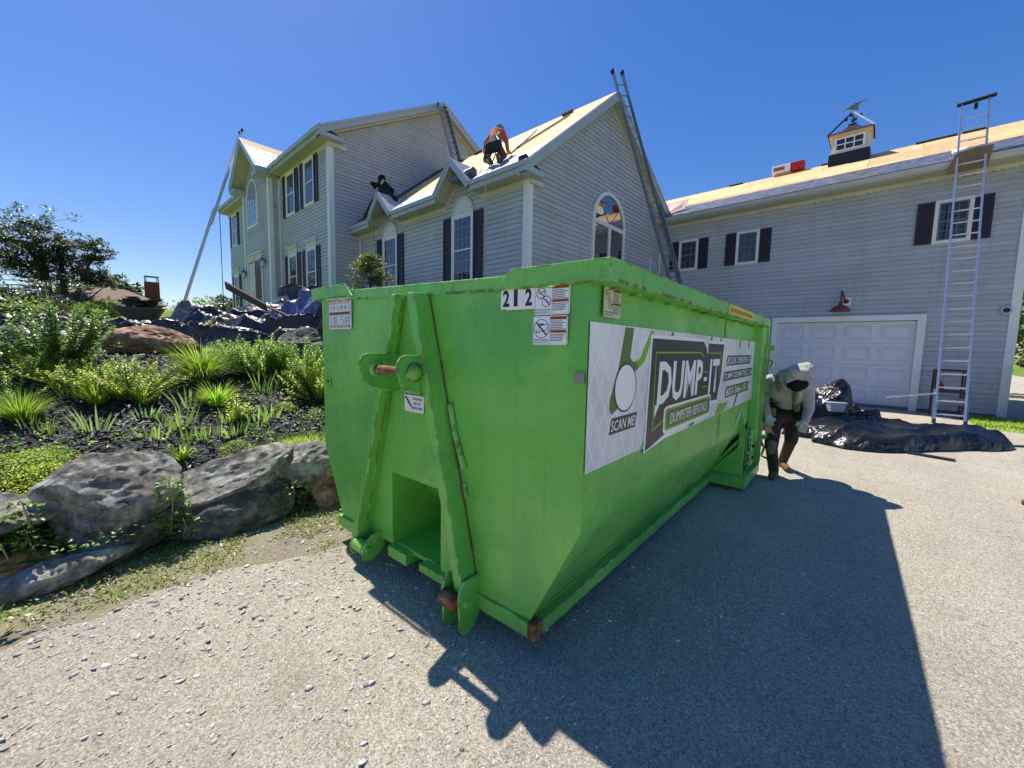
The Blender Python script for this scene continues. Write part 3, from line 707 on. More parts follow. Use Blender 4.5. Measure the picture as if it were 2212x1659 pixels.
for (y0,y1) in ((AC-AHW+.11,AC-.06),(AC+.06,AC+AHW-.11)):
    mb = MB(); pbox(mb,GO,GA,GN,y0,y1,.012,.034,3.2,5.12); mb.build('pane', GLASSR, aw)
    q = MB()
    for i in (1,2): pbox(q,GO,GA,GN,y0+(y1-y0)*i/3-.008,y0+(y1-y0)*i/3+.008,.035,.04,3.2,5.12)
    for j in (1,2,3,4,5): zz = 3.2+1.92*j/6; pbox(q,GO,GA,GN,y0,y1,.0345,.0395,zz-(.03 if j==3 else .008),zz+(.03 if j==3 else .008))
    q.build('muntin_grid', MUNTD, aw)
mb = MB(); mb.prism(arch_pts(GO,GA,GN,AC,AHW-.11,5.24,.012,16,rz=.84), (.022,0,0)); mb.build('pane', GLASSR, aw)
q = MB()
for k in (1,2,3): t = pi*k/4; q.beam(P(GO,GA,GN,AC,.038,5.24), P(GO,GA,GN,AC+.84*cos(t),.038,5.24+.80*sin(t)), .014, .008, side=(0,0,1))
q.build('muntin_grid', MUNTD, aw)
# roof slabs: front slope with notches at the eave gables
RX = -6.28; RIDGE = (apexY, EZ + (apexY-DY)*RS); ny = DY + (6.42-EZ)/RS
def fs(x, y): return (x, y, EZ + (y-DY)*RS)
front = [fs(WX0+.05,DY), fs(D1-DH,DY), fs(D1,ny), fs(D1+DH,DY), fs(D2-DH,DY), fs(D2,ny), fs(D2+DH,DY), fs(RX,DY), fs(RX,apexY), fs(WX0+.05,apexY)]
slab('roof', front, .13, WOODY, W)
rz_end = 6.40
slab('roof', [(WX0+.05,apexY,RIDGE[1]),(RX,apexY,RIDGE[1]),(RX,15.42,rz_end),(WX0+.05,15.42,rz_end)], .13, WOODY, W)
mb = MB(); upw = unit2(1.0, RS); nw = Vector((0,-upw[1],upw[0]))
lowf = [fs(WX0+.12,DY), fs(D1-DH,DY), fs(D1,ny), fs(D1+DH,DY), fs(D2-DH,DY), fs(D2,ny), fs(D2+DH,DY), fs(RX,DY), fs(RX,DY+.85), fs(WX0+.12,DY+.85)]
mb.prism([Vector(p)+nw*.012 for p in lowf], nw*.006); mb.build('underlayment', FELT, W)
for k_, (xa, xc) in enumerate(((D1+DH+.12, D2-DH-.12), (D2+DH+.12, RX-.02))): strip_felt(W, 'underlayment', FELT, xa, xc, (DY, EZ), upw, .03, 1.0, .026, .03, k_+3)
Lw = math.hypot(apexY-DY, RIDGE[1]-EZ)
sheathe(W, 'sheathing_panel', WX0+.4, RX-.01, (DY+upw[0]*1.04, EZ+upw[1]*1.04), upw, Lw-1.06, OSB, off=.006, seed=9)
mb = MB(); mb.prism([Vector(p)+nw*.03 for p in (fs(WX0+.06,DY+.3), fs(WX0+.55,DY+.3), fs(WX0+.75,DY+1.6), fs(WX0+.9,apexY-.6), fs(WX0+.8,apexY), fs(WX0+.06,apexY))], nw*.02); mb.build('old_shingle_strip', OLDSH, W)
for dc in (D1, D2):
    pk = Vector((dc,DY-.02,6.42)); bk = Vector((dc,ny,6.42))
    for s_ in (-1,1):
        ft = Vector((dc+s_*DH,DY-.02,EZ)); tri = [ft, pk, bk] if s_ < 0 else [ft, bk, pk]
        tri2 = [ft, pk, bk] if s_ < 0 else [pk, ft, bk]
        n_ = (tri2[1]-tri2[0]).cross(tri2[2]-tri2[0]).normalized(); n_ = n_ if n_.z > 0 else -n_
        mb = MB(); a_, b_, c_ = ft, pk, bk
        if ((b_-a_).cross(c_-a_)).dot(n_) < 0: a_, b_ = b_, a_
        mb.prism([p - n_*.06 for p in (a_,b_,c_)], n_*.075); e_ = mb.build('eave_gable_roof', FELT, W)
        mb = MB(); d_ = (pk-ft).normalized(); mb.beam(ft+Vector((0,-.03,-.075)), pk+Vector((0,-.03,-.075))+d_*.03, .045+.001*s_, .17, side=(0,1,0)); mb.build('rake_board', FASCIA, W)
        mb = MB(); mb.beam(ft+Vector((0,-.06,-.03)), pk+Vector((0,-.06,-.03))+d_*.02, .03+.001*s_, .06, side=(0,1,0)); mb.build('rake_trim', FASCIA, W)
        mb = MB(); off_ = Vector((0,0,-.17)); mb.poly([ft+off_, pk+off_, Vector((dc,YW-.02,6.42))+off_, Vector((dc+s_*DH,YW-.02,EZ))+off_]); mb.build('soffit', SOFFIT, W)
        mb = MB(); mb.beam(Vector((dc+s_*DH,YW-.028,EZ))+off_*1.1, Vector((dc,YW-.028,6.42))+off_*1.1, .03+.001*s_, .07, side=(0,1,0)); mb.build('frieze', TRIMD, W)
for (xa, xc) in ((WX0+.06, D1-DH), (D1+DH, D2-DH), (D2+DH, RX)):
    mb = MB(); mb.box(xa, xc, DY-.005, DY+.03, EZ-.22, EZ-.01); mb.box(xa, xc, DY-.06, DY-.006, EZ-.1, EZ+.005); mb.build('gutter_board', FASCIA, W)
    mb = MB(); mb.box(xa, min(xc, WX1+.2), DY+.03, YW-.003, EZ-.2, EZ-.18); mb.build('soffit', SOFFIT, W)
    mb = MB(); x_ = xa; 
    while x_ < min(xc, WX1-.14) - .05: mb.box(x_+.01, x_+.045, YW-.052, YW-.02, EZ-.30, EZ-.235); x_ += .075
    mb.box(xa, min(xc, WX1-.13), YW-.045, YW-.02, EZ-.33, EZ-.2); mb.build('frieze', TRIMD, W)
# rake of the tall gable
def rake(x, ya, za, yb, zb, nm):
    mb = MB(); a_, b_ = Vector((x,ya,za)), Vector((x,yb,zb)); d_ = (b_-a_).normalized()
    mb.beam(a_+Vector((0,0,-.115)), b_+Vector((0,0,-.115)), .04, .23, side=(1,0,0)); mb.beam(a_+Vector((.03,0,-.03)), b_+Vector((.03,0,-.03)), .03, .07, side=(1,0,0)); mb.build('rake_board', FASCIA, W)
    mb = MB(); o_ = Vector((0,0,-.2)); mb.poly([a_+o_, b_+o_, Vector((WX1+.004,yb,zb))+o_, Vector((WX1+.004,ya,za))+o_]); mb.build('soffit', SOFFIT, W)
    mb = MB(); mb.beam(Vector((WX1+.02,ya,za-.235)), Vector((WX1+.02,yb,zb-.235)), .035, .08, side=(1,0,0)); mb.build('frieze', TRIMD, W)
rake(RX, DY, EZ, apexY, RIDGE[1], 0); rake(RX-.001, apexY, RIDGE[1], 15.42, rz_end, 1)
# eave return at the corner
mb = MB(); mb.prism([(WX1+.035,DY-.03,EZ-.22),(RX+.03,DY-.03,EZ-.22),(RX+.03,DY+.62,EZ-.22),(WX1+.035,DY+.62,EZ-.22)], (0,0,.13)); mb.build('eave_return', FASCIA, W)
mb = MB(); mb.prism([(WX1+.03,DY+.62,EZ-.09),(WX1+.03,DY+.0,EZ+.14),(WX1+.03,DY+.0,EZ-.09)], (.24,0,0)); mb.build('return_flashing', PURPLEBLACK, W)
mb = MB(); mb.box(WX1+.036, WX1+.12, YW-.03, DY+.85, EZ-.33, EZ-.225); mb.build('frieze_block', TRIMD, W)
# metal piece where the wing roof meets the garage roof
mb = MB(); mb.prism([(-6.45,15.0,6.3),(-5.75,15.35,6.55),(-5.7,15.6,6.95),(-6.5,15.5,6.9)], (0,.03,.01)); mb.build('valley_flashing', plain('pinkish_flashing', srgb(196,160,150), .5), W)
# utility meter and conduit
mt_ = MB(); mt_.box(WX1+.02, WX1+.16, 14.50, 14.82, 4.22, 4.70); mt_.tube([(WX1+.14,14.66,4.5),(WX1+.22,14.66,4.5)], .1, 14); mt_.build('meter_box', GUTTER, W)
mb = MB(); mb.tube([(WX1+.05,15.19,.1),(WX1+.05,15.19,5.0)], .03, 8); mb.tube([(WX1+.05,14.44,.1),(WX1+.05,14.44,4.75)], .02, 8); mb.build('conduit', TRIM, W)
# dark stuff lying on the wing roof
def on_wing(x, s): return (x, DY+upw[0]*s, EZ+upw[1]*s)

# ================= main house
H = empty('main_house', (0,0,0)); tag(H, 'two storey grey sided main house with entry gable on the left', 'house')
HX0, HX1, YH = -27.6, -14.81, 6.53
MA, MZ, HS = 11.28, 11.30, 0.56
HEZ = 8.52; HEY = 6.1
def hspan(z):
    a, b = YH, 16.03
    if z > 8.62: a = YH + (z-8.62)/HS; b = 16.03 - (z-8.62)/HS
    return (a, b)
mb = MB(); mb.prism([(HX1-.004,YH,1),(HX1-.004,16.03,1),(HX1-.004,16.03,8.62),(HX1-.004,MA,MZ),(HX1-.004,YH,8.62)], (-.2,0,0)); hw = mb.build('wall', SIDING, H)
siding(hw, (HX1,0), GA, GN, lambda z: (max(hspan(z)[0], YH+.14) if z < 8.62 else hspan(z)[0], hspan(z)[1]), 1.6, MZ-.02)
mb = MB(); mb.box(HX0, HX1-.01, YH+.004, YH+.2, 1.5, 8.6); hf = mb.build('wall', SIDING, H)
PX0, PX1, YP = -23.4, -19.74, 6.13
siding(hf, (0,YH), A, N, lambda z: (PX1, HX1-.15), 2.6, 8.42, [(-18.9,-17.9,6.63,8.34),(-17.0,-16.05,6.63,8.34),(-18.9,-17.9,3.2,5.1),(-17.0,-16.05,3.2,5.1)])
siding(hf, (0,YH), A, N, lambda z: (HX0+.02, PX0), 2.6, 8.42, [(-27.05,-26.05,6.63,8.3),(-27.05,-26.05,3.2,5.1)])
mb = MB(); mb.box(HX1-.16, HX1+.036, YH-.044, YH-.004, 1.6, 8.44); mb.box(HX1-.004, HX1+.042, YH-.046, YH+.14, 1.6, 8.43); mb.build('corner_board', TRIM, H)
mb = MB(); mb.box(HX0-.03, HX0+.08, YH-.034, YH-.004, 2.4, 8.44); mb.build('corner_board', TRIM, H)
for (a0, a1) in ((-18.87,-17.92), (-16.98,-16.05)):
    window(H, (0,YH), A, N, a0, a1, 6.63, 8.34, None, 0.33, glass=GLASSW)
    window(H, (0,YH), A, N, a0+.05, a1+.05, 3.25, 5.08, (4, 6), 0.33, header=True)
window(H, (0,YH), A, N, -27.05, -26.1, 6.58, 8.28, None, 0.33); window(H, (0,YH), A, N, -27.0, -26.1, 3.25, 5.05, (4,6), 0.3, header=True)
# eaves
for (xa, xc) in ((PX1+.25, HX1+.3), (HX0-.2, PX0-.25)):
    mb = MB(); mb.box(xa, xc, HEY-.01, HEY+.03, HEZ-.1, HEZ+.17); mb.box(xa, xc, HEY-.11, HEY-.011, HEZ+.03, HEZ+.175); mb.build('gutter_board', FASCIA, H)
    mb = MB(); mb.box(xa, xc, HEY+.03, YH-.003, HEZ-.09, HEZ-.07); mb.build('soffit', SOFFIT, H)
    mb = MB(); mb.box(xa, xc-.3, YH-.045, YH-.019, HEZ-.26, HEZ-.09); mb.build('frieze', TRIMD, H)
hr = HEZ + .2; HRX = HX1 + .3
slab('roof', [(HX0-.2,HEY,hr),(HRX,HEY,hr),(HRX,MA,hr+(MA-HEY)*HS),(HX0-.2,MA,hr+(MA-HEY)*HS)], .14, WOODY, H)
slab('roof', [(HX0-.2,MA,hr+(MA-HEY)*HS),(HRX,MA,hr+(MA-HEY)*HS),(HRX,16.46,hr),(HX0-.2,16.46,hr)], .14, WOODY, H)
for (ya, za, yb, zb) in ((HEY, hr, MA, hr+(MA-HEY)*HS), (MA, hr+(MA-HEY)*HS, 16.46, hr)):
    mb = MB(); a_, b_ = Vector((HRX,ya,za)), Vector((HRX,yb,zb))
    mb.beam(a_+Vector((0,0,-.12)), b_+Vector((0,0,-.12)), .04, .25, side=(1,0,0)); mb.beam(a_+Vector((.03,0,-.03)), b_+Vector((.03,0,-.03)), .03, .08, side=(1,0,0)); mb.build('rake_board', FASCIA, H)
    mb = MB(); o_ = Vector((0,0,-.22)); mb.poly([a_+o_, b_+o_, Vector((HX1+.004,yb,zb))+o_, Vector((HX1+.004,ya,za))+o_]); mb.build('soffit', SOFFIT, H)
    mb = MB(); mb.beam(Vector((HX1+.02,ya,za-.25)), Vector((HX1+.02,yb,zb-.25)), .035, .1, side=(1,0,0)); mb.build('frieze', TRIMD, H)
mb = MB(); mb.box(HX1+.035, HRX+.03, HEY-.04, HEY+.8, HEZ-.1, HEZ+.04); mb.build('eave_return', FASCIA, H)
mb = MB(); mb.prism([(HX1+.03,HEY+.8,HEZ+.041),(HX1+.03,HEY,HEZ+.26),(HX1+.03,HEY,HEZ+.041)], (.26,0,0)); mb.build('return_flashing', PURPLEBLACK, H)
mb = MB(); mb.box(HX1+.036, HX1+.12, YH-.03, HEY+1.0, HEZ-.26, HEZ-.105); mb.build('frieze_block', TRIMD, H)
# entry gable
EX, EPY, EPZ, EEZ = -21.55, 5.62, 10.32, 8.62; EHW = 2.0
mb = MB(); mb.prism([(PX0,YP+.004,2),(PX1,YP+.004,2),(PX1,YP+.004,8.7),(EX,YP+.004,10.1),(PX0,YP+.004,8.7)], (0,.38,0)); ew = mb.build('wall', SIDING, H)
siding(ew, (0,YP), A, N, lambda z: (PX0+.12, PX1-.17) if z < 8.45 else (EX-(10.1-z)*1.12, EX+(10.1-z)*1.12), 2.6, 9.9, [(-22.6,-21.4,6.75,8.3),(-22.9,-20.9,3,5.3)])
mb = MB(); mb.box(PX1-.004, PX1+.0, YP+.02, YH, 2, 8.5); siding(ew, (PX1,0), GA, GN, lambda z: (YP+.02, YH), 2.6, 8.4)
mb = MB(); mb.box(PX1-.17, PX1+.036, YP-.044, YP-.004, 2.4, 8.45); mb.box(PX1-.004, PX1+.042, YP-.046, YP+.12, 2.4, 8.44); mb.box(PX0-.02, PX0+.13, YP-.044, YP-.004, 2.4, 8.45); mb.build('corner_board', TRIM, H)
mb = MB(); mb.box(PX1+.03, PX1+.09, YH-.07, YH-.01, 2.4, 8.4); mb.build('inner_corner_trim', TRIM, H)
for s_ in (-1, 1):
    ft = Vector((EX+s_*EHW,EPY,EEZ)); pk = Vector((EX,EPY,EPZ)); bkf = Vector((EX+s_*EHW,YH+.8,EEZ)); bkp = Vector((EX,10.0,EPZ))
    d_ = (pk-ft).normalized(); n_ = Vector((-s_*d_.z*-1, 0, abs(d_.x))); n_ = Vector((s_*abs(d_.z),0,abs(d_.x)))
    q = [ft, pk, bkp, bkf]
    if ((q[1]-q[0]).cross(q[3]-q[0])).dot(n_) < 0: q = [ft, bkf, bkp, pk]
    mb = MB(); mb.prism([p - n_*.12 for p in q], n_*.12); mb.build('roof', WOODY, H)
    # felt over most of it, osb strip by the ridge
    def pt(t, y): return ft.lerp(pk, t) + Vector((0, y-EPY, 0))
    for (t0, t1, mt, nm) in ((0.02,.74,FELT,'underlayment'), (.745,.99,OSB,'sheathing_panel')):
        rows = []
        for i in range(7):
            rows.append([pt(t0+(t1-t0)*i/6, EPY+.04+j*.35) + n_*(.012+.02*abs(n3(i*.7, j*.8, s_*3.0))) for j in range(8 + int(4*t0))])
        mb = MB(); mb.grid(rows); mb.build(nm, mt, H, smooth=True)
    mb = MB(); mb.beam(ft+Vector((0,-.02,-.12)), pk+Vector((0,-.02,-.12)), .04+.001*s_, .25, side=(0,1,0)); mb.beam(ft+Vector((0,-.05,-.03)), pk+Vector((0,-.05,-.03)), .03+.001*s_, .08, side=(0,1,0)); mb.build('rake_board', FASCIA, H)
    mb = MB(); o_ = Vector((0,0,-.25)); mb.poly([ft+o_, pk+o_, Vector((EX,YP-.01,EPZ))+o_, Vector((EX+s_*EHW,YP-.01,EEZ))+o_]); mb.build('soffit', SOFFIT, H)
    xo = EX+s_*EHW; xi = PX1 if s_ > 0 else PX0
    mb = MB(); mb.box(min(xo,xi-s_*.45), max(xo,xi-s_*.45), EPY-.01, YP-.03, EEZ-.26, EEZ-.08); mb.build('eave_return', FASCIA, H)
    mb = MB(); mb.box(min(xo,xi), max(xo,xi), YP-.02, YH, EEZ-.27, EEZ-.2); mb.build('soffit', SOFFIT, H)
    mb = MB(); mb.box(xo-.05, xo+.05, EPY, HEY+.2, EEZ-.2, EEZ+.02); mb.build('gutter_board', FASCIA, H)
# entry: arch window, door
EO = (0, YP); AX, AW = -22.0, .78
mb = MB(); oo = arch_pts(EO,A,N,AX,AW,8.05,0,14); ii = arch_pts(EO,A,N,AX,AW-.09,8.05,0,14); ring(mb, oo, ii, (0,-.06,0))
pbox(mb,EO,A,N,AX-AW,AX-AW+.09,0,.06,6.7,8.05); pbox(mb,EO,A,N,AX+AW-.09,AX+AW,0,.06,6.7,8.05); pbox(mb,EO,A,N,AX-AW+.09,AX+AW-.09,0,.059,6.7,6.79)
aw2 = mb.build('arch_window', TRIM, H)
pa = [P(EO,A,N,AX-AW+.09,.034,6.79), P(EO,A,N,AX+AW-.09,.034,6.79)] + arch_pts(EO,A,N,AX,AW-.09,8.05,.034,14)
mb = MB(); mb.poly(pa); mb.build('pane', glass_mat('sky_painted_glass', srgb(150,160,186)), aw2)  # sky light is put into the pane's pale base colour
q = MB()
for i in range(1,4): a_ = AX-.69+1.38*i/4; pbox(q,EO,A,N,a_-.008,a_+.008,.035,.041,6.79,8.1)
for j in range(1,5): z_ = 6.79+1.3*j/4; pbox(q,EO,A,N,AX-.69,AX+.69,.0345,.0405,z_-.008,z_+.008)
q.build('muntin_grid', MUNTD, aw2)
mb = MB(); pbox(mb,EO,A,N,-23.0,-22.82,0,.07,3.0,5.15); pbox(mb,EO,A,N,-20.95,-20.76,0,.07,3.0,5.15); pbox(mb,EO,A,N,-22.0,-21.86,0,.06,3.0,5.1); pbox(mb,EO,A,N,-22.9,-20.85,0,.075,5.15,5.42); pbox(mb,EO,A,N,-23.08,-20.7,0,.13,5.42,5.52); pbox(mb,EO,A,N,-22.02,-21.8,0,.11,5.16,5.55)
mb.build('door_surround', TRIMD, H)
dr = MB(); pbox(dr,EO,A,N,-21.86,-20.95,0.018,.045,3.0,5.1)
for (u0,u1,v0,v1) in ((-21.76,-21.45,3.2,3.9),(-21.36,-21.05,3.2,3.9),(-21.76,-21.45,4.0,4.9),(-21.36,-21.05,4.0,4.9)): pbox(dr,EO,A,N,u0,u1,.045,.053,v0,v1)
dr = dr.build('door', REDDOOR, H); mb = MB(); mb.lathe([(.001,0),(.03,.004),(.03,.02),(.001,.03)], 10, c=P(EO,A,N,-21.78,.045,4.0), axis='y'); mb.build('handle', STEEL, dr)
mb = MB(); pbox(mb,EO,A,N,-22.82,-22.0,.018,.043,3.0,5.1); mb.build('sidelight', TRIMD, H)
for (lx, lz_) in ((-23.22, 4.72), (-20.42, 4.95)):
    ln = empty('wall_lantern', (lx, YP-.16, lz_), parent=H)
    mb = MB(); mb.lathe([(.05,-.22),(.09,-.2),(.12,.0),(.12,.02)], 6); mb.build('lantern_glass', glass_mat('lantern_glass', srgb(170,176,180)), ln)
    mb = MB(); mb.lathe([(.15,.02),(.14,.05),(.05,.16),(.02,.2),(.001,.24)], 6); mb.tube([(0,0,.2),(0,.06,.3),(0,.14,.22)], .012, 6); mb.lathe([(.001,-.3),(.04,-.24),(.05,-.22)], 6); mb.build('lantern_cap', STEEL, ln)
mb = MB(); mb.box(-22.9,-20.6, YP-.9, YP+.0, 2.3, 2.95); mb.build('entry_step', plain('granite_step', srgb(150,148,144), .85, .2, 0, .15, 4), H)
# ------------------------------------------------------------------ dumpster (local: x right, y back, z up; front face at y=0)
DROT = radians(2.538)
DLOC = Vector((-2.14*cos(DROT) - 1.588*sin(DROT), -2.14*sin(DROT) + 1.588*cos(DROT), 0))
DU = empty('dumpster', DLOC, DROT); tag(DU, 'open green steel roll-off dumpster with hook frame, stickers and banner', 'dumpster')
DB, DR, DT, DLEN = 1.243, 1.36, 0.965, 4.12     # body half width, rim half width, bottom half width, length
BZ = 0.645; Z0 = 0.085
def ztop(x): return 1.775 + (-x + DB) / (2*DB) * 0.065   # underside of the rim, a bit higher at the far left
# floor + side walls, subdivided and slightly dented
def side_wall(s):
    prof_ = [(DT, Z0), (DB, BZ), (DB, BZ+.3), (DB, 1.2), (DB, ztop(s*DB)+.01)]
    pr = []
    for (a, b) in zip(prof_, prof_[1:]):
        for k in range(6): pr.append((a[0]+(b[0]-a[0])*k/6, a[1]+(b[1]-a[1])*k/6))
    pr.append(prof_[-1]); rows = []; inner = []
    n = 44
    for i in range(n+1):
        y = DLEN*i/n; row = []; r2 = []
        for (x, z) in pr:
            d = 0.0
            if 0 < i < n and z > Z0+.05: d = (0.004 if z > .9 else 0.012)*n3(y, z, 4+s, 1.3) + (0.002 if z > .9 else 0.006)*n3(y, z, 9+s, 3.4)
            row.append((s*(x+d), y, z)); r2.append((s*(x+d-.006), y, z))
        rows.append(row); inner.append(r2)
    mb = MB(); mb.grid(rows); mb.grid(inner); o = mb.build('side_panel', FLANK, DU, smooth=True); return o
RS_ = side_wall(1); LS_ = side_wall(-1)
# front sheet with its tunnel opening: built as columns so it can carry dents
TX0, TX1, TZ = -0.26, 0.26, 0.605
def xw(z): return DT + (DB-DT)*min(1, max(0, (z-Z0)/(BZ-Z0)))
def fz(x, z): return 0.010*n3(x, z, 2.2, 1.5) + 0.005*n3(x, z, 7.7, 4.0)
def front_patch(xa, xb_, za, zb_, nx, nz):
    rows = []
    for j in range(nz+1):
        row = []
        for i in range(nx+1):
            u_ = i/nx; w_ = j/nz
            z = za(u_) + (zb_(u_)-za(u_))*w_; x0_, x1_ = xa(z), xb_(z); x = x0_+(x1_-x0_)*u_
            row.append((x, fz(x, z)*min(1, 6*u_*(1-u_)+.0), z))
        rows.append(row)
    return rows
mb = MB()
zt = lambda x: ztop(x)+.01
mb.grid(front_patch(lambda z: -xw(z), lambda z: TX0, lambda u: Z0, lambda u: BZ, 14, 12)); mb.grid(front_patch(lambda z: TX1, lambda z: xw(z), lambda u: Z0, lambda u: BZ, 14, 12))
mb.grid(front_patch(lambda z: -DB, lambda z: DB, lambda u: BZ, lambda u: zt(-DB+2*DB*u), 40, 20))
mb.poly([(TX0,.0005,BZ),(TX1,.0005,BZ),(TX1,.0005,TZ),(TX0,.0005,TZ)])
fp = mb.build('front_panel', GREEN, DU, smooth=True)
mb = MB(); mb.box(-DB+.02, DB-.02, .02, .03, TZ+.05, 1.75)
mb.poly([(TX0,0,Z0),(TX0,.62,Z0),(TX0,.12,TZ),(TX0,0,TZ)]); mb.poly([(TX1,0,Z0),(TX1,.62,Z0),(TX1,.12,TZ),(TX1,0,TZ)])
mb.poly([(TX0,.62,Z0),(TX1,.62,Z0),(TX1,.12,TZ),(TX0,.12,TZ)]); mb.poly([(TX0,0,TZ),(TX0,.12,TZ),(TX1,.12,TZ),(TX1,0,TZ)])
mb.build('hook_tunnel', GREEN, DU)
# floor plate of the tunnel with the notch
mb = MB(); mb.box(TX0-.02, -.065, -.03, .6, .0, .078); mb.box(-.065, .075, .14, .6, .0, .077); mb.box(.075, .6, -.03, .6, .02, .076); mb.build('tunnel_floor', GREENW, DU, bevel=.004)
mb = MB(); mb.box(-DT, DT, .03, DLEN, .06, .09); mb.build('floor', GREENW, DU)
mb = MB(); mb.box(-DB, DB, DLEN-.05, DLEN, .1, 1.8); mb.build('tailgate', GREEN, DU)
GREENR = green_paint('rusty_green_paint', 1.6)
# bottom sill and long rails
for (a_, b_) in ((.60, DT+.003), (-DT-.003, -.56)): mb = MB(); mb.box(a_, b_, -.02, .05, .0, .088); mb.build('front_sill', GREENW, DU, bevel=.004)
for s in (-1, 1):
    mb = MB(); mb.box(s*DT-.045 if s > 0 else -DT-.045, DT+.045 if s > 0 else -DT+.045, -.018, DLEN, .005, .085); mb.build('side_rail', GREENW, DU, bevel=.004)
mb = MB(); mb.box(DT+.004, DT+.048, -.024, .05, .001, .088); mb.build('rusty_corner', RUST, DU)
for s in (-1, 1):
    mb = MB(); mb.box(s*.42-.05, s*.42+.05, .3, DLEN, -.09, .06); mb.build('under_rail', GREENW, DU)
# top rim: angle section, wider along the sides, chamfered corners on the front
for s in (-1, 1):
    z0 = ztop(s*DB); x0_, x1_ = (DB-.02, DR) if s > 0 else (-DR, -DB+.02)
    mb = MB(); mb.box(x0_, x1_, -.02, DLEN+.03, z0, z0+.008); mb.box(x1_-.012 if s > 0 else x0_, x1_ if s > 0 else x0_+.012, -.021, DLEN+.03, z0+.008, z0+.095)
    mb.box(x0_, x1_-.012 if s > 0 else x1_, -.019, DLEN+.03, z0+.087, z0+.094) if s > 0 else mb.box(x0_+.012, x1_, -.019, DLEN+.03, z0+.087, z0+.094)
    # front corner plate, chamfered towards the middle
    pts = [(s*DR,-.022,z0+.095),(s*.82,-.022,z0+.10),(s*.70,-.022,z0+.0),(s*DR,-.022,z0+.0)]
    mb.prism(pts, (0,-.012,0)); mb.build('top_rim', GREENW, DU, bevel=.003)
mb = MB(); zl, zr = ztop(-.82)+.062, ztop(.82)+.062
mb.hexa([(-.84,-.014,zl-.07),(-.84,.05,zl-.07),(.84,.05,zr-.07),(.84,-.014,zr-.07),(-.84,-.014,zl),(-.84,.05,zl),(.84,.05,zr),(.84,-.014,zr)]); mb.build('top_rim', GREENW, DU, bevel=.006)
mb = MB(); mb.tube([(-1.15+i*.06, -.012, ztop(-1.15+i*.06)-.006+.004*n3(i,0,0,.9)) for i in range(38)], .006, 6); mb.build('weld_bead', GREENW, DU)
mb = MB()
for k in range(16): mb.box(DB+.0, DB+.05, .15+k*.255, .19+k*.255, ztop(DB)-.012, ztop(DB))
tag(mb.build('rim_weld', GREENW, DU), kind='stuff')
# vertical corner posts at the back
mb = MB(); mb.box(DB-.01, DB+.09, DLEN-.22, DLEN-.02, .42, 1.772); mb.build('rear_post', GREEN, DU, bevel=.01)
mb = MB(); mb.box(DB+.02, DB+.115, DLEN-.02, DLEN+.05, .12, 1.77); mb.build('rear_post', GREENW, DU, bevel=.01)
mb = MB(); mb.box(-DB-.09, -DB+.01, DLEN-.22, DLEN-.02, .42, 1.80); mb.build('rear_post', GREEN, DU, bevel=.01)
# rear wheel box on the right: gusset plate, floor, front face
mb = MB()
mb.prism([(DB,3.42,.88),(DB,3.42,.42),(DT,3.42,.1),(DB+.05,3.42,.1),(DB+.06,3.42,.6)], (0,.02,0))
mb.prism([(DB+.0,3.44,.5),(DB+.0,DLEN,.5),(DB+.0,DLEN,.1),(DT,DLEN,.1),(DT,3.44,.1)], (-.02,0,0)); mb.build('wheel_gusset', GREEN, DU)
mb = MB(); mb.box(DT-.02, DB+.11, 3.30, DLEN+.04, .0, .115); mb.build('wheel_box', GREEN, DU, bevel=.006)
mb = MB(); mb.box(DB+.005, DB+.07, 3.78, 3.98, .14, .58); mb.build('hinge_plate', GREEN, DU, bevel=.006)
for zz in (.22, .36): mb = MB(); mb.box(DB+.07, DB+.085, 3.84, 3.9, zz, zz+.03); mb.build('slot', BLACKR, DU)
mb = MB(); mb.tube([(DB+.06+.02*n3(k,1,1,.7), 3.66+.012*((k % 2)*2-1), .62-k*.03) for k in range(17)], .011, 6); mb.build('chain', STEEL, DU)
for s in (-1, 1):
    mb = MB(); mb.lathe([(.02,-.07),(.075,-.07),(.085,-.05),(.085,.05),(.075,.07),(.02,.07)], 18, c=(s*(DB-.04), 3.92, -.025), axis='x'); mb.build('wheel', BLACKR, DU)
# latch hardware at the back edge
mb = MB(); mb.box(DB+.06, DB+.17, DLEN+.03, DLEN+.1, 1.50, 1.56); mb.box(DB+.08, DB+.13, DLEN+.04, DLEN+.12, 1.36, 1.5); mb.tube([(DB+.1,DLEN+.08,1.42),(DB+.16,DLEN+.1,1.36),(DB+.13,DLEN+.12,1.28)], .014, 6); mb.build('latch', GREENW, DU)
mb = MB(); mb.box(DB+.06, DB+.2, DLEN+.03, DLEN+.1, 1.0, 1.07); mb.box(DB+.06, DB+.1, DLEN+.03, DLEN+.1, .86, 1.0); mb.tube([(DB+.08,DLEN+.07,1.05),(DB+.06,DLEN+.09,.82)], .012, 6); mb.build('latch', GREENW, DU)
mb = MB(); mb.box(DB+.05, DB+.2, DLEN+.02, DLEN+.1, .42, .47); mb.box(DB+.05, DB+.12, DLEN+.02, DLEN+.1, .33, .42); mb.tube([(DB+.1,DLEN+.06,.4),(DB+.14,DLEN+.09,.3),(DB+.12,DLEN+.07,.2),(DB+.18,DLEN+.1,.17)], .015, 6); mb.build('latch', GREENW, DU)
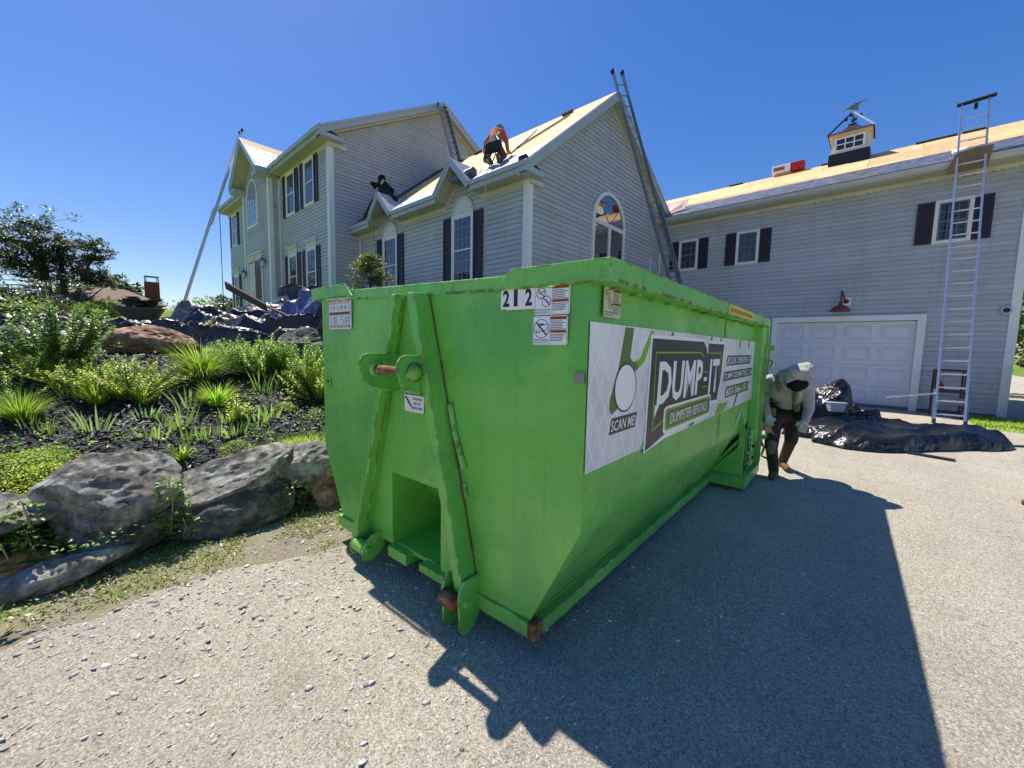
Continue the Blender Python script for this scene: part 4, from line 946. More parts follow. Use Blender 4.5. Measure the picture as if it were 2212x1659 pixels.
# seam and tarp hooks on the flank
mb = MB(); mb.beam((DB+.006,2.45,BZ),(DB+.006,2.45,1.76),.012,.006,side=(0,1,0)); mb.build('panel_seam', GREENW, DU)
for (y, z) in ((1.58,.44),(2.62,.47)):
    mb = MB(); x_ = DT+(DB-DT)*(z-Z0)/(BZ-Z0); mb.tube([(x_+.0,y,z+.05),(x_+.03,y+.01,z+.055),(x_+.045,y+.03,z+.03),(x_+.04,y+.04,z-.03)], .007, 6); mb.build('tarp_hook', GREENW, DU)
mb = MB(); mb.prism([(DB+.018,3.05,.70),(DB+.018,3.28,.80),(DB+.018,3.42,.93),(DB+.018,3.30,.84)], (.003,0,0)); mb.build('scraped_patch', WHITEP, DU)

# ---- A-frame
def xr(z): return .151 + (1.80-z)*(.592-.151)/(1.80-.127)      # outer edge of the right beam
def xl(z): return -.151 - (1.80-z)*(.592-.151)/(1.80-.127)
mb = MB(); zt_, zb_ = 1.80, .05; D_ = .125
mb.hexa([(xr(zb_)-.07,-D_,zb_),(xr(zb_)-.07,.0,zb_),(xr(zb_),.0,zb_),(xr(zb_),-D_,zb_),(xr(zt_)-.068,-D_,zt_),(xr(zt_)-.068,.0,zt_),(xr(zt_),.0,zt_),(xr(zt_),-D_,zt_)]); mb.build('frame_beam', GREENW, DU, bevel=.008)
mb = MB(); mb.hexa([(xl(zb_),-D_,zb_),(xl(zb_),.0,zb_),(xl(zb_)+.07,.0,zb_),(xl(zb_)+.07,-D_,zb_),(xl(zt_+.01),-.075,zt_+.01),(xl(zt_+.01),.0,zt_+.01),(xl(zt_+.01)+.065,.0,zt_+.01),(xl(zt_+.01)+.065,-.075,zt_+.01)]); mb.build('frame_beam', GREENW, DU, bevel=.008)
mb = MB(); mb.beam((xl(.8)+.075,-.05,.8),(xl(1.78)+.07,-.03,1.78),.006,.012,side=(0,1,0)); mb.beam((xl(.2)+.075,-.06,.2),(xl(.8)+.075,-.05,.8),.006,.012,side=(0,1,0)); mb.build('beam_weld', GREENW, DU)
# rusty weld lines along the right beam
mb = MB(); mb.tube([(xr(z)+.004+.003*n3(z*9,0,0), -.006, z) for z in np.linspace(.12,1.78,26)], [.0025+.003*abs(n3(z*4,3,1)) for z in np.linspace(.12,1.78,26)], 6); mb.build('beam_weld', RUST, DU)
# guide rails (rub strips) right of the beam
mb = MB(); mb.tube([(.352,-.012,1.155),(.40,-.014,.98),(.475,-.012,.79)], .017, 8); mb.build('rub_strip', GREENW, DU)
mb = MB(); mb.tube([(.43,-.016,.92),(.47,-.016,.80)], .014, 8); mb.tube([(.475,-.01,.70),(.495,-.01,.62)], .012, 8); mb.build('rub_strip', GREENW, DU)
# hook ears and pin
ear = [(.04,1.43),(-.22,1.435),(-.255,1.425),(-.278,1.395),(-.285,1.36),(-.262,1.275),(-.24,1.245),(-.09,1.185),(.0,1.185)]
for xx in (-.19, .205):
    mb = MB(); mb.prism([(xx,y,z) for (y,z) in reversed(ear)], (.018,0,0)); mb.build('hook_ear', GREENW, DU, bevel=.004)
mb = MB(); mb.tube([(-.19,-.17,1.335),(.215,-.17,1.335)], .027, 16); mb.build('hook_pin', RUST, DU, smooth=False)
mb = MB(); mb.lathe([(.058,0),(.058,.004),(.04,.012),(.034,.03),(.012,.036),(.001,.036)], 18, c=(.223,-.17,1.335), axis='x'); mb.build('pin_boss', GREENW, DU, smooth=True)
mb = MB(); mb.lathe([(.05,0),(.05,.006),(.036,.02)], 18, c=(-.172,-.17,1.335), axis='x'); mb.build('pin_boss', GREENW, DU)
# lower knuckles
def knuckle(x0, x1, nm):
    k = empty(nm, (0,0,0), parent=DU)
    pl = [(.02,.20),(-.12,.20),(-.15,.16),(-.165,.10),(-.155,.03),(-.15,-.07),(-.13,-.105),(-.09,-.118),(-.05,-.10),(.02,.0)] if x0 > 0 else [(.02,.14),(-.08,.13),(-.13,.09),(-.16,.04),(-.16,.0),(-.14,-.04),(-.10,-.055),(-.06,-.045),(.02,.01)]
    for xx in (x0, x1):
        mb = MB(); mb.prism([(xx-.009,y,z) for (y,z) in reversed(pl)], (.018,0,0)); mb.build('knuckle_plate', GREENW, k, bevel=.004)
    mb = MB(); mb.lathe([(.02,x0+.01),(.045,x0+.01),(.045,x1-.01),(.02,x1-.01)], 18, c=(0,-.155 if x0 > 0 else -.115,.085 if x0 > 0 else .035), axis='x'); mb.build('roller', RUST if x0 > 0 else GREENW, k)
    mb = MB(); mb.lathe([(.001,x1),(.028,x1),(.02,x1+.022),(.001,x1+.024)], 14, c=(0,-.10 if x0 > 0 else -.115,.06 if x0 > 0 else .035), axis='x'); mb.build('roller_pin', GREENW, k)
knuckle(-.56, -.40, 'lower_knuckle'); knuckle(.46, .595, 'lower_knuckle')

# ---- printed things
def text_mesh(s, size, shear=0.0, bold=0.0):
    cu = bpy.data.curves.new('t', 'FONT'); cu.body = s; cu.size = size; cu.shear = shear; cu.offset = bold
    cu.align_x = 'LEFT'; cu.resolution_u = 2; cu.fill_mode = 'FRONT'
    o = bpy.data.objects.new('t', cu); COL.objects.link(o); dg = bpy.context.evaluated_depsgraph_get()
    me = bpy.data.meshes.new_from_object(o.evaluated_get(dg)); bpy.data.objects.remove(o, do_unlink=True); bpy.data.curves.remove(cu); return me
def text(s, parent, Ow, U, V, w, h, mat, nrm, lift, shear=0.0, bold=0.0, name='lettering', skew=0.0, grow=0.0):
    """fit text s into width w, height h starting at Ow along U with up V; lifted along nrm"""
    me = text_mesh(s, 1.0, shear, bold); co = np.empty(len(me.vertices)*3, np.float32); me.vertices.foreach_get('co', co); co = co.reshape(-1, 3)
    if len(co) == 0: return None
    mn, mx = co.min(0), co.max(0); sc = (mx - mn); t = (co - mn)
    u = t[:, 0]/max(sc[0], 1e-6)*w; v = t[:, 1]/max(sc[1], 1e-6)*h
    if grow: v = v * (1 + grow*u/w)
    v = v + skew*u
    Ow, U, V, nrm = (np.array(q, float) for q in (Ow, U, V, nrm))
    X_ = Ow + np.outer(u, U) + np.outer(v, V) + nrm*lift
    me.vertices.foreach_set('co', X_.astype(np.float32).ravel()); me.materials.clear(); me.materials.append(mat); me.name = name; me.update()
    return link(name, me, parent)
FU, FV, FN = (1,0,0), (0,0,1), (0,-1,0)
SU, SV, SN = (0,1,0), (0,0,1), (1,0,0)
def quad(mb, Ow, U, V, nrm, u0, u1, v0, v1, lift, m=0):
    Ow, U, V, nrm = (Vector(q) for q in (Ow, U, V, nrm)); b = Ow + nrm*lift
    mb.poly([b+U*u0+V*v0, b+U*u1+V*v0, b+U*u1+V*v1, b+U*u0+V*v1], m)
def plate(name, parent, Ow, U, V, nrm, w, h, mat, th=.0025, lift=.012):
    Ow, U, V, nrm = (Vector(q) for q in (Ow, U, V, nrm)); r = min(w, h)*.05; b = Ow + nrm*lift
    c = [(r,0),(w-r,0),(w,r),(w,h-r),(w-r,h),(r,h),(0,h-r),(0,r)]
    mb = MB(); mb.prism([b+U*u+V*v for u, v in c], nrm*th); return mb.build(name, mat, parent)
def circ(mb, Ow, U, V, nrm, cu, cv, r, lift, n=22, t=.12, m=0, slash=True):
    Ow, U, V, nrm = (Vector(q) for q in (Ow, U, V, nrm)); b = Ow + nrm*lift
    f = lambda a, rr: b + U*(cu+rr*cos(a)) + V*(cv+rr*sin(a))
    for i in range(n):
        a0, a1 = 2*pi*i/n, 2*pi*(i+1)/n; mb.poly([f(a0,r), f(a1,r), f(a1,r*(1-t)), f(a0,r*(1-t))], m)
    if slash:
        d = .06*r; p = lambda u, v: b + U*(cu+u) + V*(cv+v)
        mb.poly([p(-.67*r-d,.67*r-d), p(.67*r-d,-.67*r-d), p(.67*r+d,-.67*r+d), p(-.67*r+d,.67*r+d)], m)
def fine_print(mb, Ow, U, V, nrm, u0, u1, vtop, rows, dv, lift, seed, m=0):
    r = random.Random(seed)
    for k in range(rows):
        v = vtop - k*dv; u = u0; end = u0 + (u1-u0)*r.uniform(.7, 1.0)
        while u < end:
            w = r.uniform(.05, .16)*(u1-u0); quad(mb, Ow, U, V, nrm, u, min(u+w, end), v-dv*.26, v+dv*.16, lift, m); u += w + .025*(u1-u0)
def warn_sticker(parent, Ow, U, V, nrm, w, h, kind, paper, lift=.012):
    st = plate('warning_sticker', parent, Ow, U, V, nrm, w, h, paper, lift=lift); l = lift + .0035; q = (Ow, U, V, nrm); xs = .52*w
    mb = MB(); quad(mb,*q,xs,.97*w,.87*h,.965*h,l); quad(mb,*q,xs,.97*w,.42*h,.51*h,l); mb.build('orange_band', ORANGE, st)
    text('WARNING', st, Vector(Ow)+Vector(U)*(xs+.07*w)+Vector(V)*.885*h, U, V, .36*w, .06*h, BLACKP, nrm, l+.001, bold=.02)
    text('ADVERTENCIA', st, Vector(Ow)+Vector(U)*(xs+.07*w)+Vector(V)*.435*h, U, V, .37*w, .055*h, BLACKP, nrm, l+.001, bold=.02)
    mb = MB()
    for vv in (.887, .437): b = Vector(Ow)+Vector(nrm)*(l+.001); mb.poly([b+Vector(U)*(xs+.01*w)+Vector(V)*vv*h, b+Vector(U)*(xs+.06*w)+Vector(V)*vv*h, b+Vector(U)*(xs+.035*w)+Vector(V)*(vv+.06)*h])
    fine_print(mb,*q,xs+.01*w,.95*w,.82*h,6,.055*h,l,1); fine_print(mb,*q,xs+.01*w,.95*w,.37*h,5,.055*h,l,2)
    quad(mb,*q,xs-.012*w,xs-.006*w,.05*h,.96*h,l)
    for (u0,u1,v0,v1) in ((.02,.98,.03,.035),(.02,.98,.965,.97),(.02,.025,.03,.97),(.975,.98,.03,.97)): quad(mb,*q,u0*w,u1*w,v0*h,v1*h,l)
    if kind == 'fall':
        circ(mb,*q,.19*w,.75*h,.135*w,l); circ(mb,*q,.35*w,.46*h,.135*w,l)
        for (a,b_) in ((.12,.73),(.22,.78),(.3,.49),(.36,.42)): quad(mb,*q,a*w,(a+.07)*w,b_*h,(b_+.035)*h,l)
        t1, t2 = 'FALLING HAZARD', 'RIESGO DE RESBALAR'
    else:
        circ(mb,*q,.26*w,.56*h,.23*w,l,t=.07)
        b = Vector(Ow)+Vector(nrm)*l; U_, V_ = Vector(U), Vector(V); pp = lambda u,v: b+U_*u*w+V_*v*h
        for (p0,p1) in (((.18,.44),(.2,.66)),((.2,.66),(.42,.72)),((.42,.72),(.43,.52)),((.18,.44),(.43,.52))): 
            mb2 = pp(*p0); d = (pp(*p1)-mb2); pr = d.cross(Vector(nrm)).normalized()*.0012; mb.poly([mb2-pr, mb2+d-pr, mb2+d+pr, mb2+pr])
        quad(mb,*q,.2*w,.33*w,.69*h,.74*h,l); quad(mb,*q,.1*w,.22*w,.42*h,.45*h,l); quad(mb,*q,.09*w,.13*w,.47*h,.51*h,l)
        t1, t2 = 'TIPPING HAZARD', 'RIESGO DE VOLCAR'
    mb.build('sticker_print', BLACKP, st)
    text(t1, st, Vector(Ow)+Vector(U)*.03*w+Vector(V)*.15*h, U, V, .45*w, .05*h, BLACKP, nrm, l+.001, bold=.015)
    text(t2, st, Vector(Ow)+Vector(U)*.03*w+Vector(V)*.075*h, U, V, .45*w, .038*h, BLACKP, nrm, l+.001, bold=.01)
warn_sticker(DU, (.957,0,1.646), FU, FV, FN, .195, .135, 'fall', WHITEP); warn_sticker(DU, (.95,0,1.506), FU, FV, FN, .195, .135, 'tip', WHITEP)
warn_sticker(DU, (DB,.10,1.638), SU, SV, SN, .175, .137, 'fall', CREAMP, .016)
mb = MB(); quad(mb,(.777,0,1.677),FU,FV,FN,0,.178,0,.115,.0125); mb.build('number_backing', WHITEP, DU)
for i, ch in enumerate('212'):
    pl = plate('number_decal', DU, (.742+.0715*i,0,1.682), FU, FV, FN, .0712, .105, WHITEP, lift=.0135+.0003*i)
    text(ch, pl, (.757+.0715*i,0,1.693), FU, FV, .043 if ch == '2' else .024, .082, BLACKP, FN, .0175, bold=.03 if ch == '2' else .02)
# DO NOT PARK
SO = (-1.098,0,1.60); sw, sh = .345, .237
st = plate('notice_sticker', DU, SO, FU, FV, FN, sw, sh, WHITEP); q = (SO, FU, FV, FN); l = .0155
mb = MB(); quad(mb,*q,.02*sw,.98*sw,.87*sh,.97*sh,l); quad(mb,*q,.02*sw,.98*sw,.46*sh,.56*sh,l); quad(mb,*q,.03*sw,.96*sw,.05*sh,.13*sh,l); mb.build('orange_band', ORANGE, st)
text('DO NOT PARK', st, (SO[0]+.1*sw,0,SO[2]+.885*sh), FU, FV, .78*sw, .07*sh, WHITEINK, FN, l+.001, bold=.02)
text('NO HAZARDOUS WASTES ACCEPTED', st, (SO[0]+.03*sw,0,SO[2]+.81*sh), FU, FV, .93*sw, .04*sh, BLACKP, FN, l+.001)
text('WARNING  WARNING', st, (SO[0]+.06*sw,0,SO[2]+.48*sh), FU, FV, .86*sw, .06*sh, BLACKP, FN, l+.001, bold=.02)
text('NO PUBLIC DUMPING', st, (SO[0]+.08*sw,0,SO[2]+.062*sh), FU, FV, .82*sw, .055*sh, WHITEINK, FN, l+.001, bold=.015)
mb = MB()
for i in range(6):
    circ(mb,*q,(.09+.165*i)*sw,.69*sh,.062*sw,l,n=16)
    if i in (1,3,4): quad(mb,*q,(.07+.165*i)*sw,(.11+.165*i)*sw,.66*sh,.73*sh,l+.0003)
circ(mb,*q,.62*sw,.29*sh,.1*sw,l,n=16); circ(mb,*q,.1*sw,.36*sh,.05*sw,l,n=12); circ(mb,*q,.1*sw,.21*sh,.05*sw,l,n=12)
fine_print(mb,*q,.2*sw,.44*sw,.41*sh,6,.045*sh,l,5); fine_print(mb,*q,.74*sw,.97*sw,.41*sh,6,.045*sh,l,6); mb.build('sticker_print', GREYP, st)
# GPS sticker, partly behind the hook ear
GO_ = (-.09,0,1.062); gw_, gh_ = .2, .155
st = plate('gps_sticker', DU, GO_, FU, FV, FN, gw_, gh_, WHITEP); q = (GO_, FU, FV, FN)
mb = MB(); quad(mb,*q,.03*gw_,.97*gw_,.70*gh_,.95*gh_,l); mb.build('navy_band', NAVYP, st); text('NOTICE', st, (GO_[0]+.07*gw_,0,GO_[2]+.74*gh_), FU, FV, .8*gw_, .16*gh_, WHITEINK, FN, l+.001, shear=.2, bold=.03)
for i, s_ in enumerate(('CONTAINERS','ARE GPS','MONITORED')): text(s_, st, (GO_[0]+(.42 if i != 1 else .48)*gw_,0,GO_[2]+(.5-.19*i)*gh_), FU, FV, (.52 if i != 1 else .38)*gw_, .11*gh_, BLACKP, FN, l+.001, bold=.005)
mb = MB(); mb.beam((GO_[0]+.06*gw_,-.0165,GO_[2]+.62*gh_),(GO_[0]+.2*gw_,-.0165,GO_[2]+.45*gh_),.001,.012,side=(0,1,0)); mb.beam((GO_[0]+.21*gw_,-.0165,GO_[2]+.43*gh_),(GO_[0]+.27*gw_,-.0165,GO_[2]+.36*gh_),.001,.018,side=(0,1,0)); mb.beam((GO_[0]+.28*gw_,-.0165,GO_[2]+.34*gh_),(GO_[0]+.38*gw_,-.0165,GO_[2]+.2*gh_),.001,.012,side=(0,1,0)); mb.build('satellite_icon', BLACKP, st)
# reflector and small W plate
plate('reflector', DU, (1.187,0,1.338), FU, FV, FN, .052, .05, STEEL, lift=.01)
wp = plate('maker_plate', DU, (-1.19,0,1.135), FU, FV, FN, .085, .075, GREENW, lift=.006); text('W', wp, (-1.175,0,1.158), FU, FV, .05, .035, BLACKP, FN, .010, bold=.03)
# yellow strip on the rim
zr_ = ztop(DB)
ys = plate('fill_line_sticker', DU, (DR,2.02,zr_+.012), SU, SV, SN, .98, .078, YELLOW, th=.0015, lift=.001); text('DO NOT FILL ABOVE THIS LINE', ys, (DR,2.07,zr_+.03), SU, SV, .88, .034, BLACKP, SN, .0035, bold=.012)
# ---- banner on the flank
BL = .0085
def spoly(name, pts, mat, parent, lift, th=.0006):
    mb = MB(); mb.prism([(DB+lift,y,z) for (y,z) in pts], (th,0,0)); return mb.build(name, mat, parent)
bn = spoly('banner', [(0.0,.925),(3.93,.925),(3.95,1.0),(3.95,1.60),(0.0,1.612)], BANNER, DU, BL)
SW = [(.36,1.603),(.46,1.603),(.43,1.45),(.47,1.425),(.56,1.44),(.70,1.60),(.745,1.60),(.60,1.42),(.53,1.385),(.40,1.34),(.34,1.27),(.30,1.19),(.24,1.17),(.215,1.20),(.22,1.25),(.30,1.40)]
spoly('green_swoosh', SW, OLIVEP, bn, BL+.0012)
spoly('green_swoosh', [(.50,1.43),(.56,1.44),(.70,1.60),(.745,1.60),(.62,1.425),(.55,1.395)], LIME, bn, BL+.0019)
for (y0, y1) in ((1.02,1.06),(1.95,2.0),(2.26,2.3),(3.05,3.1),(3.5,3.56)): spoly('green_swoosh', [(y0,1.52),(y1,1.52),(y1+.02,1.604),(y0+.02,1.604)], OLIVEP, bn, BL+.0012)
spoly('green_swoosh', [(2.36,1.02),(2.72,1.0),(2.55,.93),(2.25,.93)], LIME, bn, BL+.0012); spoly('green_swoosh', [(.62,.93),(.72,.93),(.80,1.02),(.72,1.02)], LIME, bn, BL+.0012); spoly('green_swoosh', [(1.5,.93),(1.62,.93),(1.75,1.0),(1.62,1.0)], OLIVEP, bn, BL+.0012)
spoly('green_swoosh', [(2.95,.93),(3.02,.93),(3.16,1.05),(3.08,1.06)], OLIVEP, bn, BL+.0012)
def disc(name, cy_, cz_, ry, rz_, mat, lift, n=28): return spoly(name, [(cy_+ry*cos(2*pi*i/n), cz_+rz_*sin(2*pi*i/n)) for i in range(n)], mat, bn, lift)
disc('code_disc_rim', .388, 1.295, .132, .128, CHARP, BL+.0026); disc('code_disc', .388, 1.295, .122, .118, WHITEINK, BL+.0033)
def otext(s_, y, z, w, h, lift, back=CHARP, front=WHITEINK, shear=.2, bold=.03, halo=.075, **kw):
    text(s_, bn, (DB,y-.006,z-.004), SU, SV, w+.012, h+.008, back, SN, lift, shear=shear, bold=bold+halo, **kw)
    text(s_, bn, (DB,y,z), SU, SV, w, h, front, SN, lift+.0008, shear=shear, bold=bold, **kw)
spoly('text_shadow', [(.222,1.07),(.53,1.07),(.55,1.15),(.245,1.15)], CHARP, bn, BL+.0026); text('SCAN ME!', bn, (DB,.238,1.083), SU, SV, .295, .054, WHITEINK, SN, BL+.0036, shear=.15, bold=.006)
# logo panel: white outer, black, lime line, black
def logo(o, mat, lift):
    L_ = [(.70-o,.905-o*.4),(.735-o,1.545+o),(1.76+o,1.545+o),(1.86+o*.4,1.50),(1.87,1.465),(1.91,1.465),(1.91,1.535+o),(2.40+o,1.535+o),(2.34+o,1.22),(2.30+o,1.16),(2.26+o,1.075-o),(2.03,1.085-o),(.98+o,.965-o)]
    spoly('logo_panel', L_, mat, bn, lift)
logo(.035, WHITEINK, BL+.0026); logo(.012, CHARP, BL+.0033)
def band(pts, w, mat, lift, nm='logo_line'):
    mb = MB()
    for (a, b) in zip(pts, pts[1:]):
        mb.beam((DB+lift,a[0],a[1]),(DB+lift,b[0],b[1]),.0006,w,side=(1,0,0))
    mb.build(nm, mat, bn)
band([(.785,1.01),(.785,1.475),(1.70,1.475),(1.80,1.44)], .010, LIME, BL+.0043); band([(.785,1.01),(.97,1.05)], .010, LIME, BL+.0043); band([(1.95,1.47),(2.33,1.47),(2.30,1.25),(2.27,1.24)], .010, LIME, BL+.0043)
band([(1.80,1.32),(1.93,1.32)], .010, LIME, BL+.0043); band([(1.80,1.205),(1.93,1.205)], .010, LIME, BL+.0043)
text('DUMP', bn, (DB,.83,1.155), SU, SV, .95, .265, WHITEINK, SN, BL+.0050, shear=.08, bold=.03, skew=0.0)
text('-', bn, (DB,1.82,1.25), SU, SV, .09, .03, WHITEINK, SN, BL+.0050, bold=.03); text('I', bn, (DB,1.965,1.14), SU, SV, .075, .28, WHITEINK, SN, BL+.0050, shear=.08, bold=.03); text('T', bn, (DB,2.07,1.14), SU, SV, .22, .28, WHITEINK, SN, BL+.0050, shear=.08, bold=.03)
spoly('logo_panel', [(.80,1.16),(.80,1.08),(.88,1.16)], WHITEINK, bn, BL+.0050)
def rbox(y0, y1, z0, z1, r, mat, lift):
    pts = []
    for (cy_, cz_, a0) in ((y1-r*2.2,z1-r,0),(y0+r*2.2,z1-r,90),(y0+r*2.2,z0+r,180),(y1-r*2.2,z0+r,270)):
        for k in range(5): a = radians(a0+k*22.5); pts.append((cy_+2.2*r*cos(a), cz_+r*sin(a)))
    spoly('logo_ribbon', pts, mat, bn, lift)
rbox(.96,2.06,.955,1.135,.03,WHITEINK,BL+.0057); rbox(.985,2.04,.975,1.118,.026,LIME,BL+.0064); rbox(1.01,2.02,.99,1.104,.022,OLIVEP,BL+.0071)
text('DUMPSTER RENTALS', bn, (DB,1.08,1.01), SU, SV, .87, .07, WHITEINK, SN, BL+.0079, shear=.15, bold=.0)
for (y0, z0, w_, h_) in ((2.56,1.352,1.14,.094),(2.48,1.212,1.36,.086),(2.58,1.05,1.10,.104)):
    spoly('text_shadow', [(y0,z0),(y0+w_-.03,z0),(y0+w_,z0+h_*.5),(y0+w_,z0+h_),(y0+.03,z0+h_),(y0,z0+h_*.5)], CHARP if z0 > 1.1 else OLIVEP, bn, BL+.0026)
for (s_, y, z, w_, h_) in (('BOOK ONLINE AT',2.58,1.365,1.10,.068),('DUMP-ITDUMPSTERS.COM',2.50,1.225,1.32,.06),('603-366-1511',2.60,1.065,1.06,.075)):
    text(s_, bn, (DB,y,z), SU, SV, w_, h_, WHITEINK, SN, BL+.0040, shear=.15, bold=.006)
# ------------------------------------------------------------------ ladders
def ladder(label, base, top, wdir, width, mat, fly=None, feet=True, caps=True, rung_r=.017):
    base, top = Vector(base), Vector(top); d = (top-base); Lt = d.length; d.normalize(); w = Vector(wdir); w = (w - d*w.dot(d)).normalized(); n = d.cross(w).normalized()
    t = empty('extension_ladder', base); tag(t, label, 'ladder', 'ladders set up around the house')
    secs = [(0.0, Lt if not fly else Lt*fly[1], 0.0, width)]
    if fly: secs.append((Lt*fly[0], Lt, .055, width-.05))
    for (a, b, off, wd) in secs:
        o = n*off
        for s in (-1, 1):
            mb = MB(); p0, p1 = d*a + w*s*wd/2 + o, d*b + w*s*wd/2 + o
            mb.beam(p0, p1, .022, .07, side=w); mb.beam(p0 - w*s*.014 + n*.032, p1 - w*s*.014 + n*.032, .02, .006, side=w); mb.beam(p0 - w*s*.014 - n*.032, p1 - w*s*.014 - n*.032, .02, .006, side=w)
            mb.build('rail', mat, t)
        rm = MB(); rm.tube([-w*(wd/2+.014), w*(wd/2+.014)], rung_r, 8); rme = rm.mesh('rung', mat)
        k = a + .22
        while k < b - .1:
            r_ = link('rung', rme, t); r_.location = d*k + o; k += .305
    if caps:
        for s in (-1, 1):
            mb = MB(); wd = secs[-1][3]; o = n*secs[-1][2]; p = d*Lt + w*s*wd/2 + o; mb.beam(p - d*.1, p + d*.03, .05, .1, side=w); mb.build('end_cap', BLACKR, t, bevel=.012)
    if feet:
        for s in (-1, 1):
            mb = MB(); p = w*s*width/2; mb.beam(p - d*.02, p + d*.1, .045, .09, side=w); mb.build('foot', BLACKR, t, bevel=.008)
    return t
ladder('long pale aluminium ladder leaning on the entry gable peak', (-23.3,3.54,2.80), (-23.1,6.02,11.3), (1,0,0), .42, ALU, (.46,.56))
ladder('ladder standing on the wing roof against the main house gable', (-12.72,10.58,8.42), (-14.42,11.12,11.45), (0,1,.05), .40, ALUD, (.12,.93))
ladder('tall ladder with black tips leaning on the peak of the wing gable', (-3.52,12.06,-.03), (-6.02,10.68,9.12), (.35,.94,0), .42, ALUD, (.30,.60))
l4 = ladder('bare aluminium ladder leaning on the garage gutter at the right', (1.15,12.86,-.03), (1.14,15.14,7.58), (1,0,0), .46, ALU, None, caps=False)
mb = MB(); mb.tube([(-.32,2.28,7.62),(.32,2.28,7.66)], .045, 8); mb.build('rubber_bar', BLACKR, l4)
mb = MB(); mb.box(-.03,.03,2.2,2.25,7.42,7.55); mb.build('pulley', BLACKR, l4)
for s in (-1,1):
    mb = MB(); mb.beam((s*.25,.03,.0),(s*.26,.24,.75),.04,.03); mb.build('leg_leveler', ALUD, l4)
mb = MB(); mb.tube([(-.24,.2,.62),(-1.05,-.35,.50)], .016, 8); p_ = mb.build('aluminium_pole', ALU); p_.location = (1.15,12.86,0); tag(p_, 'thin aluminium pole sticking out left from the garage ladder', 'pole')
# plywood scrap hung at the gutter behind that ladder
mb = MB(); mb.prism([(.74,14.66,5.84),(1.42,14.66,5.86),(1.48,14.68,6.34),(1.2,14.70,6.36),(.88,14.70,6.30)], (0,.018,0)); tag(mb.build('plywood_scrap', plain('brown_plywood', srgb(140,112,80), .8, .3, 0, .3, 6)), 'brown plywood scrap propped at the gutter behind the garage ladder', 'board')
mb = MB(); mb.prism([(.84,14.80,6.33),(1.06,14.83,6.35),(1.08,15.0,6.47),(.82,14.95,6.43)], (0,0,.05)); tag(mb.build('white_wrapper', WHITEP), 'crumpled white wrapper lying on the garage roof edge', 'wrapper')
# ------------------------------------------------------------------ work table behind the ladder foot
wt = empty('work_table', (1.2,14.45,-.04)); tag(wt, 'dark work table with tools behind the foot of the garage ladder', 'table')
mb = MB(); mb.box(-.27,.27,-.3,.3,1.13,1.17); mb.build('table_top', PURPLEBLACK, wt)
mb = MB(); mb.box(-.27,.27,-.3,.3,.62,.66); mb.build('shelf', PURPLEBLACK, wt)
for sx in (-1,1):
    for sy in (-1,1): mb = MB(); mb.box(sx*.25-.02,sx*.25+.02,sy*.27-.025,sy*.27+.025,.0,1.13); mb.build('leg', DARKMETAL, wt)
mb = MB(); mb.box(-.24,-.08,-.12,.12,.66,.8); mb.tube([(-.24,0,.8),(-.16,0,.9),(-.1,0,.8)], .02, 6); tl = mb.build('nail_gun', REDP); tl.location = (1.2,14.45,-.04); tag(tl, 'red power tool on the shelf of the work table', 'tool')
mb = MB(); mb.box(-.25,.25,-.36,-.32,.34,.50); pl = mb.build('blue_plank', plain('blue_grey_plank', srgb(96,112,132), .6)); pl.location = (1.2,14.45,-.04); tag(pl, 'blue grey plank leaning under the work table', 'board')
# ------------------------------------------------------------------ barn lamp, sensor
bl = empty('barn_lamp', (-1.03,15.23,2.95)); tag(bl, 'brown red gooseneck barn lamp above the garage door', 'lamp')
mb = MB(); mb.box(.03,.2,-.02,.015,-.12,.12); mb.build('mount_block', TRIM, bl, bevel=.008)
mb = MB(); mb.lathe([(.06,-.05),(.06,-.02)], 14, c=(.1,0,.0), axis='y'); mb.tube([(.1,-.04,.0),(.06,-.14,.06),(.02,-.24,.2),(0,-.32,.27),(0,-.38,.22),(0,-.40,.08),(0,-.40,-.08)], .022, 10); mb.build('gooseneck', BARNRED, bl, smooth=True)
mb = MB(); mb.lathe([(.035,.0),(.05,-.05),(.045,-.09),(.09,-.11),(.16,-.15),(.235,-.235),(.25,-.25),(.25,-.275),(.225,-.26),(.14,-.17),(.02,-.13)], 28, c=(0,-.40,-.03)); mb.build('lamp_shade', BARNRED, bl, smooth=True)
sp = empty('wall_sensor', (2.06,15.24,2.57)); tag(sp, 'round grey sensor light on the garage wall near the corner', 'sensor light')
mb = MB(); mb.lathe([(.09,.0),(.10,-.03),(.09,-.06),(.001,-.06)], 16, axis='y'); mb.build('housing', GUTTER, sp); mb = MB(); mb.lathe([(.06,-.061),(.05,-.085),(.001,-.09)], 14, axis='y'); mb.build('lens', BLACKP, sp)
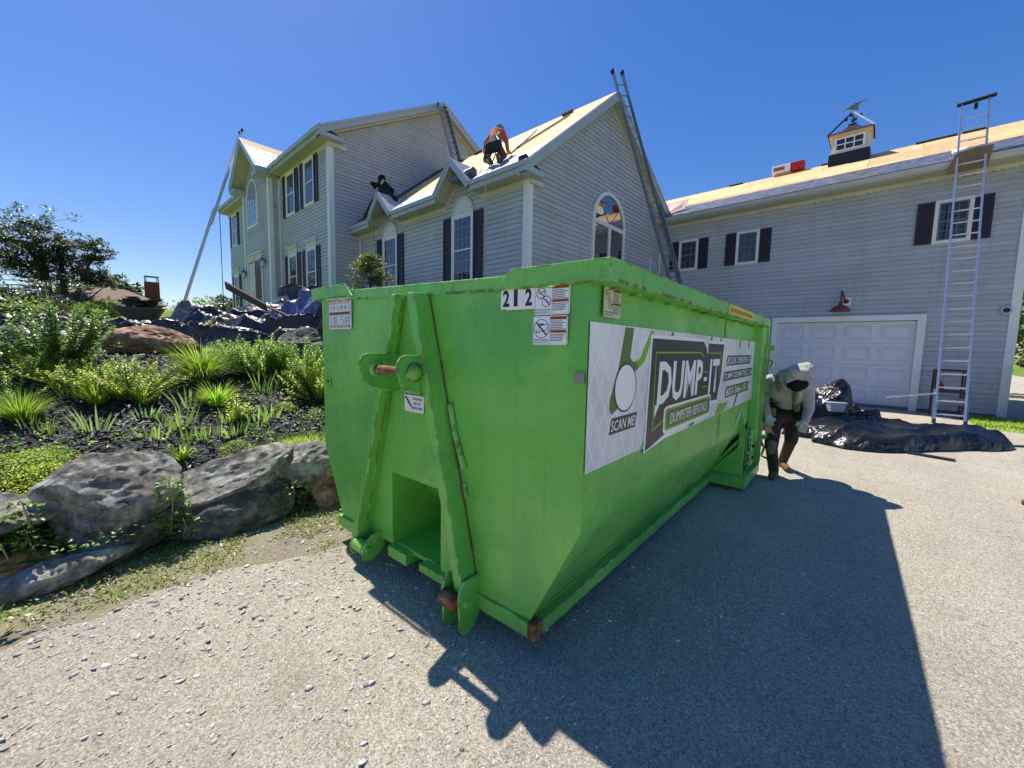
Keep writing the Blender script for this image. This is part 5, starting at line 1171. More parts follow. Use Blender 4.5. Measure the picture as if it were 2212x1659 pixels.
# ------------------------------------------------------------------ cupola with weathervane
cu = empty('cupola', (-1.41,18.42,7.85)); tag(cu, 'small white windowed cupola with weathervane on the garage ridge', 'cupola')
mb = MB(); mb.box(-.53,.53,-.53,.53,-.55,.30); mb.build('base_flashing', PURPLEBLACK, cu)
mb = MB(); mb.box(-.48,.48,-.48,.48,.30,.88); mb.build('body', TRIMD, cu)
mb = MB(); mb.box(-.54,.54,-.54,.54,.30,.34); mb.build('sill', TRIMD, cu)
for (U_, N_) in (((1,0,0),(0,-1,0)), ((0,1,0),(1,0,0))):
    O_ = (N_[0]*.48, N_[1]*.48); f = MB(); pbox(f,O_,U_,N_,-.40,-.34,0,.035,.36,.80); pbox(f,O_,U_,N_,.34,.40,0,.035,.36,.80); pbox(f,O_,U_,N_,-.34,.34,0,.034,.36,.41); pbox(f,O_,U_,N_,-.34,.34,0,.034,.75,.80)
    for a in (-.115,.115): pbox(f,O_,U_,N_,a-.015,a+.015,0,.03,.41,.75)
    pbox(f,O_,U_,N_,-.34,.34,0,.029,.565,.595); wn = f.build('cupola_window', TRIM, cu); g = MB(); g.poly([P(O_,U_,N_,-.34,.012,.41),P(O_,U_,N_,.34,.012,.41),P(O_,U_,N_,.34,.012,.75),P(O_,U_,N_,-.34,.012,.75)]); g.build('pane', GLASS, wn)
mb = MB(); mb.box(-.56,.56,-.56,.56,.86,.92); mb.build('cornice', WOODY, cu)
rows = [];
for (z, r_) in ((.92,.60),(.95,.575),(1.02,.43),(1.10,.29),(1.18,.19),(1.27,.12),(1.31,.10)): rows.append([(-r_,-r_,z),(r_,-r_,z),(r_,r_,z),(-r_,r_,z),(-r_,-r_,z)])
mb = MB(); mb.grid(rows); mb.box(-.11,.11,-.11,.11,1.30,1.34); mb.build('roof', DARKMETAL, cu)
vane = empty('weathervane', (0,0,1.3), parent=cu)
mb = MB(); mb.tube([(0,0,0),(0,0,.42)], .012, 8); mb.lathe([(.001,.1),(.05,.13),(.06,.17),(.05,.21),(.001,.24)], 12); mb.tube([(-.19,.05,.27),(.2,-.05,.27)], .008, 6); mb.tube([(-.05,-.19,.27),(.05,.2,.27)], .008, 6)
for (a_, b_) in ((-.19,.05),(.2,-.05),(-.05,-.19),(.05,.2)): mb.box(a_-.035,a_+.035,b_-.006,b_+.006,.225,.315)
mb.build('compass', DARKMETAL, vane)
mb = MB(); bird = [(-.36,.56),(-.22,.585),(-.10,.66),(.02,.71),(.12,.71),(.15,.725),(.20,.72),(.36,.715),(.20,.695),(.14,.68),(.11,.63),(.10,.56),(.12,.47),(.04,.50),(-.02,.50),(-.10,.56),(-.2,.565)]
mb.prism([(x,-.02,z) for x, z in bird], (0,.04,0)); mb.build('bird_vane', plain('weathered_copper', srgb(140,128,110), .5, .5, .5, .25, 12), vane)
for s in (-1,1):
    mb = MB(); mb.beam((s*.03,-.3,1.60),(s*.60,-.58,.93),.012,.05,side=(0,1,0)); mb.build('hold_down_strap', DARKMETAL if s < 0 else GUTTER, cu)
# shingle bundle on the ridge
sb = empty('shingle_bundle', (-3.18,18.5,8.12)); tag(sb, 'red and white shingle bundle lying on the garage ridge', 'bundle')
mb = MB(); mb.box(-.5,.08,-.16,.16,.0,.28); mb.build('white_wrap', WHITEP, sb, bevel=.02); mb = MB(); mb.box(.08,.5,-.16,.16,.0,.28); mb.build('red_wrap', plain('red_wrap', srgb(176,36,40), .45), sb, bevel=.02)
mb = MB(); mb.box(-.45,-.1,-.165,-.161,.08,.2); mb.build('print_block', plain('faded_red_print', srgb(160,90,84), .6), sb)
# ------------------------------------------------------------------ ropes and roof clutter
def rope(label, pts, r_, mat): mb = MB(); mb.tube(pts, r_, 6); tag(mb.build('safety_rope', mat), label, 'rope')
ROPEM = plain('dirty_rope', srgb(170,160,136), .8)
rope('pale rope hanging from the gutter beside the taller wing window', [at_y(1074,318,8.1), at_y(1066,345,7.6), (at_y(1052,368,7.05)), at_y(1049,400,7.08), at_y(1049,500,7.1), at_y(1047,600,7.1)], .014, ROPEM)
rope('thin rope hanging from the small eave gable nearest the main house', [at_y(812,440,7.35), at_y(806,462,7.1), at_y(808,520,7.1), at_y(822,640,7.1)], .010, plain('grey_rope', srgb(96,96,92), .8))
rope('dark rope hanging beside the far left corner of the main house', [(-27.4,6.02,8.5),(-27.1,5.95,6.0),(-26.9,5.9,2.9)], .018, plain('dark_rope', srgb(60,62,74), .8))
rope('second dark rope close by the far left house corner', [(-27.35,6.0,8.5),(-26.9,5.9,5.6),(-26.5,5.8,2.9)], .014, plain('dark_rope_b', srgb(60,62,74), .8))
def roll(label, c0, c1, r_, mat):
    o = empty('felt_roll', c0); tag(o, label, 'roll'); mb = MB(); mb.tube([(0,0,0), Vector(c1)-Vector(c0)], r_, 18); mb.build('outer_wrap', mat, o); d_ = (Vector(c1)-Vector(c0)).normalized(); mb = MB(); mb.tube([-d_*.004, d_*.002], r_*.85, 16); mb.build('roll_end', OLDSH, o)
q0 = Vector(on_wing(-9.02,.28)) + nw*.13; q1 = Vector(on_wing(-8.25,.36)) + nw*.13
roll('grey roll of roofing felt lying at the wing gutter', q0, q1, .115, FELTD)
for k, (x0, s0, x1, s1, wd, lab) in enumerate(((-8.2,1.35,-7.5,4.3,.10,'long dark plank lying up the wing roof'), (-7.9,1.6,-8.7,4.2,.05,'thin metal edging strip lying up the wing roof'))):
    mb = MB(); a_ = Vector(on_wing(x0,s0))+nw*.05; b_ = Vector(on_wing(x1,s1))+nw*.05; mb.beam(a_, b_, wd, .03, side=(1,0,0)); tag(mb.build('roof_plank', OLDSH if k == 0 else GUTTER), lab, 'plank')
for k, (x0, s0) in enumerate(((-8.0,4.75),(-13.0,4.6),(-12.2,4.9))):
    mb = MB(); c_ = Vector(on_wing(x0,s0))+nw*.06; mb.tube([c_, c_+Vector((.35,.02,.02))], .06, 10); tag(mb.build('shingle_scrap', OLDSH), ('rolled shingle scrap on the wing ridge right of the kneeling roofer','curled shingle scrap near the foot of the roof ladder','shingle scrap at the wing ridge beside the roof ladder')[k], 'scrap')
# ------------------------------------------------------------------ tarps
def tarp(name, label, c, ang, L_, W_, H_, mat, seed, fold=.12, nx=110, ny=80, ground=None, power=4, group=None, lam=.8, cat='tarp', lift=.01):
    """crumpled sheet: sharp crested folds running along the local x axis over a low mound"""
    g = ground or hz; ca, sa = cos(ang), sin(ang); rows = []
    def crease(x, y, l, k): ph = y/l + .5*n3(x*.55, y*.7, seed+k) + .10*n3(x*1.7, y*1.7, seed+k+3); return (1-abs(sin(pi*ph)))**1.7
    for i in range(nx+1):
        row = []
        for j in range(ny+1):
            u_ = -1.0+2.0*i/nx; v_ = -1.0+2.0*j/ny; rr = max(abs(u_), abs(v_)); th = atan2(v_, u_) if rr > 0 else 0
            k = 1.0/((abs(cos(th))**power+abs(sin(th))**power)**(1.0/power)); e = rr*(1+.22*n3(cos(th)*1.6, sin(th)*1.6, seed, 1.0)+.09*n3(cos(th)*4, sin(th)*4, seed+5, 1.0))
            x = e*k*cos(th)*L_; y = e*k*sin(th)*W_; t = max(0.0, 1-rr); m = min(1, t*7.0)**.45
            base = H_*max(.15, .75+.8*n3(u_*1.1, v_*1.0, seed+2)); f1 = crease(x, y, lam, 9)*(.5+.9*abs(n3(x*.9,y*.6,seed+13))); f2 = crease(x*.8+y*.5, y*.8-x*.6, lam*.55, 17); f3 = crease(x*.3-y, y*.4+x, lam*.3, 23)
            h = m*(base + fold*(1.7*f1+.28*f2+.07*f3-.3)); dx = .35*fold*n3(x*2,y*2,seed+20)*m; dy = 1.1*fold*f1*m*n3(x*.6,y*.6,seed+31)*2
            X_ = c[0]+(x+dx)*ca-(y+dy)*sa; Y_ = c[1]+(x+dx)*sa+(y+dy)*ca; row.append((X_, Y_, g(X_,Y_)+lift+max(0.0,h)))
        rows.append(row)
    mb = MB(); mb.grid(rows); o = mb.build(name, mat, smooth=True); return tag(o, label, cat, group)
tarp('tarp_heap', 'big flat heap of black plastic tarp in front of the garage ladder', (.28,9.95), atan2(2.6,1.95), 1.9, .86, .25, TARP, 3.3, .10, 150, 90, lam=.85)
tarp('tarp_heap', 'tall crumpled black plastic bundle against the garage door', (-1.15,10.35), .4, .80, .60, .85, TARP, 8.1, .13, 90, 80, power=2.5, lam=.75)
tarp('tarp_heap', 'rounded black plastic bundle between the tall bundle and the ladder', (-.48,10.75), .9, .62, .50, .52, TARP, 12.7, .12, 80, 70, power=2.4, lam=.7)
bx_ = empty('plastic_bin', (-.62,9.95,.36), .5); bx_.scale = (.72,.72,.8); tag(bx_, 'clear white plastic bin resting on the black tarp heap', 'bin')
BINM = Mat('milky_plastic', srgb(214,220,232), .25, .5); BINM.b.inputs['Transmission Weight'].default_value = .35; BINM = BINM.m
mb = MB(); mb.hexa([(-.15,-.1,0),(.15,-.1,0),(.15,.1,0),(-.15,.1,0),(-.19,-.13,.2),(.19,-.13,.2),(.19,.13,.2),(-.19,.13,.2)]); mb.build('tub', BINM, bx_); mb = MB(); mb.box(-.205,.205,-.145,.145,.2,.22); mb.build('lid', BINM, bx_)
# dark flat strips on the gravel
for k, (a, b, w_, lab) in enumerate((((1945,976),(2062,996),.12,'dark shingle strip lying on the gravel in front of the tarp heap'), ((2090,945),(2142,955),.22,'reddish brown board lying at the right end of the tarp heap'), ((2172,964),(2230,966),.07,'small dark scrap on the gravel at the right edge'))):
    p0, p1 = at_z(*a,-.03), at_z(*b,-.03); mb = MB(); mb.beam((p0.x,p0.y,-.018),(p1.x,p1.y,-.018), w_, .02); tag(mb.build('ground_scrap', (PURPLEBLACK, plain('red_brown_board', srgb(96,62,58), .8), PURPLEBLACK)[k]), lab, 'scrap')
mb = MB(); p0, p1 = at_z(2085,930,-.03), at_z(2110,945,-.03); mb.beam((p0.x,p0.y,.0),(p1.x,p1.y,.0),.12,.02); tag(mb.build('lumber_offcut', WOODY), 'pale lumber offcut beside the ladder foot', 'board')
# left heaps on the lawn
tarp('tarp_heap', 'high heap of dusty black tarp in front of the house corner', (-9.6,3.75), .75, 2.6, 1.2, .62, TARPM, 21.2, .26, 170, 100, lam=.8)
tarp('tarp_heap', 'black tarp sheet spilling over the back edge of the garden bed', (-8.7,2.75), .75, 2.2, .85, .30, TARPM, 31.5, .24, 150, 80, lam=.7)
tarp('tarp_heap', 'dark folded tarp on the heap nearest the dumpster', (-7.7,4.0), .75, 1.4, .85, .60, TARPM, 41.9, .28, 120, 80, lam=.8)
tarp('tarp_heap', 'crumpled dark tarp lying behind the high heap', (-10.9,4.9), .8, 1.8, 1.1, .95, TARPM, 47.3, .28, 110, 80, lam=.9)
tarp('blue_tarp', 'blue tarp bundled over the black heap beside the dumpster', (at_d(655,660,10.2).x, at_d(655,660,10.2).y), .8, .62, .5, 1.0, BLUET, 51.7, .16, 90, 80, power=2.2, lam=.5)
tarp('tarp_heap', 'low long black tarp below the wheelbarrow', (-10.2,1.2), .95, 2.8, .95, .12, TARPM, 61.1, .20, 150, 70, lam=.6)
tarp('tarp_heap', 'flat black tarp spread on the lawn left of the wheelbarrow', (-13.2,-.6), 1.1, 3.2, 1.3, .06, TARPM, 71.4, .15, 130, 70, lam=.7)
mb = MB(); a_ = at_d(488,616,10.6); b_ = at_d(575,664,9.9); mb.beam(a_, b_, .04, .17, side=(0,1,.3)); tag(mb.build('old_plank', plain('grey_plank', srgb(84,78,74), .85)), 'long grey plank sticking up out of the black tarp heap', 'plank')
mb = MB(); a_ = at_d(560,655,10.4); b_ = at_d(640,690,9.6); mb.beam(a_, b_, .03, .06, side=(0,0,1)); tag(mb.build('old_plank', WOODB), 'weathered lath half buried in the tarp heap', 'plank')
# shingle scraps on the flat tarp
SCR = []
for k in range(9):
    x, y = -13.2+random.uniform(-1.4,1.6), -.4+random.uniform(-1.6,2.0); z = hz(x,y)+.12; a = random.random()*6; s_ = random.uniform(.25,.5)
    mb = MB(); rows = [[(cos(a)*u_*s_-sin(a)*v_*s_*.5, sin(a)*u_*s_+cos(a)*v_*s_*.5, .18*u_*u_*s_*2*(1 if k % 2 else .4)+.05*v_) for v_ in (-1,0,1)] for u_ in (-1,-.5,0,.5,1)]; mb.grid(rows)
    o = mb.build('shingle_scrap', OLDSH, smooth=True, loc=(x,y,z)); SCR.append(o)
SCR.sort(key=lambda o: (RC.transposed() @ (o.location-CAM)).x/(RC.transposed() @ (o.location-CAM)).y)
for k, o in enumerate(SCR): tag(o, 'torn shingle scrap on the flat lawn tarp, ' + ('first','second','third','fourth','fifth','sixth','seventh','eighth','ninth')[k] + ' counted from the left', 'scrap', 'shingle scraps on the flat tarp')
# wheelbarrow
_w = at_d(303,700,13.2); wx, wy = _w.x, _w.y; wb = empty('wheelbarrow', (wx,wy,hz(wx,wy)+.06), radians(70)); wb.scale = (.82,.82,.82); tag(wb, 'grey green wheelbarrow heaped with torn shingles', 'wheelbarrow')
def ringpts(a, b, z, k=24, off=0.0): return [(a*math.copysign(abs(cos(2*pi*i/k))**.6, cos(2*pi*i/k))+off, b*math.copysign(abs(sin(2*pi*i/k))**.6, sin(2*pi*i/k)), z) for i in range(k+1)]
mb = MB(); mb.grid([ringpts(.28,.22,.28,off=.06), ringpts(.30,.24,.285,off=.06), ringpts(.56,.36,.62), ringpts(.60,.39,.64), ringpts(.60,.39,.655), ringpts(.55,.345,.62), ringpts(.28,.22,.30,off=.06)]); mb.poly(ringpts(.28,.22,.285,off=.06)[:-1]); mb.build('tub', BARROW, wb, smooth=True)
for s in (-1,1):
    mb = MB(); mb.tube([(-.62,s*.14,.22),(-.1,s*.2,.30),(.5,s*.25,.36),(1.0,s*.29,.46)], .02, 8); mb.build('handle', WOODB, wb)
    mb = MB(); mb.tube([(.42,s*.2,.33),(.46,s*.24,.0),(.3,s*.24,.0),(.2,s*.2,.28)], .016, 6); mb.build('leg', DARKMETAL, wb)
mb = MB(); mb.lathe([(.03,-.045),(.15,-.045),(.18,-.03),(.18,.03),(.15,.045),(.03,.045)], 20, c=(-.5,0,.13), axis='y'); mb.build('wheel', BLACKR, wb)
for k in range(16):
    a = random.random()*6.28; r_ = .34*sqrt(random.random()); x, y = r_*1.3*cos(a), r_*sin(a); t = random.uniform(-.5,.5); s_ = random.uniform(.16,.3)
    mb = MB(); mb.prism([(-s_,-s_*.6,-s_*t),(s_,-s_*.5,s_*t),(s_*.9,s_*.6,s_*t+.04),(-s_*.8,s_*.5,-s_*t)], (0,0,.012)); o = mb.build('shingle_scrap', OLDSH); o.location = (wx - y*.8, wy + x*.8, hz(wx,wy)+.60+.14*(1-r_/.34)+.01*k*.5); o.scale = (.82,.82,.82); o.rotation_euler = (0,0,random.random()*6)
    tag(o, 'torn dark shingle heaped in the wheelbarrow', 'scrap', 'torn shingles in the wheelbarrow')
# black bin at the right edge beyond the garage corner
tb = empty('trash_container', (3.55,14.9,-.06), .1); tag(tb, 'dark container with teal rim past the garage corner', 'container')
mb = MB(); mb.hexa([(-.85,-.6,.1),(.85,-.6,.1),(.85,.6,.1),(-.85,.6,.1),(-1.0,-.7,1.28),(1.0,-.7,1.28),(1.0,.7,1.28),(-1.0,.7,1.28)]); mb.build('body', PURPLEBLACK, tb)
mb = MB(); mb.box(-1.05,1.05,-.75,.75,1.28,1.36); mb.build('rim', plain('teal_rim', srgb(26,74,84), .5), tb)
for sx in (-1,1): mb = MB(); mb.lathe([(.02,-.03),(.1,-.03),(.1,.03),(.02,.03)], 14, c=(sx*.6,-.5,.1), axis='y'); mb.build('wheel', BLACKR, tb)
# ------------------------------------------------------------------ people
def capsule_mesh(mb, p0, p1, r0, r1, n=12):
    p0, p1 = Vector(p0), Vector(p1); d = p1-p0; L_ = d.length
    d = d.normalized() if L_ > 1e-6 else Vector((0,0,1)); pts = []; rs = []
    for k in range(5): t = pi/2*(1-k/4); pts.append(p0 - d*r0*sin(t)); rs.append(max(.002, r0*cos(t)))
    for k in range(5): t = pi/2*k/4; pts.append(p1 + d*r1*sin(t)); rs.append(max(.002, r1*cos(t)))
    a = d.orthogonal().normalized(); b = d.cross(a); vs = []; fs = []
    for p, r_ in zip(pts, rs):
        for j in range(n): t = 2*pi*j/n; vs.append(p + (a*cos(t)+b*sin(t))*r_)
    m = len(pts)
    for i in range(m-1):
        for j in range(n): fs.append((i*n+j, i*n+(j+1) % n, (i+1)*n+(j+1) % n, (i+1)*n+j))
    fs += [tuple(reversed(range(n))), tuple(range((m-1)*n, m*n))]; mb.add(vs, fs)
def figure(label, origin, caps, mats, voxel=.012, smoothit=3):
    """caps: (p0,p1,r0,r1,mat index) in world space -> one continuous remeshed body"""
    root = empty('person', origin); tag(root, label, 'person'); o0 = Vector(origin); mb = MB()
    for (p0, p1, r0, r1, mi) in caps: capsule_mesh(mb, Vector(p0)-o0, Vector(p1)-o0, r0, r1)
    tmp = mb.build('tmp_body', mats); rm = tmp.modifiers.new('r', 'REMESH'); rm.mode = 'VOXEL'; rm.voxel_size = voxel
    sm = tmp.modifiers.new('s', 'SMOOTH'); sm.iterations = smoothit; sm.factor = .5
    bpy.context.view_layer.update(); dg = bpy.context.evaluated_depsgraph_get(); me = bpy.data.meshes.new_from_object(tmp.evaluated_get(dg))
    bpy.data.objects.remove(tmp, do_unlink=True)
    n = len(me.polygons); c = np.empty(n*3, np.float32); me.polygons.foreach_get('center', c); c = c.reshape(-1,3); best = np.full(n, 1e9); idx = np.zeros(n, np.int32)
    for (p0, p1, r0, r1, mi) in caps:
        a = np.array(Vector(p0)-o0); b = np.array(Vector(p1)-o0); ab = b-a; t = np.clip(((c-a)@ab)/max(1e-9, ab@ab), 0, 1); dd = np.linalg.norm(c-(a+t[:,None]*ab), axis=1) - (r0+(r1-r0)*t)
        m = dd < best; best[m] = dd[m]; idx[m] = mi
    me.materials.clear()
    for m_ in mats: me.materials.append(m_)
    me.polygons.foreach_set('material_index', idx); me.polygons.foreach_set('use_smooth', np.ones(n, bool)); me.name = 'body'; me.update(); link('body', me, root); return root
def hand(wrist, tip, side, mi, curl=.5, s=1.0):
    """palm and five bent fingers; side = direction of the thumb"""
    w, t = Vector(wrist), Vector(tip); d = (t-w).normalized(); sd = Vector(side); sd = (sd - d*sd.dot(d)).normalized(); nn = d.cross(sd); out = []
    pc = w + d*.085*s; out.append((w, w+d*.03*s, .03*s, .034*s, mi)); out.append((w+d*.04*s-sd*.018*s, pc-sd*.022*s, .022*s, .02*s, mi)); out.append((w+d*.04*s+sd*.018*s, pc+sd*.022*s, .024*s, .02*s, mi))
    for k, l in zip((-.033,-.011,.011,.033), (.055,.075,.08,.07)):
        a = pc + sd*k*s; b = a + (d*cos(curl*.6)+nn*sin(curl*.6))*l*.5*s; e = b + (d*cos(curl*1.6)+nn*sin(curl*1.6))*l*.5*s; out.append((a, b, .0105*s, .0098*s, mi)); out.append((b, e, .0098*s, .0085*s, mi))
    a = w + d*.03*s + sd*.03*s; b = a + (d*.6+sd*.8)*.04*s; out.append((a, b, .014*s, .012*s, mi)); out.append((b, b+(d*.9+nn*.3)*.035*s, .012*s, .01*s, mi)); return out
RT = Vector((.80,.60,0)).normalized()
# --- man in pale hoodie walking past the dumpster
def Q(dx, dy, y): return at_y(dx, dy, y)
hip = Q(1695,890,6.02); sh = Q(1704,822,5.72); hd = Q(1727,812,5.60); chest = Q(1704,846,5.80); waist = Q(1698,872,5.93)
hl, hr_ = hip - RT*.11, hip + RT*.11
kF, aF, tF = Q(1666,962,5.70), Q(1671,1019,5.78), Q(1667,1030,5.62); kB, aB, tB = Q(1709,950,5.98), Q(1689,1000,6.32), Q(1697,1008,6.12)
sL, sR = Q(1665,822,5.78), Q(1744,833,5.78); eL, eR = Q(1650,866,5.82), Q(1747,882,5.84); wL, wR = Q(1658,896,5.66), Q(1740,908,5.70); fL, fR = Q(1664,924,5.58), Q(1730,936,5.62)
C_ = []
C_ += [(hip-RT*.07, hip+RT*.07, .135, .135, 1), (hip, waist, .135, .14, 1), (waist, chest, .14, .165, 0), (chest, sh, .165, .15, 0), (sL+RT*.05, sR-RT*.05, .085, .085, 0), (chest-RT*.09, chest+RT*.09, .125, .125, 0)]
C_ += [(hl, kF, .098, .075, 1), (kF, aF, .068, .056, 1), (hr_, kB, .098, .075, 1), (kB, aB, .068, .052, 1), (kF+Vector((.01,-.03,.02)), kF+Vector((.0,-.025,-.06)), .055, .05, 5)]
C_ += [(aF+Vector((0,0,.06)), aF+Vector((0,.02,-.02)), .055, .05, 2), (aF+Vector((0,.05,-.03)), tF+Vector((0,0,.02)), .045, .04, 2), (tF+Vector((0,0,.015)), tF+Vector((.01,-.05,.01)), .042, .036, 2)]
C_ += [(aB+Vector((0,0,.04)), aB, .05, .045, 2), (aB+Vector((0,.04,-.01)), tB, .042, .04, 2), (tB, tB+Vector((.03,-.06,-.01)), .04, .034, 2)]
C_ += [(sL, eL, .078, .058, 0), (eL, wL, .056, .042, 0), (sR, eR, .078, .06, 0), (eR, wR, .058, .042, 0)] + hand(wL, fL, (1,.3,0), 3, .5, 1.05) + hand(wR, fR, (-1,-.2,0), 3, .9, 1.05)
fw = Vector((-hd.x, -hd.y, -.3)).normalized()
C_ += [(sh+Vector((0,.03,.0)), hd+Vector((0,.06,-.02)), .10, .11, 0), (hd-RT*.03+Vector((0,.04,.02)), hd+RT*.045+Vector((0,.03,.045)), .118, .112, 0), (hd+RT*.03+Vector((0,.05,.07)), hd+RT*.06+Vector((0,.05,.10)), .085, .06, 0)]
C_ += [(hd-RT*.055+fw*.075+Vector((0,0,.03)), hd+RT*.06+fw*.075+Vector((0,0,.035)), .062, .058, 0), (hd-RT*.10+fw*.03+Vector((0,0,-.06)), hd-RT*.09+fw*.03+Vector((0,0,.02)), .045, .05, 0), (hd+RT*.105+fw*.03+Vector((0,0,-.07)), hd+RT*.10+fw*.03+Vector((0,0,.02)), .042, .05, 0)]
fc = Q(1722,830,5.58)
C_ += [(fc-RT*.055+fw*.03, fc+RT*.055+fw*.03, .058, .058, 4), (fc-RT*.02+fw*.05+Vector((0,0,-.035)), fc+RT*.02+fw*.05+Vector((0,0,-.035)), .045, .045, 4), (fc+fw*.095+Vector((0,0,-.01)), fc+fw*.10+Vector((0,0,-.02)), .018, .016, 4)]
man = figure('man in a pale hooded sweatshirt with tool belt stooping beside the dumpster', (aF.x, aF.y, hz(aF.x, aF.y)), C_, [HOODIE, TROUS, BOOT, GLOVE, MASK, KNEEP], .0095)
mo = Vector(man.location)
def mch(name, mb, mat, sm=True): return mb.build(name, mat, man, smooth=sm, loc=-mo)
for (a, b, c, d_) in ((Q(1681,812,5.63), Q(1683,832,5.60), Q(1682,858,5.70), Q(1680,876,5.80)), (Q(1722,838,5.60), Q(1720,850,5.60), Q(1717,864,5.68), Q(1714,880,5.80))):
    mb = MB(); mb.tube([a, b, c, d_], [.024,.026,.024,.022], 8); mch('suspender', mb, STRAP)
mb = MB(); ctr = (hip+waist)/2; mb.tube([ctr + RT*.165*cos(t) + Vector((-.6,.8,0))*.155*sin(t) + Vector((0,0,.015*cos(t*2))) for t in np.linspace(0, 2*pi, 25)], .034, 8, cap=False); mch('tool_belt', mb, BELT)
for (p, s_, mt) in ((Q(1663,880,5.85), .075, BELT), (Q(1728,888,5.86), .08, BELT), (Q(1668,888,5.80), .05, STRAP), (Q(1722,880,5.78), .04, KNEEP)):
    mb = MB(); mb.box(p.x-s_*.8, p.x+s_*.8, p.y-s_*.6, p.y+s_*.6, p.z-s_*1.3, p.z+s_*.9); o = mch('tool_pouch', mb, mt, False); b = o.modifiers.new('b','BEVEL'); b.width = .018; b.segments = 3
mb = MB(); a, b = Q(1652,884,5.80), Q(1660,948,5.78); mb.tube([a, a.lerp(b,.45)], .012, 8); mb.tube([a.lerp(b,.42), b], .017, 8); tag(mb.build('hammer', REDP), 'red handled hammer hanging at the belt of the stooping man', 'hammer')
# --- roofer in orange kneeling at the wing eave, back to us
b0 = Q(1066,316,7.55); w0 = Q(1070,302,7.72); c0 = Q(1073,291,7.88); h0 = Q(1079,281,8.02); kn1, kn2 = Q(1050,345,7.82), Q(1088,336,7.84)
f1, f2 = Q(1061,352,7.42), Q(1078,349,7.42); t1, t2 = Q(1055,338,7.36), Q(1074,335,7.36); X1 = Vector((1,.15,0)).normalized()
C_ = [(b0-X1*.09, b0+X1*.09, .15, .15, 1), (b0, w0, .15, .145, 1), (w0, c0, .15, .175, 0), (c0-X1*.12, c0+X1*.12, .12, .12, 0), (c0, h0, .09, .085, 0), (h0, h0+Vector((.01,.03,.02)), .11, .105, 3), (h0+Vector((0,-.02,.05)), h0+Vector((0,.05,.05)), .10, .09, 2)]
C_ += [(b0-X1*.11, kn1, .11, .085, 1), (b0+X1*.11, kn2, .11, .085, 4), (kn1, f1, .075, .055, 1), (kn2, f2, .075, .055, 4), (f1, t1, .05, .045, 5), (f2, t2, .05, .045, 5)]
e1, e2 = Q(1049,308,8.0), Q(1094,306,7.98); g1, g2 = Q(1046,330,8.15), Q(1097,325,8.1)
C_ += [(c0-X1*.19, e1, .075, .06, 0), (c0+X1*.19, e2, .08, .062, 0), (e1, g1, .055, .042, 0), (e2, g2, .058, .045, 3)] + hand(g1, g1+Vector((0,.1,-.05)), (1,0,0), 3) + hand(g2, g2+Vector((0,.1,-.05)), (-1,0,0), 3)
r2 = figure('roofer in an orange shirt and teal cap kneeling at the wing eave', (b0.x, 7.6, EZ+.4*RS), C_, [ORSH, JEANS, TEALC, SKIN, CHAPS, BOOT], .013)
ro = Vector(r2.location)
for pts_ in ([Q(1066,287,7.72), Q(1070,294,7.66), Q(1066,303,7.56)], [Q(1079,285,7.75), Q(1072,293,7.66), Q(1078,303,7.56)], [Q(1071,290,7.66), Q(1070,300,7.58)]):
    mb = MB(); mb.tube([p-ro for p in pts_], .022, 6); mb.build('harness_strap', NEON if pts_[0].x > Q(1076,285,7.75).x else MASK, r2)
mb = MB(); p = Q(1056,312,7.62)-ro; mb.box(p.x-.08,p.x+.06,p.y-.05,p.y+.05,p.z-.12,p.z+.08); mb.build('tool_pouch', BELT, r2, bevel=.02)
# --- roofer in black sprawled by the first eave gable
h0 = Q(824,386,7.85); c0 = Q(826,399,7.78); w0 = Q(828,411,7.72); b0 = Q(833,419,7.66); e1 = Q(803,396,7.75); g1 = Q(812,408,7.72); kn2 = Q(855,430,7.72); ft2 = Q(842,436,8.0); kn1 = Q(806,438,7.22); ft1 = Q(790,468,7.10); X1 = Vector((1,.1,-.1)).normalized()
C_ = [(b0-X1*.07, b0+X1*.08, .16, .15, 1), (b0, w0, .16, .16, 1), (w0, c0, .165, .175, 0), (c0-X1*.13, c0+X1*.13, .11, .11, 0), (c0, h0, .10, .10, 0), (h0, h0+Vector((0,.03,.03)), .125, .12, 0), (c0-X1*.18, e1, .08, .062, 0), (e1, g1, .06, .045, 0), (c0+X1*.16, Q(848,412,7.75), .08, .07, 0), (Q(848,412,7.75), Q(846,424,7.95), .06, .045, 0)]
C_ += hand(g1, g1+Vector((.08,0,-.06)), (0,0,1), 2) + [(b0+X1*.1, kn2, .12, .09, 1), (kn2, ft2, .08, .06, 1), (b0-X1*.12, kn1, .13, .10, 1), (kn1, ft1, .09, .075, 1), (ft1, ft1+Vector((-.1,.02,-.02)), .06, .05, 3), (ft2, ft2+Vector((0,.08,0)), .06, .05, 3)]
r1 = figure('roofer in black hood and dark green trousers crouching by the first eave gable', (b0.x, 7.6, EZ+.4*RS), C_, [BLACKC, DGREEN, GLOVE, BOOT], .014)
ro = Vector(r1.location)
mb = MB(); a, b = Q(829,389,7.58), Q(823,397,7.58); mb.beam(a-ro, b-ro, .07, .03, side=(1,0,0)); mb.build('reflective_strip', NEON, r1)
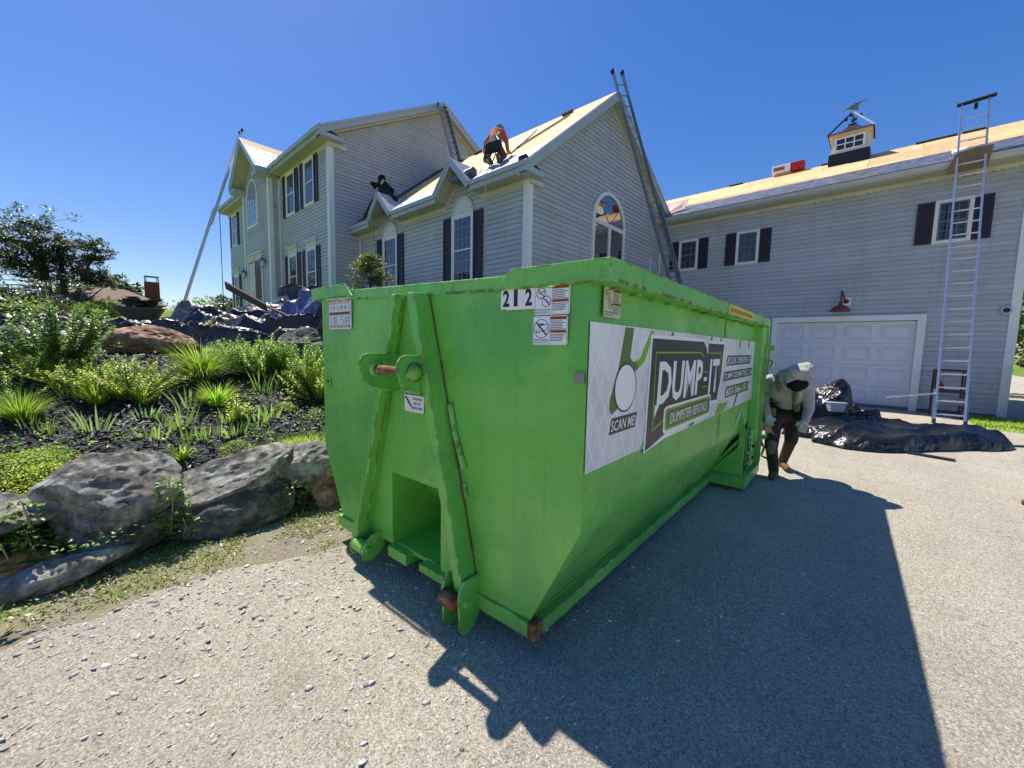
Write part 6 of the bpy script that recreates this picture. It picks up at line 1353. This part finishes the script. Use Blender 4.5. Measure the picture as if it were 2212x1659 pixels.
# --- worker almost wholly past the right edge of the view
fp_ = at_z(2204,1096,-.03); bx0 = Vector((fp_.x+.02, fp_.y, -.02)); ank = bx0 + Vector((.17,.10,.08)); kn = ank + Vector((.10,.12,.42)); hp = kn + Vector((.28,.24,.36)); sh2 = hp + Vector((-.12,.0,.48)); hn = at_y(2210,950,fp_.y+.1)
hn = Vector((max(hn.x, fp_.x+.05), hn.y, hn.z)); Y1 = Vector((.3,-.95,0))
C_ = [(bx0+Vector((.02,.01,.045)), ank+Vector((0,0,-.03)), .042, .05, 2), (ank, kn, .058, .075, 1), (kn, hp, .08, .10, 1), (hp, sh2, .15, .17, 0), (hp+Y1*.22, hp+Y1*.22+Vector((.02,.0,-.45)), .10, .075, 1), (hp+Y1*.22+Vector((.02,.0,-.45)), hp+Y1*.22+Vector((.1,.0,-.82)), .072, .055, 1), (hp+Y1*.22+Vector((.1,.0,-.82)), hp+Y1*.22+Vector((-.08,.0,-.85)), .05, .042, 2), (hp+Y1*.1, hp-Y1*.05, .14, .14, 1), (sh2, sh2+Vector((-.08,0,.25)), .08, .07, 3), (sh2+Vector((-.1,0,.3)), sh2+Vector((-.14,0,.38)), .10, .09, 3)]
el = hn.lerp(sh2, .45) + Vector((.1,.05,-.02)); C_ += [(sh2, el, .07, .055, 0), (el, hn+Vector((.08,.04,.03)), .05, .04, 3)] + hand(hn+Vector((.08,.04,.03)), hn, (0,1,0), 3)
figure('worker in tan boots bending down at the right edge of the picture', (bx0.x, bx0.y, -.04), C_, [ORSH, TROUS, BOOT, SKIN], .014)
# ------------------------------------------------------------------ boulders
def on_ground(dx, dy, t0=1.0, t1=60.0):
    d = ray(dx, dy); t = t0
    while t < t1:
        p = CAM + d*t
        if p.z < hz(p.x, p.y): return Vector((p.x, p.y, hz(p.x, p.y)))
        t += .03 + t*.004
    p = CAM + d*20; return Vector((p.x, p.y, hz(p.x, p.y)))
def boulder(label, box, xp, thick, tilt, mat, seed, cuts=11, rough=.13):
    x0, y0, x1, y1 = box; a = at_x(x0, (y0+y1)/2, xp); b = at_x(x1, (y0+y1)/2, xp); top = at_x((x0+x1)/2, y0, xp).z; bot = at_x((x0+x1)/2, y1, xp).z
    L_ = (b-a).length/2; H_ = (top-bot)/2; c = Vector((xp, (a.y+b.y)/2, (top+bot)/2)); r = random.Random(seed); bm = bmesh.new(); bmesh.ops.create_icosphere(bm, subdivisions=5, radius=1.0)
    pl = []
    for k in range(cuts):
        n_ = Vector((r.uniform(-1,1), r.uniform(-1,1), r.uniform(-.9,1))).normalized(); pl.append((n_, r.uniform(.6,.88)))
    ct, st = cos(tilt), sin(tilt); c2_ = ct*ct-st*st; Lc = sqrt(max(.09, (L_*L_*ct*ct-H_*H_*st*st)/c2_))*1.16; Hc = max(H_*.5, sqrt(max(.001, (H_*H_*ct*ct-L_*L_*st*st)/c2_)))*1.16
    for v in bm.verts:
        p = v.co.copy()
        for n_, d_ in pl:
            e = p.dot(n_)-d_
            if e > 0: p -= n_*e*.98
        q = Vector((p.x*thick, p.y*Lc*1.08, p.z*Hc*1.12)); nz = n3(q.x*2.2, q.y*2.2, q.z*2.2+seed, 1.0)*rough - abs(n3(q.x*4.5, q.y*3.0, q.z*6+seed, 1.0))*rough*.8 - abs(n3(q.x*11, q.y*8, q.z*15+seed, 1.0))*rough*.75 + n3(q.x*30, q.y*30, q.z*30+seed, 1.0)*rough*.22
        q += p.normalized()*nz*min(Lc, .35); v.co = Vector((q.x, q.y*ct - q.z*st, q.y*st + q.z*ct))
    me = bpy.data.meshes.new('boulder'); bm.to_mesh(me); bm.free(); me.materials.append(mat); me.polygons.foreach_set('use_smooth', [True]*len(me.polygons)); me.update(); me.set_sharp_from_angle(angle=radians(18))
    o = link('boulder', me); o.location = c; return tag(o, label, 'boulder', 'boulders edging the garden bed')
boulder('largest pale grey boulder at the front of the bed', (62,996,362,1162), -4.28, .36, .38, BOULDER, 4, 8)
boulder('long flat grey slab boulder resting on a darker one', (356,985,618,1086), -4.30, .36, .26, BOULDER, 9, 9)
boulder('dark rounded boulder under the long flat slab', (396,1050,614,1172), -4.14, .30, .12, BOULDERD, 14, 6)
boulder('grey boulder close behind the left side of the dumpster', (580,958,735,1040), -4.34, .36, .12, BOULDER, 19, 8)
boulder('brownish boulder low beside the dumpster', (632,1022,745,1105), -4.14, .30, .3, BOULDERB, 23, 7)
boulder('pale boulder cut off by the left edge of the picture', (-90,1084,54,1158), -4.30, .34, .1, BOULDER, 27, 8)
boulder('low dark slab under the largest boulder', (118,1132,374,1218), -4.10, .24, .3, BOULDERD, 31, 8)
boulder('small purple grey boulder at the edge of the gravel', (86,1206,184,1262), -3.90, .16, .15, BOULDER, 36, 7)
boulder('small reddish brown boulder at the lower left', (16,1200,86,1268), -3.98, .14, -.4, BOULDERB, 41, 7)
boulder('broad brown rust boulder at the top of the bed', (236,712,414,790), -8.35, .6, -.18, BOULDERB, 45, 8, .16)
boulder('dark mossy boulder at the top left of the bed', (-40,712,84,772), -8.2, .6, .0, BOULDERD, 49, 7, .14)
boulder('dark boulder half hidden under the tarp beside the dumpster', (612,716,700,775), -7.6, .5, .05, BOULDERD, 53, 7)
boulder('small grey stone below the brown boulder', (215,768,250,790), -7.9, .2, 0, BOULDER, 57, 6)
# ------------------------------------------------------------------ plants
class Leafs:
    def __init__(s): s.V = []; s.F = []
    def leaf(s, p, d, up, l, w):        # folded rhombus leaf
        d = d.normalized(); sd = d.cross(up); sd = sd.normalized() if sd.length > 1e-5 else d.orthogonal().normalized(); nn = sd.cross(d); b = len(s.V)
        s.V += [p, p+d*l*.45+sd*w-nn*w*.3, p+d*l-nn*l*.12, p+d*l*.45-sd*w-nn*w*.3, p+d*l*.45+nn*w*.12]; s.F += [(b,b+1,b+4),(b+1,b+2,b+4),(b+2,b+3,b+4),(b+3,b,b+4)]
    def blade(s, p, d0, bend, l, w, seg=5, tw=None):
        d = Vector(d0).normalized(); sd = tw or d.cross(Vector((0,0,1))); sd = sd.normalized() if sd.length > 1e-4 else Vector((random.uniform(-1,1),random.uniform(-1,1),0)).normalized(); b = len(s.V); q = Vector(p)
        for k in range(seg+1):
            t = k/seg; ww = w*(1-t**2.2)*(.7+.6*min(1,t*3)) if k < seg else w*.04; s.V += [q-sd*ww, q+sd*ww]
            if k: a = b+2*(k-1); s.F.append((a,a+1,a+3)); s.F.append((a,a+3,a+2))
            q = q + d*l/seg; d = (d + Vector(bend)/seg).normalized()
    def build(s, name, mat, parent=None, loc=None): return np_mesh(name, [tuple(v) for v in s.V], s.F, mat, parent)
R = random.Random(77)
def rdir(zmin=-.2, zmax=1.0):
    a = R.random()*6.283; z = R.uniform(zmin, zmax); q = sqrt(max(0, 1-z*z)); return Vector((q*cos(a), q*sin(a), z))
def plant(name, base, label, cat, group=None):
    o = empty(name, base); return tag(o, label, cat, group)
def shrub(base, h, r_, stems, leaf, mat, label, name='leafy_shrub', dens=1.0, group='shrubs in the garden bed', whorl=4):
    o = plant(name, base, label, 'shrub', group); L_ = Leafs(); st = MB()
    for k in range(stems):
        a = R.random()*6.283; q = r_*sqrt(R.random()); q *= R.uniform(.7,1.35); hh = h*R.uniform(.45,1.25)*(1-.3*min(1,q/r_)**2); p0 = Vector((q*.3*cos(a), q*.3*sin(a), -.02)); p1 = Vector((q*cos(a)*1.0, q*sin(a)*1.0, hh*.7)); p2 = p1 + Vector((cos(a)*q*.15, sin(a)*q*.15, hh*.3))
        st.tube([p0, p1, p2], [.006,.0045,.002], 5); n_ = int(max(4, hh/(leaf*.42))*dens)
        for i in range(n_):
            t = .22+.78*i/max(1,n_-1); p = p0.lerp(p1, t/.7) if t < .7 else p1.lerp(p2, (t-.7)/.3); a0 = R.random()*6.283
            for j in range(whorl):
                aa = a0+j*6.283/whorl; d = Vector((cos(aa), sin(aa), R.uniform(.15,.8) if t < .93 else R.uniform(.7,1.6))); s_ = leaf*R.uniform(.7,1.2)*(1-.35*max(0,t-.8)/.2); L_.leaf(p, d, Vector((0,0,1)), s_, s_*.2)
    st.build('stem', STEM, o); L_.build('foliage', mat, o); return o
def iris(base, n, h, label, mat=None, w=.012, spread=.35, group='iris clumps in the mulch'):
    o = Leafs(); fan = R.random()*3.14
    for k in range(n):
        t = (k/(max(1,n-1))-.5)*2; off = Vector((cos(fan), sin(fan), 0))*t*.028*sqrt(n) + Vector((R.uniform(-.02,.02),R.uniform(-.02,.02),-.01))
        d = Vector((cos(fan)*t*spread+R.uniform(-.12,.12), sin(fan)*t*spread+R.uniform(-.12,.12), 1)); o.blade(off, d, (cos(fan)*t*.35, sin(fan)*t*.35, -.12), h*R.uniform(.6,1.1), w*R.uniform(.75,1.2), 5, Vector((cos(fan+.4*R.uniform(-1,1)), sin(fan+.4*R.uniform(-1,1)), 0)))
    ob = o.build('iris_plant', mat or BLADE); ob.location = base; return tag(ob, label, 'iris', group)
def tuft(base, n, h, r_, label, mat=None, droop=.9, w=.004, name='grass_tuft', group='grass tufts in the garden bed'):
    o = Leafs()
    for k in range(n):
        a = R.random()*6.283; q = r_*.25*sqrt(R.random()); p = Vector((q*cos(a), q*sin(a), -.01)); t = R.random(); d = Vector((cos(a)*t*1.0, sin(a)*t*1.0, 1)); o.blade(p, d, (cos(a)*droop*.8, sin(a)*droop*.8, -droop*1.1*t-.2), h*R.uniform(.65,1.15), w*R.uniform(.7,1.3), 6)
    ob = o.build(name, mat or GRASSB); ob.location = base; return tag(ob, label, 'grass', group)
def mat_plant(base, rx, ry, n, leaf, mat, label, name='ground_cover', hgt=.06, group=None):
    o = Leafs()
    for k in range(n):
        a = R.random()*6.283; q = sqrt(R.random()); x, y = q*cos(a)*rx, q*sin(a)*ry; lump = .5+.5*n3(x*4+base[0], y*4+base[1], 2); z = hz(base[0]+x, base[1]+y)-base[2]+hgt*(1-q*q)*R.uniform(.2,1)*(.4+lump); o.leaf(Vector((x,y,z)), rdir(-.1,.9), Vector((0,0,1)), leaf*R.uniform(.6,1.3), leaf*.32)
    ob = o.build(name, mat); ob.location = base; return tag(ob, label, 'ground cover', group)
ORD = ['first','second','third','fourth','fifth','sixth','seventh','eighth','ninth','tenth','eleventh','twelfth','thirteenth','fourteenth','fifteenth','sixteenth','seventeenth','eighteenth','nineteenth','twentieth','twenty-first','twenty-second','twenty-third','twenty-fourth','twenty-fifth','twenty-sixth','twenty-seventh','twenty-eighth','twenty-ninth','thirtieth']
def zD(x, y): return (x*.3638, 713.2+y*.3638)
# shrubs, placed by where they root in the bed
shrub(on_ground(122,795), .66, .58, 60, .085, LEAFD, 'tall dark leafy shrub in front of the brown boulder', dens=1.0)
shrub(on_ground(40,822), .30, .46, 40, .05, LEAF, 'low light green shrub at the far left of the bed')
shrub(on_ground(150,830), .28, .42, 40, .05, LEAFY, 'yellow green low shrub in front of the tall dark shrub')
shrub(on_ground(215,840), .30, .42, 42, .055, LEAF, 'light green shrub right of the yellow green low shrub')
shrub(on_ground(285,858), .34, .44, 46, .055, LEAFY, 'spreading pale shrub below the brown boulder')
shrub(on_ground(330,838), .28, .3, 26, .045, LEAFD, 'dark fine leaved shrub beside the big arching grass')
shrub(on_ground(520,806), .46, .42, 42, .06, LEAF, 'tall narrow leaved plant right of the big arching grass')
shrub(on_ground(572,812), .5, .44, 46, .06, LEAF, 'tall leafy clump in the middle of the back row')
shrub(on_ground(618,818), .48, .42, 42, .06, LEAFD, 'darker leafy clump near the right end of the back row')
shrub(on_ground(668,842), .60, .42, 54, .065, LEAF, 'bushy shrub against the left side of the dumpster')
shrub(on_ground(692,866), .46, .34, 44, .055, LEAFY, 'lower yellow green shrub touching the dumpster')
shrub(on_ground(506,908), .24, .18, 16, .055, LEAFY, 'small yellow leaved bush in the middle of the mulch')
shrub(on_ground(440,742), .34, .3, 12, .09, LEAFY, 'yellow leafed sprig in front of the low black tarp')
shrub(on_ground(560,742), .28, .24, 9, .08, LEAFY, 'yellow leafed sprig in front of the high tarp heap')
shrub(on_ground(20,872), .22, .3, 18, .04, LEAF, 'small pale plant at the left edge above the round tuft')
# grasses
tuft(on_ground(436,822), 560, .60, .5, 'big arching fountain grass in the middle of the bed', droop=1.1, w=.0045)
tuft(on_ground(470,876), 330, .30, .36, 'wide low grass tuft in front of the fountain grass', droop=.9)
tuft(on_ground(47,906), 460, .30, .34, 'round dense grass tuft at the left of the bed', droop=.55, w=.003)
tuft(on_ground(211,870), 220, .30, .3, 'spiky grass tuft left of centre', droop=.8)
tuft(on_ground(393,992), 46, .20, .12, 'little bright grass tuft just above the largest boulder', GRASSB, .8, .006)
tuft(on_ground(310,872), 70, .30, .2, 'loose grass tuft beside the spreading pale shrub', droop=.8, w=.005)
tuft(on_ground(135,850), 90, .30, .22, 'thin grass tuft below the yellow green low shrub', droop=.8)
tuft(on_ground(176,846), 60, .30, .2, 'slim grass tuft between the two light green shrubs', droop=.7)
# iris clumps, left to right
IR = [(110,670,7,.14),(190,590,7,.22),(270,620,7,.24),(350,640,6,.18),(440,400,8,.26),(480,590,7,.22),(560,610,8,.34),(740,650,5,.08),(850,650,5,.08),(880,540,7,.24),(915,650,6,.26),(960,560,8,.22),(1010,590,8,.2),(1090,580,10,.36),(1112,680,7,.34),(1130,470,8,.4),(1190,660,6,.26),(1240,650,6,.24),(1302,636,6,.26),(1338,560,6,.26),(1400,640,8,.26),(1452,590,7,.24),(1535,560,8,.28),(1555,372,9,.5),(1605,410,9,.5),(1610,530,7,.26),(1690,352,9,.46),(1720,340,7,.4)]
IR.sort(key=lambda q: q[0])
for k, (zx, zy, n_, h_) in enumerate(IR):
    iris(on_ground(*zD(zx, zy)), n_+2, h_*.72, ('tall' if h_ > .33 else 'short' if h_ > .12 else 'tiny') + ' iris clump in the mulch, ' + ORD[k] + ' counted from the left', BLADEB if k % 3 == 0 else BLADE, .0085 if h_ > .2 else .006)
# mats
for k, (dx, dy, rx, ry, lab) in enumerate(((35,1020,.36,.30,'bright green mat left of the largest boulder, left part'),(92,1004,.30,.22,'bright green mat above the largest boulder, upper part'),(95,1040,.28,.20,'bright green mat above the largest boulder, lower part'))):
    mat_plant(on_ground(dx,dy), rx, ry, 1500, .022, LEAFY if k != 1 else LEAF, lab, hgt=.10, group='bright ground cover mats')
tuft(on_ground(632,958), 420, .10, 1.0, 'short grassy patch above the boulder by the dumpster', GRASSB, .4, .003, 'grass_patch'); tuft(on_ground(668,952), 320, .10, .9, 'short grass patch touching the dumpster side', GRASSB, .4, .003, 'grass_patch')
mat_plant(on_ground(517,978), .22, .16, 700, .018, LEAF, 'small ferny mat above the long flat slab', hgt=.10); mat_plant(on_ground(618,885), .14, .12, 350, .02, LEAFY, 'little yellow green mound near the dumpster', hgt=.10)
mat_plant(on_ground(690,905), .2, .2, 350, .025, LEAF, 'low leafy mound beside the dumpster wall', hgt=.14); mat_plant(on_ground(560,938), .2, .14, 260, .02, LEAF, 'thin weedy mat in the right part of the mulch', hgt=.06)
# plants growing between the boulders
def climber(dx, dy, xp, h, r_, n_, label, leaf=.045, mat=None):
    p = at_x(dx, dy, xp); o = plant('weed_clump', p, label, 'weed', 'weeds between the boulders'); L_ = Leafs()
    for k in range(n_): q = rdir(-.9,1.0); L_.leaf(Vector((q.x*r_*.7, q.y*r_, q.z*h*.5)), rdir(-.3,.9), Vector((0,0,1)), leaf*R.uniform(.7,1.3), leaf*.34)
    L_.build('foliage', mat or LEAFD, o); st = MB(); st.tube([(0,0,-h*.5),(0,.02,0),(.02,.0,h*.5)], .005, 5); st.build('stem', DRYS, o)
climber(366,1092,-4.02,.42,.11,150,'leafy weed in the gap right of the largest boulder'); climber(60,1190,-4.02,.30,.13,170,'leafy weed in the gap left of the low dark slab'); climber(52,1128,-4.05,.28,.09,90,'weed between the largest boulder and the cut off one')
climber(630,1062,-4.02,.22,.16,150,'weed between the brownish and dark boulders'); climber(395,1138,-3.98,.16,.14,110,'weed at the foot of the dark rounded boulder', .04); climber(5,1208,-3.95,.2,.1,70,'weed at the far lower left corner of the stones', .05, LEAFD); climber(212,1152,-3.96,.08,.3,110,'ivy fringe under the largest boulder', .035, LEAF)
climber(10,1330,-3.4,.06,.08,12,'broad leaved weed at the left edge of the gravel', .06, LEAFD)
# weeds of the verge
V_ = Leafs()
for k in range(17000):
    y = R.uniform(-2.2,2.0); t = R.random(); x = xb(y)-.05+1.25*t**1.1; m_ = n3(x*1.5, y*1.5, 4)+.35*n3(x*5,y*5,2)
    if R.random() > (1-t)*.95+.08 or m_ < -.22+.45*t: continue
    z = hz(x,y)+.004
    if R.random() < .5: V_.leaf(Vector((x,y,z+R.uniform(0,.03))), rdir(-.05,.8), Vector((0,0,1)), R.uniform(.014,.036), .008)
    else: V_.blade(Vector((x,y,z)), rdir(.3,1), (0,0,-.5), R.uniform(.03,.075), .0026, 3)
tag(V_.build('verge_weeds', leaf_mat('verge_weed', [srgb(130,150,54), srgb(164,178,70), srgb(180,170,100)])), 'low weeds and grass between the gravel and the boulders', 'weeds', kind='stuff')
S_ = Leafs()
for k in range(3000):
    y = R.uniform(-2.2,4.4); x = xb(y)-R.uniform(.5,4.2)
    if n3(x*.9,y*.9,7) < -.05 and R.random() < .8: continue
    hh_ = R.uniform(.0,.09)*R.random()
    for j_ in range(R.choice((1,2,3,5))): S_.leaf(Vector((x,y,hz(x,y)+hh_*R.uniform(.3,1))), rdir(.0,.9), Vector((0,0,1)), R.uniform(.018,.055), .009)
tag(S_.build('seedlings', LEAF), 'scattered seedlings sprouting through the mulch', 'seedlings', kind='stuff')
G_ = Leafs()
for k in range(5200):
    x, y = R.uniform(1.55,3.6), R.uniform(12.6,14.9); G_.blade(Vector((x,y,hz(x,y))), rdir(.4,1), (0,0,-.4), R.uniform(.05,.12), .006, 2)
tag(G_.build('side_grass', GRASSB), 'strip of grass at the foot of the garage corner', 'grass', kind='stuff')
LG = Leafs()
for k in range(9000):
    x, y = R.uniform(-16,-8.4), R.uniform(-4.5,4.0); LG.blade(Vector((x,y,hz(x,y))), rdir(.4,1), (0,0,-.3), R.uniform(.04,.10), .008, 2)
tag(LG.build('lawn_grass', GRASSB), 'short grass of the lawn behind the garden bed', 'grass', kind='stuff')
# ------------------------------------------------------------------ spruce bush before the wing
def needles(o, c, r_, n_, l, w, flat=.7, zb=-.3):
    for k in range(n_):
        q = rdir(-1,1)*r_*R.random()**.4; q.z *= flat; o.leaf(c+q, (q.normalized()+rdir(zb,.8)*.7), Vector((0,0,1)), l*R.uniform(.6,1.3), w)
sbp = at_y(798,610,5.9); sbp = Vector((sbp.x, sbp.y, hz(sbp.x, sbp.y))); so_ = plant('spruce_bush', sbp, 'yellow green spruce bush rising behind the dumpster rim', 'bush')
L_ = Leafs(); topz = at_y(800,560,5.9).z - sbp.z; st = MB(); st.tube([(0,0,-.1),(.05,.02,topz*.9)], [.05,.015], 7)
for k in range(95):
    t = R.random()**.75; z = .3+(topz-.25)*t; rad = 1.0*(1-t)**.5+.15; a = R.random()*6.283; e = Vector((cos(a)*rad*R.uniform(.5,1), sin(a)*rad*R.uniform(.5,1), z+.2*rad)); b = Vector((0,0,z)); st.tube([b, e], [.01,.004], 4)
    for i in range(5): p = b.lerp(e, .3+.7*i/4); needles(L_, p, .085, 26, .055, .011, .9, .2)
L_.build('foliage', CONIF, so_); st.build('trunk', BARK, so_)
# ------------------------------------------------------------------ trees and the neighbour's house
def tree(name, label, base, spec, mat, trunk, leaf, group='trees beyond the lawn', n_per=70, bare=0):
    """spec: list of clump (offset from base, radius, flat); trunk: list of polylines with radii"""
    o = plant(name, base, label, 'tree', group); L_ = Leafs(); tm = MB()
    for pts_, rs in trunk: tm.tube(pts_, rs, 7)
    pine = mat is PINE
    for (c, r_, fl) in spec:
        c = Vector(c); k_ = int(8+r_*9) if pine else int(5+r_*6)
        for i in range(k_):
            cc = c + Vector((R.gauss(0,.62)*r_, R.gauss(0,.62)*r_, R.gauss(0,.5)*r_*fl))
            if pine: needles(L_, cc, .12+r_*R.uniform(.06,.15), int(n_per*.5), leaf*.6, leaf*.16, .5, .1); tm.tube([c, cc], [.025,.01], 3)
            else: needles(L_, cc, r_*R.uniform(.2,.38), n_per, leaf, leaf*.36, fl)
    tm.build('trunk', BARK, o); L_.build('crown', mat, o); return o
def gz(p): return Vector((p.x, p.y, hz(p.x, p.y)))
def rel(base, dx, dy, dist): return at_d(dx, dy, dist) - base
# pines at the left
b = gz(at_d(108,700,46)); T = lambda x, y, d=46: rel(b, x, y, d)
sp = [(T(25,520),2.6,.7),(T(-10,545),2.4,.7),(T(60,500),2.3,.7),(T(80,545),2.0,.6),(T(30,560),2.4,.6),(T(95,520),1.5,.6),(T(-35,500),2.6,.7),(T(50,480),1.4,.5),(T(60,575),1.6,.5),(T(-60,540),2.4,.7)]
br = [([T(105,690),T(103,640),T(96,590),T(85,530)],[.42,.32,.24,.12]), ([T(105,690),T(100,620),T(80,560),T(45,520)],[.3,.22,.16,.06]), ([T(112,640),T(60,600),T(20,590)],[.12,.08,.03]), ([T(104,620),T(50,570),T(0,560)],[.12,.08,.03])]
br += [([T(100,590+8*i),T(60-6*i,575+10*i),T(20-12*i,568+12*i)],[.06,.04,.015]) for i in range(6)]
tree('pine_tree', 'broad dark pine with bare lower limbs at the left edge', b, sp, PINE, br, .38)
b = gz(at_d(140,700,44)); T = lambda x, y, d=44: rel(b, x, y, d)
sp = [(T(115,520),1.4,.6),(T(125,560),1.5,.6),(T(140,590),1.3,.5),(T(110,585),1.4,.5),(T(150,560),.9,.5),(T(160,582),.8,.4),(T(125,535),1.2,.5)]
br = [([T(142,692),T(140,640),T(135,590),T(128,540)],[.3,.22,.16,.06])] + [([T(140,600+13*i),T(165,596+12*i),T(190,590+12*i)],[.05,.03,.012]) for i in range(5)]
tree('pine_tree', 'slim dark pine standing just right of the broad pine', b, sp, PINE, br, .36)
b = gz(at_d(158,702,42)); T = lambda x, y, d=42: rel(b, x, y, d)
sp = [(T(205,545),.8,.9),(T(212,560),.9,.9),(T(198,560),.6,.8),(T(214,590),.8,.9),(T(220,605),.8,.7),(T(207,525),.5,.8),(T(205,610),.9,.5)]
br = [([T(158,695),T(162,650),T(178,600),T(200,555)],[.22,.17,.12,.05]), ([T(162,650),T(185,605),T(215,585)],[.1,.06,.03]), ([T(160,670),T(200,640),T(225,620)],[.08,.05,.02])] + [([T(172,612+10*i),T(195,606+9*i),T(215,600+10*i)],[.035,.022,.01]) for i in range(5)]
tree('pine_tree', 'leaning pine with its tuft of needles bent to the right', b, sp, PINE, br, .32)
b = gz(at_d(215,700,50)); T = lambda x, y, d=50: rel(b, x, y, d)
tree('maple_tree', 'leafy green tree right of the leaning pine', b, [(T(215,640),1.9,.8),(T(195,655),1.8,.7),(T(235,650),1.5,.8),(T(222,615),1.1,.9),(T(238,625),.9,.9),(T(180,640),1.4,.6)], TREEG, [([T(213,705),T(212,670),T(215,630)],[.35,.25,.08]), ([T(205,700),T(208,680),T(225,650)],[.16,.12,.05])], .38)
b = gz(at_d(262,690,56)); T = lambda x, y, d=56: rel(b, x, y, d)
tree('apple_tree', 'low spreading tree just left of the wheelbarrow', b, [(T(262,640),1.9,.6),(T(245,632),1.2,.8),(T(285,638),1.4,.5),(T(255,655),1.6,.5)], TREEG, [([T(262,695),T(262,665),T(258,640)],[.3,.22,.08])], .4)
b = gz(at_d(10,702,36)); T = lambda x, y, d=36: rel(b, x, y, d)
tree('spruce_tree', 'dark dense spruce under the broad pine at the left', b, [(T(20,645),1.9,.6),(T(-5,630),1.9,.7),(T(60,655),1.7,.5),(T(25,670),2.0,.5),(T(80,672),1.4,.5),(T(-40,660),2.0,.6),(T(95,655),1.0,.5)], PINE, [([T(10,700),T(8,620)],[.3,.08])], .36)
for k, (dx, dy, d_, w_, h_, mt, lab) in enumerate(((60,694,33,1.0,1.2,TREEY,'round pale shrub in front of the dark spruce'), (240,697,40,1.2,1.3,LEAFY,'yellow green shrub before the neighbour house'), (165,697,36,1.0,1.0,TREEY,'grey green shrub under the leaning pine'), (405,690,46,1.6,1.7,TREEG,'bush right of the white ladder foot'), (440,690,44,1.5,1.7,TREEY,'light bush between ladder and house'), (470,690,40,1.4,1.6,TREEY,'bright bush near the far house corner'), (497,688,36,1.2,1.6,TREEG,'green bush touching the far house corner'), (420,694,52,1.8,1.4,TREEG,'dim bush farther behind the light bush'), (350,690,58,1.8,2.2,TREEG,'dark bush behind the wheelbarrow'))):
    b = gz(at_d(dx, dy, d_)); o = plant('bush', b, lab, 'bush', 'bushes beyond the lawn'); L_ = Leafs()
    for i in range(18): needles(L_, Vector((R.gauss(0,.45)*w_, R.gauss(0,.45)*w_, h_*R.uniform(.15,.85))), .5*w_, 60, .22, .08, .8)
    L_.build('foliage', mt, o); st = MB(); st.tube([(0,0,-.1),(0,.05,h_*.6)], [.06,.02], 6); st.build('stem', BARK, o)
# trees past the garage corner
b = Vector((4.4,24,-.05)); tree('garden_tree', 'sunlit leafy tree just visible past the garage corner', b, [((-.3,0,4.5),2.0,1),((.5,.5,3.0),2.0,1),((-.8,-.5,2.4),1.6,1),((0,0,6.5),1.8,1),((.2,.4,1.6),1.5,.8)], TREEY, [([(0,0,-.1),(0,0,3),(.1,0,5.5)],[.2,.15,.05])], .2, group=None, n_per=110)
# neighbour house
nh = empty('neighbour_house', (-47.0,3.2,2.75)); tag(nh, 'low pale green neighbour house with brown hip roof far left', 'house')
mb = MB(); mb.box(-4,4,-4.0,1.9,-.6,1.35); mb.build('wall', CREAMW, nh)
mb = MB(); e_ = 1.35; rr_ = 2.75; mb.add([(4.6,-4.5,e_),(4.6,2.4,e_),(-4.6,2.4,e_),(-4.6,-4.5,e_),(0,-2.2,rr_),(0,.3,rr_)], [(0,1,5,4),(1,2,5),(2,3,4,5),(3,0,4),(0,3,2,1)]); mb.build('roof', ROOFSH, nh)
for (y, w_) in ((-3.0,.5),(-1.0,.6),(.9,.5)):
    f = MB(); pbox(f,(4.0,0),(0,1,0),(1,0,0),y-w_,y+w_,0,.06,.1,1.1); fw_ = f.build('window', TRIM, nh); g = MB(); pbox(g,(4.0,0),(0,1,0),(1,0,0),y-w_+.1,y+w_-.1,.05,.07,.2,1.0); g.build('pane', GLASS, fw_)
mb = MB(); mb.box(-.6,.4,1.55,2.45,2.0,3.55); ch = mb.build('chimney', BRICK, nh); mb = MB(); 
for (sx, sy) in ((-.55,1.6),(.35,1.6),(.35,2.4),(-.55,2.4)): mb.box(sx-.03,sx+.03,sy-.03,sy+.03,3.55,4.0)
mb.box(-.62,.42,1.53,2.47,4.0,4.04); mb.build('chimney_cap', STEEL, ch)
